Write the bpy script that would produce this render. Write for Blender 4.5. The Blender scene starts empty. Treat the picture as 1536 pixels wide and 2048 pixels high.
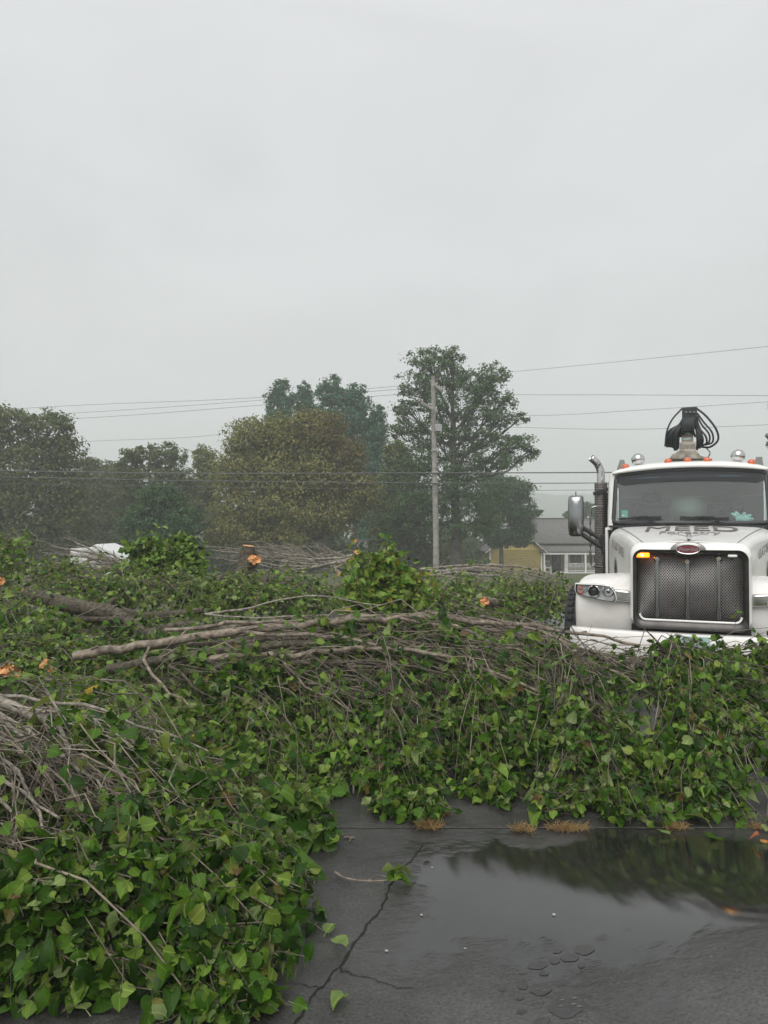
import bpy, bmesh, math, random
import numpy as np
from mathutils import Vector, Matrix

random.seed(11)
rng = np.random.default_rng(11)
SC = bpy.context.scene
COL = SC.collection
PI = math.pi

# ------------------------------------------------------------------ camera
F = 1479.0
PITCH = math.radians(1.2)
CAM = np.array((0.0, 0.0, 1.7))
cd = bpy.data.cameras.new('camera')
cam = bpy.data.objects.new('camera', cd)
COL.objects.link(cam)
cam.location = CAM
cam.rotation_euler = (PI / 2 + PITCH, 0, 0)
cd.sensor_fit = 'VERTICAL'
cd.sensor_height = 36.0
cd.lens = 26.0
cd.clip_start = 0.05
cd.clip_end = 6000
SC.camera = cam

# ------------------------------------------------------------------ sky and sun (overcast)
SUN_EL, SUN_AZ = math.radians(52), math.radians(200)     # azimuth clockwise from +Y: behind the camera
W = bpy.data.worlds.new('World')
SC.world = W
W.use_nodes = True
nt = W.node_tree
nt.nodes.clear()
out = nt.nodes.new('ShaderNodeOutputWorld')
bg = nt.nodes.new('ShaderNodeBackground')
bg.inputs['Strength'].default_value = 0.1
sky = nt.nodes.new('ShaderNodeTexSky')
sky.sky_type = 'NISHITA'
sky.sun_disc = False
sky.sun_elevation = SUN_EL
sky.sun_rotation = SUN_AZ
tc = nt.nodes.new('ShaderNodeTexCoord')
sep = nt.nodes.new('ShaderNodeSeparateXYZ')
nt.links.new(tc.outputs['Generated'], sep.inputs[0])
ramp = nt.nodes.new('ShaderNodeValToRGB')
ramp.color_ramp.elements[0].position = 0.0
ramp.color_ramp.elements[0].color = (0.90, 0.91, 0.89, 1)
ramp.color_ramp.elements[1].position = 0.75
ramp.color_ramp.elements[1].color = (0.985, 0.995, 1.01, 1)
e = ramp.color_ramp.elements.new(0.25)
e.color = (0.925, 0.932, 0.918, 1)
nt.links.new(sep.outputs['Z'], ramp.inputs[0])
mp = nt.nodes.new('ShaderNodeMapping')
mp.inputs['Scale'].default_value = (1.0, 1.0, 2.2)
nt.links.new(tc.outputs['Generated'], mp.inputs['Vector'])
noi = nt.nodes.new('ShaderNodeTexNoise')
noi.inputs['Scale'].default_value = 2.3
noi.inputs['Detail'].default_value = 5
noi.inputs['Roughness'].default_value = 0.55
noi.inputs['Distortion'].default_value = 0.6
nt.links.new(mp.outputs[0], noi.inputs['Vector'])
mr = nt.nodes.new('ShaderNodeMapRange')
mr.inputs['From Min'].default_value = 0.25
mr.inputs['From Max'].default_value = 0.75
mr.inputs['To Min'].default_value = 0.915
mr.inputs['To Max'].default_value = 1.075
nt.links.new(noi.outputs['Fac'], mr.inputs['Value'])
mul = nt.nodes.new('ShaderNodeVectorMath')
mul.operation = 'SCALE'
nt.links.new(ramp.outputs[0], mul.inputs[0])
nt.links.new(mr.outputs[0], mul.inputs['Scale'])
mul2 = nt.nodes.new('ShaderNodeVectorMath')
mul2.operation = 'SCALE'
mul2.inputs['Scale'].default_value = 4.68
nt.links.new(mul.outputs[0], mul2.inputs[0])
mixn = nt.nodes.new('ShaderNodeMix')
mixn.data_type = 'RGBA'
mixn.inputs['Factor'].default_value = 0.94
nt.links.new(sky.outputs[0], mixn.inputs['A'])
nt.links.new(mul2.outputs[0], mixn.inputs['B'])
nt.links.new(mixn.outputs['Result'], bg.inputs['Color'])
nt.links.new(bg.outputs[0], out.inputs['Surface'])

sd = bpy.data.lights.new('sun', 'SUN')
sd.energy = 1.5
sd.angle = math.radians(60)
sd.color = (1.0, 0.97, 0.93)
sun = bpy.data.objects.new('sun', sd)
COL.objects.link(sun)
sun.location = (0, -10, 30)
sdir = Vector((math.sin(SUN_AZ) * math.cos(SUN_EL), math.cos(SUN_AZ) * math.cos(SUN_EL), math.sin(SUN_EL)))
sun.rotation_euler = sdir.to_track_quat('Z', 'Y').to_euler()

SC.view_settings.view_transform = 'Standard'
SC.view_settings.look = 'None'
SC.view_settings.gamma = 1.0
SC.view_settings.use_curve_mapping = False
SC.view_settings.exposure = 0.84
SC.cycles.max_bounces = 8
SC.cycles.diffuse_bounces = 3
SC.cycles.transmission_bounces = 6
SC.cycles.transparent_max_bounces = 12
SC.cycles.volume_bounces = 1
SC.cycles.use_denoising = True

# ------------------------------------------------------------------ helpers
def at(px, py, Y):
    u = (px - 768) / F
    v = (1024 - py) / F
    d = np.array((u, math.cos(PITCH) - v * math.sin(PITCH), math.sin(PITCH) + v * math.cos(PITCH)))
    return CAM + d * (Y / d[1])

def gz(y):
    """height of the terrain: level by the drive, falling gently beyond it"""
    y = np.asarray(y, float)
    return np.where(y < 26, 0.0, np.where(y < 100, -5.2 * ((y - 26) / 74.0) ** 1.15, -5.2))

def tag(o, label=None, cat=None, group=None, kind=None):
    if label: o['label'] = label
    if cat: o['category'] = cat
    if group: o['group'] = group
    if kind: o['kind'] = kind
    return o

def link(o, parent=None):
    COL.objects.link(o)
    if parent is not None:
        o.parent = parent
    return o

def empty(name, loc=(0, 0, 0), rz=0.0, parent=None):
    o = bpy.data.objects.new(name, None)
    o.location = loc
    o.rotation_euler = (0, 0, rz)
    o.empty_display_size = 0.2
    return link(o, parent)

def mesh_from(name, V, faces, smooth=True, sharp=40):
    """V (n,3); faces: list of int arrays (k,3) / (k,4), or a plain list of tuples"""
    me = bpy.data.meshes.new(name)
    V = np.asarray(V, np.float32)
    if len(faces) and not isinstance(faces[0], np.ndarray):
        me.from_pydata([tuple(map(float, v)) for v in V], [], [tuple(f) for f in faces])
    else:
        fs = [f for f in faces if len(f)]
        nl = sum(f.size for f in fs)
        npoly = sum(len(f) for f in fs)
        me.vertices.add(len(V))
        me.vertices.foreach_set('co', V.ravel())
        me.loops.add(nl)
        me.loops.foreach_set('vertex_index', np.concatenate([f.ravel() for f in fs]).astype(np.int32))
        me.polygons.add(npoly)
        tot = np.concatenate([np.full(len(f), f.shape[1], np.int32) for f in fs])
        st = np.concatenate(([0], np.cumsum(tot)[:-1])).astype(np.int32)
        me.polygons.foreach_set('loop_start', st)
        try:
            me.polygons.foreach_set('loop_total', tot)
        except Exception:
            pass
    me.update(calc_edges=True)
    me.validate()
    if smooth:
        me.polygons.foreach_set('use_smooth', np.ones(len(me.polygons), bool))
        if sharp:
            me.set_sharp_from_angle(angle=math.radians(sharp))
    return me

class MB:
    def __init__(self):
        self.V = []; self.Q = []; self.T = []; self.P = []; self.n = 0
    def add(self, V, faces):
        V = np.asarray(V, float).reshape(-1, 3)
        for f in faces:
            f = [int(i) + self.n for i in f]
            (self.Q if len(f) == 4 else self.T if len(f) == 3 else self.P).append(f)
        self.V.append(V); self.n += len(V)
        return self
    def addnp(self, V, Q=None, T=None):
        V = np.asarray(V, float).reshape(-1, 3)
        if Q is not None and len(Q): self.Q.extend((np.asarray(Q) + self.n).tolist())
        if T is not None and len(T): self.T.extend((np.asarray(T) + self.n).tolist())
        self.V.append(V); self.n += len(V)
        return self
    def box(self, a, b):
        x0, y0, z0 = a; x1, y1, z1 = b
        V = [(x0, y0, z0), (x1, y0, z0), (x1, y1, z0), (x0, y1, z0), (x0, y0, z1), (x1, y0, z1), (x1, y1, z1), (x0, y1, z1)]
        return self.add(V, [(0, 3, 2, 1), (4, 5, 6, 7), (0, 1, 5, 4), (1, 2, 6, 5), (2, 3, 7, 6), (3, 0, 4, 7)])
    def bar(self, p, q, w, h, up=(0, 0, 1)):
        p = np.asarray(p, float); q = np.asarray(q, float)
        t = q - p; t /= np.linalg.norm(t)
        s = np.cross(t, up)
        if np.linalg.norm(s) < 1e-4: s = np.cross(t, (1, 0, 0))
        s /= np.linalg.norm(s); u = np.cross(s, t)
        V = [c + s * a * w / 2 + u * b * h / 2 for c in (p, q) for a, b in ((-1, -1), (1, -1), (1, 1), (-1, 1))]
        return self.add(V, [(3, 2, 1, 0), (4, 5, 6, 7), (0, 1, 5, 4), (1, 2, 6, 5), (2, 3, 7, 6), (3, 0, 4, 7)])
    def tube(self, pts, r, sides=8, cap=True):
        V, Q = tube_np(pts, r, sides)
        n0 = self.n
        self.addnp(V, Q)
        if cap:
            self.P.append([n0 + i for i in range(sides)][::-1])
            self.P.append([n0 + len(V) - sides + i for i in range(sides)])
        return self
    def lathe(self, prof, c, axis='z', n=20, cap=True):
        c = np.asarray(c, float)
        A = np.linspace(0, 2 * PI, n, endpoint=False)
        V = []
        for r, h in prof:
            for a in A:
                x, y = r * math.cos(a), r * math.sin(a)
                V.append({'z': (x, y, h), 'y': (x, h, y), 'x': (h, x, y)}[axis])
        V = np.array(V) + c
        F_ = []
        for k in range(len(prof) - 1):
            for i in range(n):
                j = (i + 1) % n
                F_.append((k * n + i, k * n + j, (k + 1) * n + j, (k + 1) * n + i))
        if cap:
            F_.append(list(range(n))[::-1]); F_.append([(len(prof) - 1) * n + i for i in range(n)])
        return self.add(V, F_)
    def prism(self, poly, y0, y1, axes='xz'):
        """polygon in a plane pulled along the third axis"""
        n = len(poly)
        def P(a, b, c): return (a, c, b) if axes == 'xz' else (c, a, b) if axes == 'yz' else (a, b, c)
        V = [P(a, b, y0) for a, b in poly] + [P(a, b, y1) for a, b in poly]
        return self.add(V, [list(range(n)), list(range(n, 2 * n))[::-1]] + [(i, n + i, n + (i + 1) % n, (i + 1) % n) for i in range(n)])
    def grid(self, G):
        G = np.asarray(G, float); a, b = G.shape[:2]
        idx = np.arange(a * b).reshape(a, b)
        Q = np.stack([idx[:-1, :-1], idx[1:, :-1], idx[1:, 1:], idx[:-1, 1:]], -1).reshape(-1, 4)
        return self.addnp(G.reshape(-1, 3), Q)
    def build(self, name, m, parent=None, smooth=True, sharp=40, bevel=0, fix=True, seg=2):
        V = np.concatenate(self.V)
        fs = []
        if self.P:
            me = mesh_from(name, V, [tuple(f) for f in self.Q + self.T + self.P], smooth, None)
        else:
            if self.Q: fs.append(np.array(self.Q))
            if self.T: fs.append(np.array(self.T))
            me = mesh_from(name, V, fs, smooth, None)
        if fix:
            bm = bmesh.new(); bm.from_mesh(me)
            bmesh.ops.recalc_face_normals(bm, faces=bm.faces)
            bm.to_mesh(me); bm.free()
        if smooth and sharp: me.set_sharp_from_angle(angle=math.radians(sharp))
        if m is not None: me.materials.append(m)
        o = link(bpy.data.objects.new(name, me), parent)
        if bevel:
            b = o.modifiers.new('bevel', 'BEVEL'); b.width = bevel; b.segments = seg; b.limit_method = 'ANGLE'; b.angle_limit = math.radians(50)
        return o

def tube_np(pts, r, sides=6):
    pts = np.asarray(pts, float); n = len(pts)
    r = np.broadcast_to(np.asarray(r, float), (n,))
    t = np.gradient(pts, axis=0)
    t /= np.linalg.norm(t, axis=1)[:, None] + 1e-9
    ref = np.array((0, 0, 1.0)) if abs(t[:, 2]).mean() < 0.8 else np.array((0, 1.0, 0))
    s = np.cross(t, ref); s /= np.linalg.norm(s, axis=1)[:, None] + 1e-9
    u = np.cross(s, t)
    A = np.linspace(0, 2 * PI, sides, endpoint=False)
    V = pts[:, None] + r[:, None, None] * (np.cos(A)[None, :, None] * s[:, None] + np.sin(A)[None, :, None] * u[:, None])
    idx = np.arange(n * sides).reshape(n, sides)
    nx = np.roll(idx, -1, 1)
    Q = np.stack([idx[:-1], nx[:-1], nx[1:], idx[1:]], -1).reshape(-1, 4)
    return V.reshape(-1, 3), Q

def twigs_np(paths, radii, sides=4):
    """many equal-length twig paths at once: (N,k,3), (N,k)"""
    paths = np.asarray(paths, float); N, k, _ = paths.shape
    t = np.gradient(paths, axis=1)
    t /= np.linalg.norm(t, axis=2)[..., None] + 1e-9
    ref = np.array((0.31, 0.13, 0.94))
    s = np.cross(t, ref); s /= np.linalg.norm(s, axis=2)[..., None] + 1e-9
    u = np.cross(s, t)
    A = np.linspace(0, 2 * PI, sides, endpoint=False)
    V = paths[:, :, None] + radii[:, :, None, None] * (np.cos(A)[None, None, :, None] * s[:, :, None] + np.sin(A)[None, None, :, None] * u[:, :, None])
    idx = np.arange(N * k * sides).reshape(N, k, sides)
    nx = np.roll(idx, -1, 2)
    Q = np.stack([idx[:, :-1], nx[:, :-1], nx[:, 1:], idx[:, 1:]], -1).reshape(-1, 4)
    return V.reshape(-1, 3), Q

def spline(ctrl, n):
    """Catmull-Rom through control points"""
    P = np.asarray(ctrl, float)
    if len(P) == 2:
        return P[0] + (P[1] - P[0]) * np.linspace(0, 1, n)[:, None]
    P = np.vstack((2 * P[0] - P[1], P, 2 * P[-1] - P[-2]))
    m = len(P) - 3
    out_ = []
    for s in np.linspace(0, m - 1e-6, n):
        i = int(s); t = s - i
        a, b, c, d = P[i:i + 4]
        out_.append(0.5 * ((2 * b) + (c - a) * t + (2 * a - 5 * b + 4 * c - d) * t * t + (3 * b - a - 3 * c + d) * t ** 3))
    return np.array(out_)

def unit(v):
    return v / (np.linalg.norm(v, axis=-1, keepdims=True) + 1e-9)

# ------------------------------------------------------------------ materials
def mat(name, color=(0.5, 0.5, 0.5), rough=0.5, metal=0.0, spec=0.5, var=0.0, vscale=6.0, bump=0.0, bscale=40.0, coat=0.0, color2=None, emit=None, estr=0.0, detail=5):
    m = bpy.data.materials.new(name)
    m.use_nodes = True
    n = m.node_tree.nodes; L = m.node_tree.links
    b = n['Principled BSDF']
    b.inputs['Base Color'].default_value = (*color, 1)
    b.inputs['Roughness'].default_value = rough
    b.inputs['Metallic'].default_value = metal
    b.inputs['Specular IOR Level'].default_value = spec
    b.inputs['Coat Weight'].default_value = coat
    b.inputs['Coat Roughness'].default_value = 0.06
    tcn = n.new('ShaderNodeTexCoord')
    if var or color2:
        no = n.new('ShaderNodeTexNoise'); no.inputs['Scale'].default_value = vscale; no.inputs['Detail'].default_value = detail; no.inputs['Roughness'].default_value = 0.62
        L.new(tcn.outputs['Object'], no.inputs['Vector'])
        r = n.new('ShaderNodeValToRGB')
        c2 = color2 if color2 else tuple(c * (1 + var) for c in color)
        c1 = color if color2 else tuple(c * (1 - var) for c in color)
        r.color_ramp.elements[0].position = 0.36; r.color_ramp.elements[0].color = (*c1, 1)
        r.color_ramp.elements[1].position = 0.64; r.color_ramp.elements[1].color = (*c2, 1)
        L.new(no.outputs['Fac'], r.inputs[0]); L.new(r.outputs[0], b.inputs['Base Color'])
    if bump:
        no = n.new('ShaderNodeTexNoise'); no.inputs['Scale'].default_value = bscale; no.inputs['Detail'].default_value = 6
        L.new(tcn.outputs['Object'], no.inputs['Vector'])
        bp = n.new('ShaderNodeBump'); bp.inputs['Strength'].default_value = bump; bp.inputs['Distance'].default_value = 0.01
        L.new(no.outputs['Fac'], bp.inputs['Height']); L.new(bp.outputs[0], b.inputs['Normal'])
    if emit:
        b.inputs['Emission Color'].default_value = (*emit, 1); b.inputs['Emission Strength'].default_value = estr
    return m

def leaf_mat(name, stops, under, rough=0.20, transl=0.24, spec=0.16, vein=True):
    """leaf: colour per leaf, paler underside, some light through the blade"""
    m = bpy.data.materials.new(name); m.use_nodes = True
    n = m.node_tree.nodes; L = m.node_tree.links
    b = n['Principled BSDF']; o = n['Material Output']
    g = n.new('ShaderNodeNewGeometry'); oi = n.new('ShaderNodeObjectInfo')
    ad = n.new('ShaderNodeMath'); ad.operation = 'ADD'
    L.new(g.outputs['Random Per Island'], ad.inputs[0]); L.new(oi.outputs['Random'], ad.inputs[1])
    fr = n.new('ShaderNodeMath'); fr.operation = 'FRACT'; L.new(ad.outputs[0], fr.inputs[0])
    r = n.new('ShaderNodeValToRGB')
    els = r.color_ramp.elements
    while len(els) < len(stops): els.new(0.5)
    for el, (p, c) in zip(els, stops): el.position = p; el.color = (*c, 1)
    L.new(fr.outputs[0], r.inputs[0])
    mx = n.new('ShaderNodeMix'); mx.data_type = 'RGBA'
    un = n.new('ShaderNodeMix'); un.data_type = 'RGBA'; un.inputs['Factor'].default_value = 0.62
    L.new(r.outputs[0], un.inputs['A']); un.inputs['B'].default_value = (*under, 1)
    L.new(g.outputs['Backfacing'], mx.inputs['Factor'])
    L.new(r.outputs[0], mx.inputs['A']); L.new(un.outputs['Result'], mx.inputs['B'])
    base = mx.outputs['Result']
    if vein:
        tcn = n.new('ShaderNodeTexCoord'); no = n.new('ShaderNodeTexNoise'); no.inputs['Scale'].default_value = 38; no.inputs['Detail'].default_value = 3
        L.new(tcn.outputs['Object'], no.inputs['Vector'])
        mrr = n.new('ShaderNodeMapRange'); mrr.inputs['From Min'].default_value = .3; mrr.inputs['From Max'].default_value = .7; mrr.inputs['To Min'].default_value = .75; mrr.inputs['To Max'].default_value = 1.25
        L.new(no.outputs['Fac'], mrr.inputs['Value'])
        at_ = n.new('ShaderNodeAttribute'); at_.attribute_name = 'leafuv'
        sp = n.new('ShaderNodeSeparateXYZ'); L.new(at_.outputs['Vector'], sp.inputs[0])
        ab = n.new('ShaderNodeMath'); ab.operation = 'ABSOLUTE'; L.new(sp.outputs['X'], ab.inputs[0])
        rib = n.new('ShaderNodeMapRange'); rib.inputs['From Min'].default_value = .012; rib.inputs['From Max'].default_value = .045; rib.inputs['To Min'].default_value = 1.6; rib.inputs['To Max'].default_value = 1.0
        L.new(ab.outputs[0], rib.inputs['Value'])
        dg_ = n.new('ShaderNodeMath'); dg_.operation = 'MULTIPLY_ADD'; L.new(ab.outputs[0], dg_.inputs[0]); dg_.inputs[1].default_value = -.8; L.new(sp.outputs['Y'], dg_.inputs[2])
        sn = n.new('ShaderNodeMath'); sn.operation = 'MULTIPLY'; L.new(dg_.outputs[0], sn.inputs[0]); sn.inputs[1].default_value = 44
        sn2 = n.new('ShaderNodeMath'); sn2.operation = 'SINE'; L.new(sn.outputs[0], sn2.inputs[0])
        sv = n.new('ShaderNodeMapRange'); sv.inputs['From Min'].default_value = .6; sv.inputs['From Max'].default_value = 1; sv.inputs['To Min'].default_value = 1; sv.inputs['To Max'].default_value = 1.18
        L.new(sn2.outputs[0], sv.inputs['Value'])
        m1 = n.new('ShaderNodeMath'); m1.operation = 'MULTIPLY'; L.new(rib.outputs[0], m1.inputs[0]); L.new(sv.outputs[0], m1.inputs[1])
        m2_ = n.new('ShaderNodeMath'); m2_.operation = 'MULTIPLY'; L.new(m1.outputs[0], m2_.inputs[0]); L.new(mrr.outputs[0], m2_.inputs[1])
        sc = n.new('ShaderNodeVectorMath'); sc.operation = 'SCALE'; L.new(base, sc.inputs[0]); L.new(m2_.outputs[0], sc.inputs['Scale'])
        base = sc.outputs[0]
        bp = n.new('ShaderNodeBump'); bp.inputs['Strength'].default_value = 0.35; bp.inputs['Distance'].default_value = 0.004
        L.new(no.outputs['Fac'], bp.inputs['Height']); L.new(bp.outputs[0], b.inputs['Normal'])
    L.new(base, b.inputs['Base Color'])
    b.inputs['Roughness'].default_value = rough; b.inputs['Specular IOR Level'].default_value = spec
    if transl:
        tr = n.new('ShaderNodeBsdfTranslucent')
        br = n.new('ShaderNodeVectorMath'); br.operation = 'MULTIPLY'; br.inputs[1].default_value = (1.5, 1.45, 0.7); L.new(base, br.inputs[0])
        L.new(br.outputs[0], tr.inputs['Color'])
        ms = n.new('ShaderNodeMixShader'); ms.inputs[0].default_value = transl
        L.new(b.outputs[0], ms.inputs[1]); L.new(tr.outputs[0], ms.inputs[2]); L.new(ms.outputs[0], o.inputs['Surface'])
    return m

def glass_mat(name, tint, alpha_film, rough=0.03, ior=1.5, back=False):
    """thin pane: see-through, a mirror at a slant, with a film for rain, dust and painted-in sky reflection"""
    m = bpy.data.materials.new(name); m.use_nodes = True
    n = m.node_tree.nodes; L = m.node_tree.links
    o = n['Material Output']; n.remove(n['Principled BSDF'])
    t = n.new('ShaderNodeBsdfTransparent'); t.inputs['Color'].default_value = (*tint, 1)
    d = n.new('ShaderNodeBsdfDiffuse'); d.inputs['Color'].default_value = (0.55, 0.6, 0.59, 1)
    gl = n.new('ShaderNodeBsdfGlossy'); gl.inputs['Roughness'].default_value = rough; gl.inputs['Color'].default_value = (0.95, 0.97, 0.97, 1)
    a = n.new('ShaderNodeMixShader'); a.inputs[0].default_value = alpha_film; L.new(t.outputs[0], a.inputs[1]); L.new(d.outputs[0], a.inputs[2])
    fz = n.new('ShaderNodeFresnel'); fz.inputs['IOR'].default_value = ior
    b = n.new('ShaderNodeMixShader'); L.new(fz.outputs[0], b.inputs[0]); L.new(a.outputs[0], b.inputs[1]); L.new(gl.outputs[0], b.inputs[2])
    if back:
        tl_ = n.new('ShaderNodeBsdfTranslucent'); tl_.inputs['Color'].default_value = (.80, .92, .86, 1)  # pale translucent film added to make the rear pane look bright
        L.new(tl_.outputs[0], a.inputs[2])
    L.new(b.outputs[0], o.inputs['Surface'])
    return m

M = {}
G1 = (0.008, 0.027, 0.002); G2 = (0.027, 0.076, 0.005); G3 = (0.072, 0.150, 0.013); G4 = (0.170, 0.255, 0.042)
UND = (0.23, 0.28, 0.12)
YEL = (0.42, 0.22, 0.02); ORA = (0.42, 0.13, 0.02)
M['leaf'] = leaf_mat('pear_leaf', [(0, G1), (0.36, G2), (0.72, G3), (0.93, G4), (0.98, (0.17, 0.20, 0.04)), (0.992, (0.13, 0.085, 0.03))], UND)
M['leaf_yellowing'] = leaf_mat('pear_leaf_yellowing', [(0, G2), (0.40, G3), (0.76, G4), (0.90, (0.15, 0.18, 0.03)), (0.965, (0.26, 0.21, 0.025)), (0.985, YEL), (1, ORA)], UND)
M['leaf_pale'] = leaf_mat('pear_leaf_pale', [(0, G1), (0.22, G2), (0.5, G3), (0.85, G4), (1, (0.19, 0.25, 0.07))], UND)
M['bark'] = mat('pear_bark', (0.065, 0.050, 0.037), 0.65, color2=(0.29, 0.24, 0.18), vscale=17, bump=0.7, bscale=55)
M['bark_lichen'] = mat('lichened_bark', (0.10, 0.084, 0.070), 0.8, color2=(0.33, 0.30, 0.245), vscale=22, bump=0.6, bscale=60)
M['bark_moss'] = mat('mossy_bark', (0.030, 0.024, 0.018), 0.85, color2=(0.115, 0.098, 0.066), vscale=26, bump=1.0, bscale=34)
M['twig'] = mat('twig_bark', (0.085, 0.066, 0.047), 0.5, color2=(0.28, 0.235, 0.175), vscale=9)
M['twig_grey'] = mat('grey_twig_bark', (0.16, 0.14, 0.115), 0.7, color2=(0.36, 0.32, 0.26), vscale=8)
def vary(m, lo, hi):
    n = m.node_tree.nodes; L = m.node_tree.links; b = n['Principled BSDF']; src = b.inputs['Base Color'].links[0].from_socket
    g = n.new('ShaderNodeNewGeometry'); r = n.new('ShaderNodeMapRange'); r.inputs['To Min'].default_value = lo; r.inputs['To Max'].default_value = hi
    L.new(g.outputs['Random Per Island'], r.inputs['Value']); sc = n.new('ShaderNodeVectorMath'); sc.operation = 'SCALE'
    L.new(src, sc.inputs[0]); L.new(r.outputs[0], sc.inputs['Scale']); L.new(sc.outputs[0], b.inputs['Base Color'])
vary(M['twig'], .3, 1.15); vary(M['twig_grey'], .55, 1.35)
M['cutwood'] = mat('fresh_cut_wood', (0.55, 0.235, 0.085), 0.7, color2=(0.78, 0.44, 0.20), vscale=16, bump=0.3, bscale=50)

# ------------------------------------------------------------------ leaf shapes
def leaf_template(kind, fold, bend, twist, curl=0.0):
    """blade along +Y, upper side +Z; returns V, quads, tris"""
    if kind == 'full':
        ys = np.array((0.05, 0.18, 0.38, 0.60, 0.80, 0.92)); ws = np.array((0.23, 0.41, 0.485, 0.43, 0.27, 0.12))
        lr = np.random.default_rng(int(abs(fold * 97 + bend * 1313 + twist * 17) * 10))
        V = [(0, 0, 0)]
        for y, w in zip(ys, ws):
            for s in (-1, 0, 1):
                w_ = w * (1 + lr.normal(0, .07)); V.append((s * w_, y + abs(s) * lr.normal(-.02, .02), abs(s) * w * fold + abs(s) * lr.normal(0, .035)))
        V.append((0, 1.02, 0.0)); n_ = len(V)
        V += [(0.014, -0.32, 0.03), (-0.014, -0.32, 0.03), (-0.014, 0.02, 0.0), (0.014, 0.02, 0.0)]
        V = np.array(V, float)
        Q = []
        for k in range(5):
            a = 1 + 3 * k
            Q += [(a, a + 1, a + 4, a + 3), (a + 1, a + 2, a + 5, a + 4)]
        Q.append((n_, n_ + 1, n_ + 2, n_ + 3))
        T = [(0, 2, 1), (0, 3, 2), (16, 17, 19), (17, 18, 19)]
    elif kind == 'mid':
        V = np.array([(0, 0, 0), (-0.40, 0.42, 0.40 * fold), (0, 0.48, 0), (0.40, 0.42, 0.40 * fold), (0, 1.0, 0)], float)
        Q = []; T = [(0, 2, 1), (0, 3, 2), (1, 2, 4), (2, 3, 4)]
    else:
        V = np.array([(0, 0, 0), (-0.36, 0.45, 0.3 * fold), (0, 1.0, 0), (0.36, 0.45, 0.3 * fold)], float)
        Q = [(0, 3, 2, 1)]; T = []
    V[:, 2] += -bend * V[:, 1] ** 2 + curl * np.sin(V[:, 1] * 5.0) * V[:, 0]
    a = twist * V[:, 1]
    x = V[:, 0] * np.cos(a) - V[:, 2] * np.sin(a); z = V[:, 0] * np.sin(a) + V[:, 2] * np.cos(a)
    V[:, 0], V[:, 2] = x, z
    return V, np.array(Q, int).reshape(-1, 4), np.array(T, int).reshape(-1, 3)

LEAF_FULL = [leaf_template('full', *p) for p in ((0.15, 0.15, 0.1), (0.45, 0.55, -0.4, 0.25), (0.1, 0.1, 0.2, 0.15), (0.5, 0.35, 0.6), (0.25, 0.8, -0.2, -0.3), (0.1, -0.15, 0.3, 0.15), (0.95, 1.3, 0.5, 0.2), (0.35, 0.3, -0.7, -0.2), (1.3, 1.5, -0.4, 0.1), (0.5, 1.2, 0.9, .3), (-0.12, 0.2, 0.5, .2), (0.2, 0.45, -0.9, .25), (0.7, 0.9, 1.2, -.2), (0.05, 0.3, -.2, .4))]
LEAF_MID = [leaf_template('mid', *p) for p in ((0.3, 0.3, 0.2), (0.6, 0.6, -0.3), (0.1, 0.1, 0.4))]
LEAF_FAR = [leaf_template('far', *p) for p in ((0.4, 0.3, 0.3), (0.7, 0.5, -0.4))]

def frames(n, t):
    n = unit(n); t = t - (t * n).sum(1, keepdims=True) * n
    t = unit(t); b = np.cross(t, n)
    return np.stack([b, t, n], -1)

def leafuv(me, uv):
    a = me.attributes.new('leafuv', 'FLOAT_VECTOR', 'POINT'); a.data.foreach_set('vector', np.ascontiguousarray(uv, np.float32).ravel())

UVS = []
def scatter(templates, P, R, S, which):
    """join a copy of a template for each point -> V, Q, T (their flat leaf coordinates are left in UVS)"""
    Vs, Qs, Ts, off = [], [], [], 0
    UVS.clear()
    for k, (v, q, t) in enumerate(templates):
        i = np.nonzero(which == k)[0]
        if not len(i): continue
        V = P[i][:, None] + S[i][:, None, None] * np.einsum('nij,mj->nmi', R[i], v)
        o = off + np.arange(len(i))[:, None, None] * len(v)
        if len(q): Qs.append((q[None] + o).reshape(-1, 4))
        if len(t): Ts.append((t[None] + o).reshape(-1, 3))
        Vs.append(V.reshape(-1, 3)); off += len(i) * len(v); UVS.append(np.tile(v, (len(i), 1)))
    Q = np.concatenate(Qs) if Qs else np.zeros((0, 4), int)
    T = np.concatenate(Ts) if Ts else np.zeros((0, 3), int)
    return np.concatenate(Vs), Q, T

def np_obj(name, V, Q, T, m, parent=None, smooth=True, origin=None):
    if origin is not None: V = V - np.asarray(origin)
    me = mesh_from(name, V, [np.asarray(Q), np.asarray(T)] if len(T) else [np.asarray(Q)], smooth, None)
    me.materials.append(m)
    return link(bpy.data.objects.new(name, me), parent)

# ================================================================== SETTING
exec_order = []
# terrain: one sheet out to the hills
ys = np.concatenate((np.arange(-40, 30, 5.0), np.arange(30, 120, 4.0), np.arange(120, 640, 40.0)))
xs = np.concatenate((np.arange(-900, -80, 60.0), np.arange(-80, 80, 5.0), np.arange(80, 901, 60.0)))
X, Y = np.meshgrid(xs, ys, indexing='ij')
Z = gz(Y) - 0.03 + 0.05 * np.sin(X * 0.7) * np.sin(Y * 0.5) * (Y > 18)
M['grass'] = mat('wet_lawn', (0.038, 0.060, 0.020), 0.85, color2=(0.085, 0.085, 0.035), vscale=0.6, bump=1.0, bscale=9)
b = MB(); b.grid(np.stack((X, Y, Z), -1)); tag(b.build('ground', M['grass'], fix=False), kind='structure')

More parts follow.
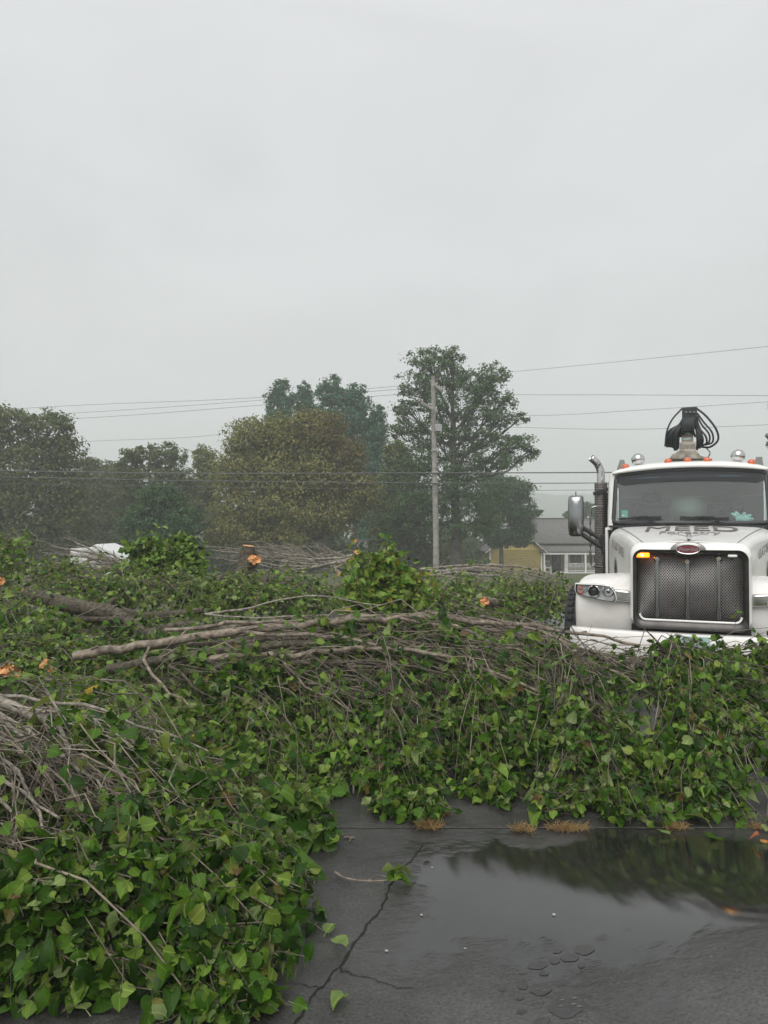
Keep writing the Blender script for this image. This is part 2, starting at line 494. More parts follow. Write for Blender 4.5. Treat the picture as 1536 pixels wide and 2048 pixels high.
# far ridge, wooded
xs = np.linspace(-900, 900, 120); vs = np.linspace(0, 1, 14)
G = np.zeros((len(xs), len(vs), 3))
for i, x in enumerate(xs):
    hz = 38 + 5 * math.sin(x * 0.006 + 0.6) + 2.0 * math.sin(x * 0.021) + 0.9 * math.sin(x * 0.09) + 0.7 * math.sin(x * 0.23)
    for j, v in enumerate(vs):
        G[i, j] = (x, 560 + 330 * v, -5.4 + (hz + 5) * (math.sin(v * PI / 2) ** 0.8))
M['ridge'] = mat('wooded_ridge', (0.028, 0.045, 0.025), 0.9, color2=(0.055, 0.07, 0.035), vscale=0.08)
b = MB(); b.grid(G); tag(b.build('hills', M['ridge'], fix=False), kind='structure')

# wet asphalt
def asphalt():
    m = bpy.data.materials.new('wet_asphalt'); m.use_nodes = True
    n = m.node_tree.nodes; L = m.node_tree.links; b = n['Principled BSDF']
    tcn = n.new('ShaderNodeTexCoord')
    def noise(s, d=5, r=0.6, dist=0.0):
        x = n.new('ShaderNodeTexNoise'); x.inputs['Scale'].default_value = s; x.inputs['Detail'].default_value = d; x.inputs['Roughness'].default_value = r; x.inputs['Distortion'].default_value = dist
        L.new(tcn.outputs['Object'], x.inputs['Vector']); return x.outputs['Fac']
    def rng_(v, a, b_, c, d):
        x = n.new('ShaderNodeMapRange'); x.interpolation_type = 'SMOOTHSTEP'
        for k, val in zip(('From Min', 'From Max', 'To Min', 'To Max'), (a, b_, c, d)): x.inputs[k].default_value = val
        L.new(v, x.inputs['Value']); return x.outputs[0]
    def math_(op, a, b_):
        x = n.new('ShaderNodeMath'); x.operation = op
        for k, v in enumerate((a, b_)):
            if isinstance(v, (int, float)): x.inputs[k].default_value = v
            else: L.new(v, x.inputs[k])
        return x.outputs[0]
    # the low spot where water stands, on the right of the drive
    vm = n.new('ShaderNodeMapping'); vm.inputs['Location'].default_value = (-1.3 / 1.5, -3.45 / 0.85, 0); vm.inputs['Scale'].default_value = (1 / 1.5, 1 / 0.85, 1)
    L.new(tcn.outputs['Object'], vm.inputs['Vector'])
    vl = n.new('ShaderNodeVectorMath'); vl.operation = 'LENGTH'; L.new(vm.outputs[0], vl.inputs[0])
    low = rng_(vl.outputs['Value'], 0.25, 1.35, 0.56, 0.0)
    pud = math_('ADD', low, noise(1.6, 4, 0.55, 0.4))
    pool = rng_(math_('ADD', pud, math_('MULTIPLY', noise(11, 5, .65), .26)), 0.58, 0.92, 0.0, 1.0)
    r0 = rng_(noise(5, 6), 0.3, 0.7, 0.11, 0.30)
    mixr = n.new('ShaderNodeMix'); L.new(pool, mixr.inputs['Factor']); L.new(r0, mixr.inputs['A']); mixr.inputs['B'].default_value = 0.018
    L.new(mixr.outputs['Result'], b.inputs['Roughness'])
    cr = n.new('ShaderNodeValToRGB'); cr.color_ramp.elements[0].position = 0.36; cr.color_ramp.elements[0].color = (0.022, 0.0215, 0.021, 1); cr.color_ramp.elements[1].position = 0.66; cr.color_ramp.elements[1].color = (0.105, 0.102, 0.098, 1)
    L.new(math_('ADD', math_('MULTIPLY', noise(2.2, 8, 0.7), 0.5), math_('MULTIPLY', noise(75, 4, .7), 0.5)), cr.inputs[0])
    wet = n.new('ShaderNodeVectorMath'); wet.operation = 'SCALE'; L.new(cr.outputs[0], wet.inputs[0]); L.new(math_('SUBTRACT', 1.0, math_('MULTIPLY', pool, 0.72)), wet.inputs['Scale'])
    L.new(wet.outputs[0], b.inputs['Base Color'])
    b.inputs['IOR'].default_value = 1.5; b.inputs['Specular IOR Level'].default_value = 0.9
    grit = math_('MULTIPLY', noise(95, 5, .75), math_('SUBTRACT', 1.0, math_('MULTIPLY', pool, 0.985)))
    worn = math_('MULTIPLY', noise(14, 5), 0.8)
    wv = n.new('ShaderNodeMapping'); wv.inputs['Scale'].default_value = (9, 30, 1); L.new(tcn.outputs['Object'], wv.inputs['Vector'])
    wn = n.new('ShaderNodeTexNoise'); wn.inputs['Scale'].default_value = 1.6; wn.inputs['Detail'].default_value = 4; wn.inputs['Distortion'].default_value = 0.8; L.new(wv.outputs[0], wn.inputs['Vector'])
    edge = math_('MULTIPLY', math_('MULTIPLY', pool, math_('SUBTRACT', 1.0, pool)), 4.0)
    rip = math_('ADD', math_('MULTIPLY', wn.outputs['Fac'], math_('MULTIPLY', pool, 0.02)), math_('MULTIPLY', wn.outputs['Fac'], math_('MULTIPLY', edge, 0.6)))
    hgt = math_('ADD', math_('ADD', math_('MULTIPLY', grit, 1.5), math_('MULTIPLY', worn, math_('SUBTRACT', 1.0, math_('MULTIPLY', pool, 0.985)))), rip)
    bp = n.new('ShaderNodeBump'); bp.inputs['Strength'].default_value = 0.6; bp.inputs['Distance'].default_value = 0.008
    L.new(hgt, bp.inputs['Height']); L.new(bp.outputs[0], b.inputs['Normal'])
    return m
M['asphalt'] = asphalt()
SEAM_Y = 4.22
def gd(x, y):
    """height of the drive: it falls gently to the joint on the side where the water stands"""
    x = np.asarray(x, float); y = np.asarray(y, float)
    a = np.clip((x - .0) / 1.5, 0, 1); a = a * a * (3 - 2 * a)
    b_ = np.clip((4.15 - y) / 1.65, 0, 1); b_ = b_ * b_ * (3 - 2 * b_) * .55 + b_ * .45
    return 0.20 * a * b_ * (1 + .5 * np.clip((x - .75) / .8, 0, 1))
b = MB(); b.grid(np.stack(np.meshgrid(np.concatenate((np.linspace(-7, -1, 12), np.linspace(-.9, 3.2, 90), np.linspace(3.4, 14, 20))), np.concatenate((np.linspace(-6, 1.8, 10), np.linspace(1.9, SEAM_Y - 0.004, 90))), [0.0], indexing='ij'), -1)[:, :, 0])
b.V[-1][:, 2] = gd(b.V[-1][:, 0], b.V[-1][:, 1])
drive = tag(b.build('driveway', M['asphalt'], fix=False), kind='structure')
b = MB(); b.grid(np.stack(np.meshgrid(np.linspace(-1.2, 22, 24), np.linspace(SEAM_Y + 0.004, 15, 12), [0.002], indexing='ij'), -1)[:, :, 0])
lot = tag(b.build('pavement', M['asphalt'], fix=False), kind='structure')
M['crack'] = mat('dark_crack', (0.016, 0.015, 0.014), 0.6, spec=0.25, bump=0.6, bscale=120)  # dark ribbon laid flat along each crack line

def crack(pxs, w0, w1, parent, seed):
    r = np.random.default_rng(seed)
    P = [];
    for (px, py) in pxs:
        v = at(px, py, 5.0) - CAM; P.append((CAM + v * (1.7 / -v[2]))[:2])
    P = np.array(P)
    pts = []
    for a, c in zip(P[:-1], P[1:]):
        k = max(4, int(np.linalg.norm(c - a) / 0.022))
        for i in range(k): pts.append(a + (c - a) * i / k)
    pts = np.array(pts)
    wob = np.cumsum(r.normal(0, 0.0035, (len(pts), 2)), 0); wob -= np.linspace(0, 1, len(pts))[:, None] * wob[-1]
    pts = pts + wob + r.normal(0, 0.0045, (len(pts), 2))
    d = np.gradient(pts, axis=0); d /= np.linalg.norm(d, axis=1)[:, None] + 1e-9
    nrm = np.stack((-d[:, 1], d[:, 0]), 1)
    w = np.linspace(w0, w1, len(pts)) * (0.45 + 0.9 * r.random(len(pts)))
    L_ = pts + nrm * w[:, None]; R_ = pts - nrm * (w * (0.5 + r.random(len(pts))))[:, None]
    G_ = np.stack((np.c_[L_, np.full(len(pts), 0.003)], np.c_[R_, np.full(len(pts), 0.003)]), 1)
    mb = MB(); mb.grid(G_); return mb.build('crack', M['crack'], parent, smooth=False, fix=False)
crack([(845, 1690), (820, 1725), (790, 1755), (765, 1805), (735, 1850), (705, 1890), (680, 1930), (645, 1965), (615, 2005), (585, 2060)], 0.004, 0.006, drive, 1)
crack([(680, 1936), (705, 1950), (745, 1958), (780, 1970), (830, 1976), (852, 1984)], 0.004, 0.0015, drive, 2)
crack([(640, 1972), (610, 1972), (585, 1968)], 0.003, 0.0015, drive, 3)
crack([(700, 1890), (640, 1880), (600, 1890)], 0.0012, 0.0008, drive, 4)

# the joint between the drive and the lot, a narrow gap with grit in it
b = MB()
jx = np.linspace(-7, 14, 500)
r_ = np.random.default_rng(5)
jw = 0.003 + 0.009 * r_.random(500) * (np.sin(jx * 9) * .4 + .6); jo = np.cumsum(r_.normal(0, 0.001, 500)) * 0.4
b.grid(np.stack((np.stack((jx, SEAM_Y + jo - jw, np.full(500, 0.0035)), -1), np.stack((jx, SEAM_Y + jo + jw, np.full(500, 0.0055)), -1)), 1))
b.build('joint', mat('joint_grit', (0.03, 0.027, 0.024), .6, color2=(.075, .065, .055), vscale=40), drive, fix=False)

# round wet blotches where drops and oil spread on the drive
M['blotch'] = mat('oily_blotch', (0.036, 0.035, 0.034), 0.36, spec=0.48, var=0.3, vscale=40, bump=0.0, bscale=160)
M['scum'] = mat('pale_scum', (0.13, 0.13, 0.125), 0.35, var=0.2)
def ground_px(px, py, z=0.0):
    v = at(px, py, 5.0) - CAM
    return CAM + v * ((CAM[2] - z) / -v[2])
def blotch(px, py, w, h, seed, bits=()):
    r = np.random.default_rng(seed); c = ground_px(px, py, 0.004)
    for _ in range(3): c = ground_px(px, py, 0.002 + float(gd(c[0], c[1])))
    rx = abs(ground_px(px + w, py, c[2])[0] - c[0]); ry = abs(ground_px(px, py - h, c[2])[1] - c[1])
    A = np.linspace(0, 2 * PI, 26, endpoint=False)
    rad = 1 + 0.10 * np.sin(2 * A + r.random() * 6) + 0.06 * np.sin(5 * A + r.random() * 6) + r.normal(0, 0.012, 26)
    V = np.c_[c[0] + rx * rad * np.cos(A), c[1] + ry * rad * np.sin(A), np.full(26, 0.0018)]
    V = np.vstack((V, (c[0], c[1], 0.0022))); V[:, 2] += gd(V[:, 0], V[:, 1])
    mb = MB(); mb.add(V, [(i, (i + 1) % 26, 26) for i in range(26)])
    o = mb.build('stain', M['blotch'], drive, fix=False)
    for (u, v, s) in bits:
        A = np.linspace(0, 2 * PI, 9, endpoint=False); q = (0.7 + 0.5 * r.random(9)) * s
        V = np.c_[c[0] + rx * u + rx * q * np.cos(A), c[1] + ry * v + 0.55 * ry * q * np.sin(A), np.full(9, 0.004)]; V[:, 2] += gd(V[:, 0], V[:, 1])
        mb = MB(); mb.add(V, [list(range(9))]); mb.build('scum_fleck', M['scum'], o, fix=False)
for k, a in enumerate([(1114, 1902, 8, 4.5), (1109, 1921, 11, 6), (1139, 1915, 17, 9), (1168, 1899, 20, 10), (1075, 1930, 17, 9), (1163, 1931, 7, 4.5), (1088, 1947, 9, 4), (1045, 1971, 11, 7), (1004, 1976, 9, 6), (1040, 1995, 7, 4.5), (1043, 2022, 9, 5.5), (1085, 2042, 17, 8)]):
    blotch(*a, 20 + k)
blotch(1081, 1978, 22, 11, 40, [(0.25, -0.45, 0.2), (-0.3, 0.05, 0.16)])
blotch(1134, 2010, 36, 22, 41, [(0.55, 0.45, 0.13), (0.35, -0.05, 0.12), (-0.35, -0.02, 0.11), (0.62, -0.35, 0.13), (-0.15, 0.5, 0.1)])

# ================================================================== TREES
def tree_leafmat(name, stops):
    return leaf_mat(name, stops, (0.12, 0.14, 0.09), rough=0.5, transl=0.3, spec=0.3, vein=False)
TM = {
    'olive': tree_leafmat('olive_foliage', [(0, (0.052, 0.080, 0.026)), (0.5, (0.089, 0.120, 0.036)), (0.9, (0.145, 0.175, 0.056)), (1, (0.204, 0.182, 0.066))]),
    'dark': tree_leafmat('dark_foliage', [(0, (0.026, 0.076, 0.025)), (0.6, (0.045, 0.115, 0.037)), (1, (0.083, 0.162, 0.054))]),
    'brown': tree_leafmat('browning_foliage', [(0, (0.125, 0.145, 0.040)), (0.4, (0.195, 0.208, 0.058)), (0.75, (0.265, 0.255, 0.078)), (1, (0.32, 0.24, 0.10))]),
    'rust': tree_leafmat('rusty_foliage', [(0, (0.109, 0.102, 0.032)), (0.5, (0.166, 0.129, 0.047)), (1, (0.218, 0.150, 0.065))]),
    'pine': tree_leafmat('pine_needles', [(0, (0.024, 0.100, 0.056)), (0.6, (0.039, 0.146, 0.078)), (1, (0.063, 0.193, 0.097))]),
    'oak': tree_leafmat('oak_foliage', [(0, (0.037, 0.099, 0.036)), (0.5, (0.061, 0.136, 0.046)), (0.85, (0.097, 0.160, 0.059)), (1, (0.159, 0.150, 0.064))]),
    'yellow': tree_leafmat('yellowish_foliage', [(0, (0.087, 0.123, 0.026)), (0.6, (0.153, 0.196, 0.044)), (1, (0.232, 0.248, 0.061))]),
    'hedge': tree_leafmat('hedge_foliage', [(0, (0.05, 0.11, 0.02)), (0.6, (0.09, 0.17, 0.03)), (1, (0.14, 0.22, 0.05))]),
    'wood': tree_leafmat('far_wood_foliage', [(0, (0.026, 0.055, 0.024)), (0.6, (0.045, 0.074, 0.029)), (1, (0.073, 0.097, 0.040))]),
}
TBARK = mat('tree_bark', (0.045, 0.040, 0.034), 0.9, color2=(0.10, 0.09, 0.078), vscale=2.5, bump=1.0, bscale=7)

def crown_points(lobes, d, n, clump=0.20, shell=(0.3, 1.0), per=28):
    """leaf positions in clumps spread through the lobes; lobes in image pixels at depth d"""
    area = np.array([rx * ry for _, _, rx, ry in lobes], float); area /= area.sum()
    P, N, C = [], [], []
    for (px, py, rx, ry), a in zip(lobes, area):
        c = at(px, py, d); Rx, Rz = rx * d / F, ry * d / F
        k = max(3, int(n * a / per))
        u = unit(rng.normal(0, 1, (k, 3))); rad = rng.uniform(shell[0], shell[1], (k, 1)) ** 0.7
        cc = c + u * rad * np.array((Rx, Rx * 0.9, Rz))
        C.append(np.c_[cc, np.full(k, len(C))])
        m = per
        sz = clump * 1.5 * min(Rx, Rz) ** .8 * rng.uniform(0.5, 1.5, (k, 1, 1))
        q = rng.normal(0, 1, (k, m, 3)); q = unit(q) * rng.random((k, m, 1)) ** 0.6
        pp = cc[:, None] + q * sz * np.array((1.25, 1.25, 0.75))
        P.append(pp.reshape(-1, 3)); N.append((u[:, None] * 0.5 + q * 0.6 + rng.normal(0, 0.5, (k, m, 3)) + np.array((0, 0, 0.5))).reshape(-1, 3))
    return np.concatenate(P), np.concatenate(N), np.concatenate(C)

def limb_path(a, c, k=7, sag=0.12, wob=0.05):
    t = np.linspace(0, 1, k)[:, None]; L_ = np.linalg.norm(c - a)
    p = a + (c - a) * t
    p[:, 2] += (np.sin(t[:, 0] * PI) * sag * L_)
    p[1:-1] += rng.normal(0, wob * L_ / k, (k - 2, 3))
    return p

def tree(name, label, cat, group, d, base_px, lobes, n, size, mk, r0, fork=None, lean=0.0, clump=0.20, shell=(0.3, 1.0), twig=True, base_z=None, extra=None, per=28, straight=False):
    n = int(n * 1.35); size = size * .95
    if extra: extra = (extra[0], int(extra[1] * 1.7), extra[2])
    bx, by = base_px
    w = at(bx, by, d); base = np.array((w[0], d, float(gz(d)) - 0.05 if base_z is None else base_z))
    root = tag(empty(name, base), label, cat, group)
    cents = np.array([at(px, py, d) for px, py, _, _ in lobes])
    top = cents[cents[:, 2].argmax()]
    fk = np.array((base[0] + lean, d, at(bx, fork, d)[2])) if fork else base * 0.55 + top * 0.45
    wood = MB()
    tr = spline([base, base * 0.5 + fk * 0.5 + np.array((rng.normal(0, r0 * .4), 0, 0)), fk], 8)
    rr = np.linspace(r0 * 1.0, r0 * 0.72, 8); rr[0] *= 1.45; rr[1] *= 1.08
    wood.tube(tr, rr, 10)
    P, N_, C = crown_points(lobes, d, n, clump, shell, per)
    limbs = MB()
    pts = spline([fk, fk * .5 + top * .5 + rng.normal(0, .15, 3), top], 9); limbs.tube(pts, np.linspace(r0 * .7, r0 * .10, 9), 7)
    for i, c in enumerate(cents):
        up_ = np.clip((c[2] - fk[2]) / (top[2] - fk[2] + 1e-6), 0, 1)
        a = fk + (top - fk) * (np.clip(up_ - 0.03, 0, 1) if straight else up_ * .62)
        pts = limb_path(a, c, 7, -0.10 if not straight else 0.02, .10)
        R_ = r0 * (0.24 if not straight else 0.16)
        limbs.tube(pts, np.linspace(R_, R_ * 0.3, 7), 6)
        if twig:
            cl = C[C[:, 3] == i][:, :3]
            if len(cl) > 40: cl = cl[rng.choice(len(cl), 40, False)]
            for q in cl:
                s = pts[rng.integers(3, 7)]
                pth = limb_path(s, q, 5, 0.06, 0.12)
                limbs.tube(pth, np.linspace(R_ * 0.24, R_ * 0.05, 5), 4)
    mkw = mk if isinstance(mk, str) else mk[0]
    tk = wood.build('trunk', TBARK, root, fix=False); tk.location = -base
    lb = limbs.build('limbs', TBARK, root, fix=False); lb.location = -base; lb['kind'] = 'stuff'
    S = size * rng.uniform(0.7, 1.35, len(P))
    t = rng.normal(0, 1, P.shape) + np.array((0, 0, -0.5))
    R_ = frames(N_, t)
    wh = rng.integers(0, 2, len(P))
    V, Q, T = scatter(LEAF_FAR, P, R_, S, wh)
    o = np_obj('crown', V, Q, T, TM[mkw], root, origin=base)
    o['kind'] = 'stuff'
    if extra:      # a second colour of leaf in part of the crown
        lob2, n2, mk2 = extra
        P, N_, C = crown_points(lob2, d, n2, clump, shell, per)
        V, Q, T = scatter(LEAF_FAR, P, frames(N_, rng.normal(0, 1, P.shape)), size * rng.uniform(0.7, 1.3, len(P)), rng.integers(0, 2, len(P)))
        o = np_obj('turning_leaves', V, Q, T, TM[mk2], root, origin=base); o['kind'] = 'stuff'
    return root

GRP = 'trees beyond the felled brush'
tree('broadleaf_tree', 'tall dense olive tree at the far edge of the picture, dark against the sky', 'tree', GRP, 48, (40, 1120),
     [(15, 850, 60, 42), (100, 862, 55, 42), (130, 905, 40, 40), (40, 930, 95, 60), (125, 960, 50, 55), (-60, 880, 70, 70), (-60, 980, 90, 90), (40, 1010, 110, 65), (140, 1030, 50, 55), (60, 1075, 110, 40)], 30000, 0.20, 'olive', 0.34, 1010, clump=0.24)
tree('broadleaf_tree', 'low hazy tree filling the dip beside the tall olive tree', 'tree', GRP, 62, (195, 1110),
     [(185, 935, 28, 26), (200, 975, 50, 45), (180, 1030, 60, 55), (225, 1050, 50, 50)], 9000, 0.24, 'olive', 0.25, 1050)
tree('broadleaf_tree', 'thin crowned tree with sky showing through its round top', 'tree', GRP, 55, (312, 1110),
     [(275, 908, 36, 24), (330, 912, 42, 28), (255, 945, 28, 32), (310, 955, 62, 34), (360, 965, 32, 42), (265, 1000, 42, 46), (350, 1020, 44, 44)], 11000, 0.19, 'olive', 0.26, 1000, clump=0.19)
tree('broadleaf_tree', 'tall hazy tree furthest back, filling the line behind the low hazy tree', 'tree', GRP, 74, (235, 1110),
     [(225, 945, 34, 24), (255, 925, 24, 18), (210, 985, 40, 34), (250, 990, 36, 40), (235, 1040, 50, 46)], 8000, 0.26, 'olive', 0.26, 1030)
tree('broadleaf_tree', 'bushy dark green tree standing lower in front of the thin crowned tree', 'tree', GRP, 42, (325, 1125),
     [(320, 1000, 48, 34), (285, 1045, 48, 40), (360, 1045, 46, 42), (320, 1085, 80, 32)], 14000, 0.17, 'dark', 0.2, 1060, clump=0.22)
tree('broadleaf_tree', 'slender yellowish tree close against the big browning tree', 'tree', GRP, 60, (418, 1110),
     [(405, 915, 26, 26), (420, 955, 36, 42), (395, 1000, 34, 42), (432, 1040, 36, 50)], 9000, 0.21, 'yellow', 0.2, 1020)
tree('broadleaf_tree', 'big rounded browning tree in front of the dark pines', 'tree', GRP, 45, (652, 1128),
     [(495, 880, 50, 46), (560, 868, 50, 44), (620, 862, 48, 46), (475, 940, 52, 48), (560, 940, 70, 58), (640, 945, 66, 56), (705, 985, 52, 52), (480, 1015, 62, 52), (580, 1020, 84, 56), (670, 1030, 58, 44), (470, 1070, 70, 34), (560, 1075, 80, 30)], 44000, 0.15, 'brown', 0.40, 1070, clump=0.24,
     extra=([(640, 862, 58, 46), (690, 915, 46, 48), (720, 975, 32, 40), (660, 960, 50, 50)], 9000, 'rust'))
for (px, top, wd, lab, dd) in ((562, 760, 36, 'dark pine at the left end of the pine clump, above the browning tree', 66), (608, 764, 26, 'short narrow pine second from the left in the pine clump', 68), (662, 752, 38, 'tallest dark pine with a pointed top in the middle of the clump', 65), (712, 765, 34, 'dark pine on the right shoulder of the pine clump', 64), (750, 812, 28, 'lowest pine of the clump, next to the open crowned oak', 63)):
    lob = [(px + rng.normal(0, 3), top + 16, wd * 0.52, 18), (px - wd * .35, top + 36, wd * 0.55, 20), (px + wd * .4, top + 42, wd * 0.55, 20), (px, top + 62, wd * 0.9, 26), (px - wd * .4, top + 88, wd * 0.7, 22), (px + wd * .45, top + 96, wd * 0.65, 22)]
    for q in range(5): lob += [(px - wd * .4 + rng.normal(0, 6), top + 118 + 36 * q, wd * 0.85, 24), (px + wd * .4 + rng.normal(0, 6), top + 130 + 36 * q, wd * 0.85, 24)]
    tree('pine_tree', lab, 'pine', 'pines behind the browning tree', dd, (px, 1115), lob, 15000, 0.20, 'pine', 0.26, 1000, clump=0.26, straight=True, twig=False)
tree('oak_tree', 'tall open crowned oak right behind the wooden utility pole', 'tree', GRP, 47, (912, 1132),
     [(855, 722, 44, 28), (905, 716, 34, 22), (830, 768, 42, 28), (905, 756, 54, 34), (985, 752, 42, 28), (955, 785, 48, 30), (812, 812, 30, 22), (870, 808, 50, 32), (945, 825, 52, 30), (1012, 800, 26, 20), (1000, 838, 40, 22), (1043, 834, 18, 12), (812, 855, 36, 26), (868, 866, 54, 34), (950, 874, 54, 32), (1030, 886, 44, 24), (1064, 906, 20, 17), (838, 918, 52, 38), (925, 925, 68, 38), (1000, 920, 48, 26), (868, 975, 68, 42), (950, 985, 66, 42), (820, 1010, 50, 36), (900, 1018, 74, 26), (780, 1040, 40, 30), (840, 1050, 50, 26), (905, 1058, 66, 22), (965, 1050, 40, 22)], 29000, 0.15, 'oak', 0.42, 1040, clump=0.25, shell=(0.25, 1.0), per=26)
tree('broadleaf_tree', 'small rounded dark tree standing in front of the yellow house', 'tree', GRP, 64, (1003, 1150),
     [(990, 965, 34, 22), (1030, 980, 38, 28), (985, 1010, 34, 30), (1035, 1022, 42, 30), (975, 1050, 30, 26), (1045, 1056, 30, 22), (1008, 1076, 44, 20), (1044, 1080, 26, 14), (1076, 1024, 10, 7)], 17000, 0.18, 'dark', 0.24, 1100, clump=0.23, extra=([(985, 1035, 26, 22), (972, 1025, 18, 18)], 1200, 'yellow'))
tree('broadleaf_tree', 'yellowing tree between the pines and the open crowned oak', 'tree', GRP, 53, (795, 1120),
     [(792, 905, 26, 26), (805, 945, 34, 36), (775, 985, 36, 42), (815, 1015, 36, 40), (780, 1060, 46, 36)], 10000, 0.19, 'yellow', 0.22, 1040, extra=([(800, 960, 40, 60), (790, 1040, 50, 50)], 5000, 'oak'))
tree('broadleaf_tree', 'small tree showing over the roof ridge of the yellow house', 'tree', GRP, 100, (1160, 1060),
     [(1140, 1028, 12, 10), (1165, 1018, 22, 18), (1195, 1022, 18, 16)], 2500, 0.3, 'dark', 0.25, 1045)
tree('oak_tree', 'tree mostly out of the picture, a few leafy sprays by the edge beside the truck', 'tree', GRP, 27, (1680, 1140),
     [(1650, 700, 70, 60), (1550, 812, 22, 20), (1552, 866, 22, 14), (1640, 820, 60, 60), (1700, 780, 90, 80), (1545, 885, 12, 8)], 5000, 0.13, 'oak', 0.3, 950, clump=0.24, per=30)

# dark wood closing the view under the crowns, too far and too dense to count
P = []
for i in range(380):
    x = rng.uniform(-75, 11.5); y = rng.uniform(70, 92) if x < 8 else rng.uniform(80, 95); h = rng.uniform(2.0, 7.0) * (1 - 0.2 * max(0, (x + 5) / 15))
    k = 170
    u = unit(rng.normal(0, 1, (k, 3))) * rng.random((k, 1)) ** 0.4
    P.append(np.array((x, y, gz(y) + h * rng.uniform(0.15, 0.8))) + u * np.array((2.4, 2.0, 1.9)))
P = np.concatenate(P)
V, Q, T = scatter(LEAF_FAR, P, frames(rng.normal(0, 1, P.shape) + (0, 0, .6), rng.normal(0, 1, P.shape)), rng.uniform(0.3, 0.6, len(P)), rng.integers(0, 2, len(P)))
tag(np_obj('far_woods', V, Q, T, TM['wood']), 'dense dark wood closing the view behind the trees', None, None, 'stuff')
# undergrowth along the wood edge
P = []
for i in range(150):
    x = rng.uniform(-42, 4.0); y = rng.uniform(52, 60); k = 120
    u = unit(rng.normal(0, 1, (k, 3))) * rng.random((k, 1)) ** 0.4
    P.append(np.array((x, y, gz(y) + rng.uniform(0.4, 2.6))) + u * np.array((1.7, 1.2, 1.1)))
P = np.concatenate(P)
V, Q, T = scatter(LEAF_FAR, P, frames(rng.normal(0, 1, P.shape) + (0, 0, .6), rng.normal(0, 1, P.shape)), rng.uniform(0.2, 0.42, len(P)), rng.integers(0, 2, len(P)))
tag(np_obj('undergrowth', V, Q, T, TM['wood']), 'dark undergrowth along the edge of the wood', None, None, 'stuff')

# hedge of bright green leaves by the yellow house
a, c = at(918, 1134, 58), at(977, 1134, 58)
root = tag(empty('hedge', ((a[0] + c[0]) / 2, 58, gz(58))), 'low clipped bright green hedge beside the yellow house', 'hedge')
n = 5000; P = np.c_[rng.uniform(a[0], c[0], n), rng.uniform(57.4, 58.6, n), rng.uniform(0, 1, n) ** 0.6]
top = at(940, 1122, 58)[2]; bot = float(gz(58))
P[:, 2] = bot + (top - bot) * P[:, 2] + 0.06 * np.sin(P[:, 0] * 4)
V, Q, T = scatter(LEAF_FAR, P, frames(rng.normal(0, 1, P.shape) + (0, -.4, .6), rng.normal(0, 1, P.shape)), rng.uniform(0.12, 0.22, n), rng.integers(0, 2, n))
o = np_obj('foliage', V, Q, T, TM['hedge'], root, origin=tuple(root.location)); o['kind'] = 'stuff'
b = MB(); b.box((a[0] + .15 - root.location[0], -0.35, 0), (c[0] - .15 - root.location[0], 0.35, (top - bot) * 0.82)); b.build('stems', TBARK, root)

# ================================================================== HOUSE
M['siding'] = mat('yellow_siding', (0.52, 0.40, 0.13), 0.6, var=0.06, vscale=3)
M['trim'] = mat('white_trim', (0.72, 0.72, 0.69), 0.5, var=0.05)
M['shingle'] = mat('grey_shingles', (0.098, 0.094, 0.090), 0.9, color2=(0.165, 0.160, 0.154), vscale=5, bump=0.6, bscale=12)
M['darkglass'] = mat('dark_window_glass', (0.02, 0.024, 0.026), 0.06, spec=0.6)
M['porchshade'] = mat('porch_wall_shaded', (0.34, 0.29, 0.16), 0.7, var=0.05)  # wall colour darkened to paint in the porch's shade
M['stone'] = mat('foundation_block', (0.17, 0.155, 0.14), 0.9, color2=(0.27, 0.25, 0.225), vscale=3, bump=0.6)
HY = 75.0
HB = at(1083, 1152, HY); HZ = HB[2]
house = tag(empty('house', (at(1083, 1152, HY)[0], HY, HZ)), 'yellow sided house with grey shingle roof and white railed front porch', 'house')
def hx(px, Y=HY): return at(px, 1100, Y)[0] - house.location[0]
def hz(py, Y=HY): return at(1100, py, Y)[2] - HZ
# wing with its gable to the front, behind the small tree
x0, x1 = hx(980), hx(1083); ze = hz(1096); za = hz(1052)
b = MB(); b.prism([(x0, 0), (x1, 0), (x1, ze), ((x0 + x1) / 2, za - .12), (x0, ze)], 0, 9); wing = b.build('wing_wall', M['siding'], house, smooth=False)
sb = MB()
nb = int(ze / 0.16)
for k in range(nb):
    z = k * 0.16
    sb2 = MB(); sb2.add([(x0 - .01, -0.028, z), (x1 + .01, -0.028, z), (x1 + .01, -0.006, z + .158), (x0 - .01, -0.006, z + .158), (x0 - .01, 0.0, z), (x1 + .01, 0.0, z)], [(0, 1, 2, 3), (0, 4, 5, 1)])
    sb2.build('siding_board', M['siding'], wing, smooth=False)
b = MB(); b.box((x0 - .07, -.06, 0), (x0 + .07, 0.02, ze)); b.build('corner_trim', M['trim'], house)
b = MB(); b.box((x1 - .07, -.06, 0), (x1 + .07, 0.02, ze)); b.build('corner_trim', M['trim'], house)
xm = (x0 + x1) / 2
b = MB()
for s, xe in ((-1, x0 - .5), (1, x1 + .5)):
    zz = ze - .5 * (za - ze) / (x1 - xm)
    b.add([(xm, -.5, za), (xe, -.5, zz), (xe, 9.2, zz), (xm, 9.2, za), (xm, -.5, za + .12), (xe, -.5, zz + .12), (xe, 9.2, zz + .12), (xm, 9.2, za + .12)], [(0, 3, 2, 1), (4, 5, 6, 7), (0, 1, 5, 4), (1, 2, 6, 5), (2, 3, 7, 6)])
wr = b.build('wing_roof', M['shingle'], house, smooth=False)
for xe in (x0 - .5, x1 + .5):
    zz = ze - .5 * (za - ze) / (x1 - xm)
    b = MB(); b.bar((xm, -.53, za - .05), (xe, -.53, zz - .05), .05, .24, up=(0, 1, 0)); b.build('rake_board', M['trim'], wr)
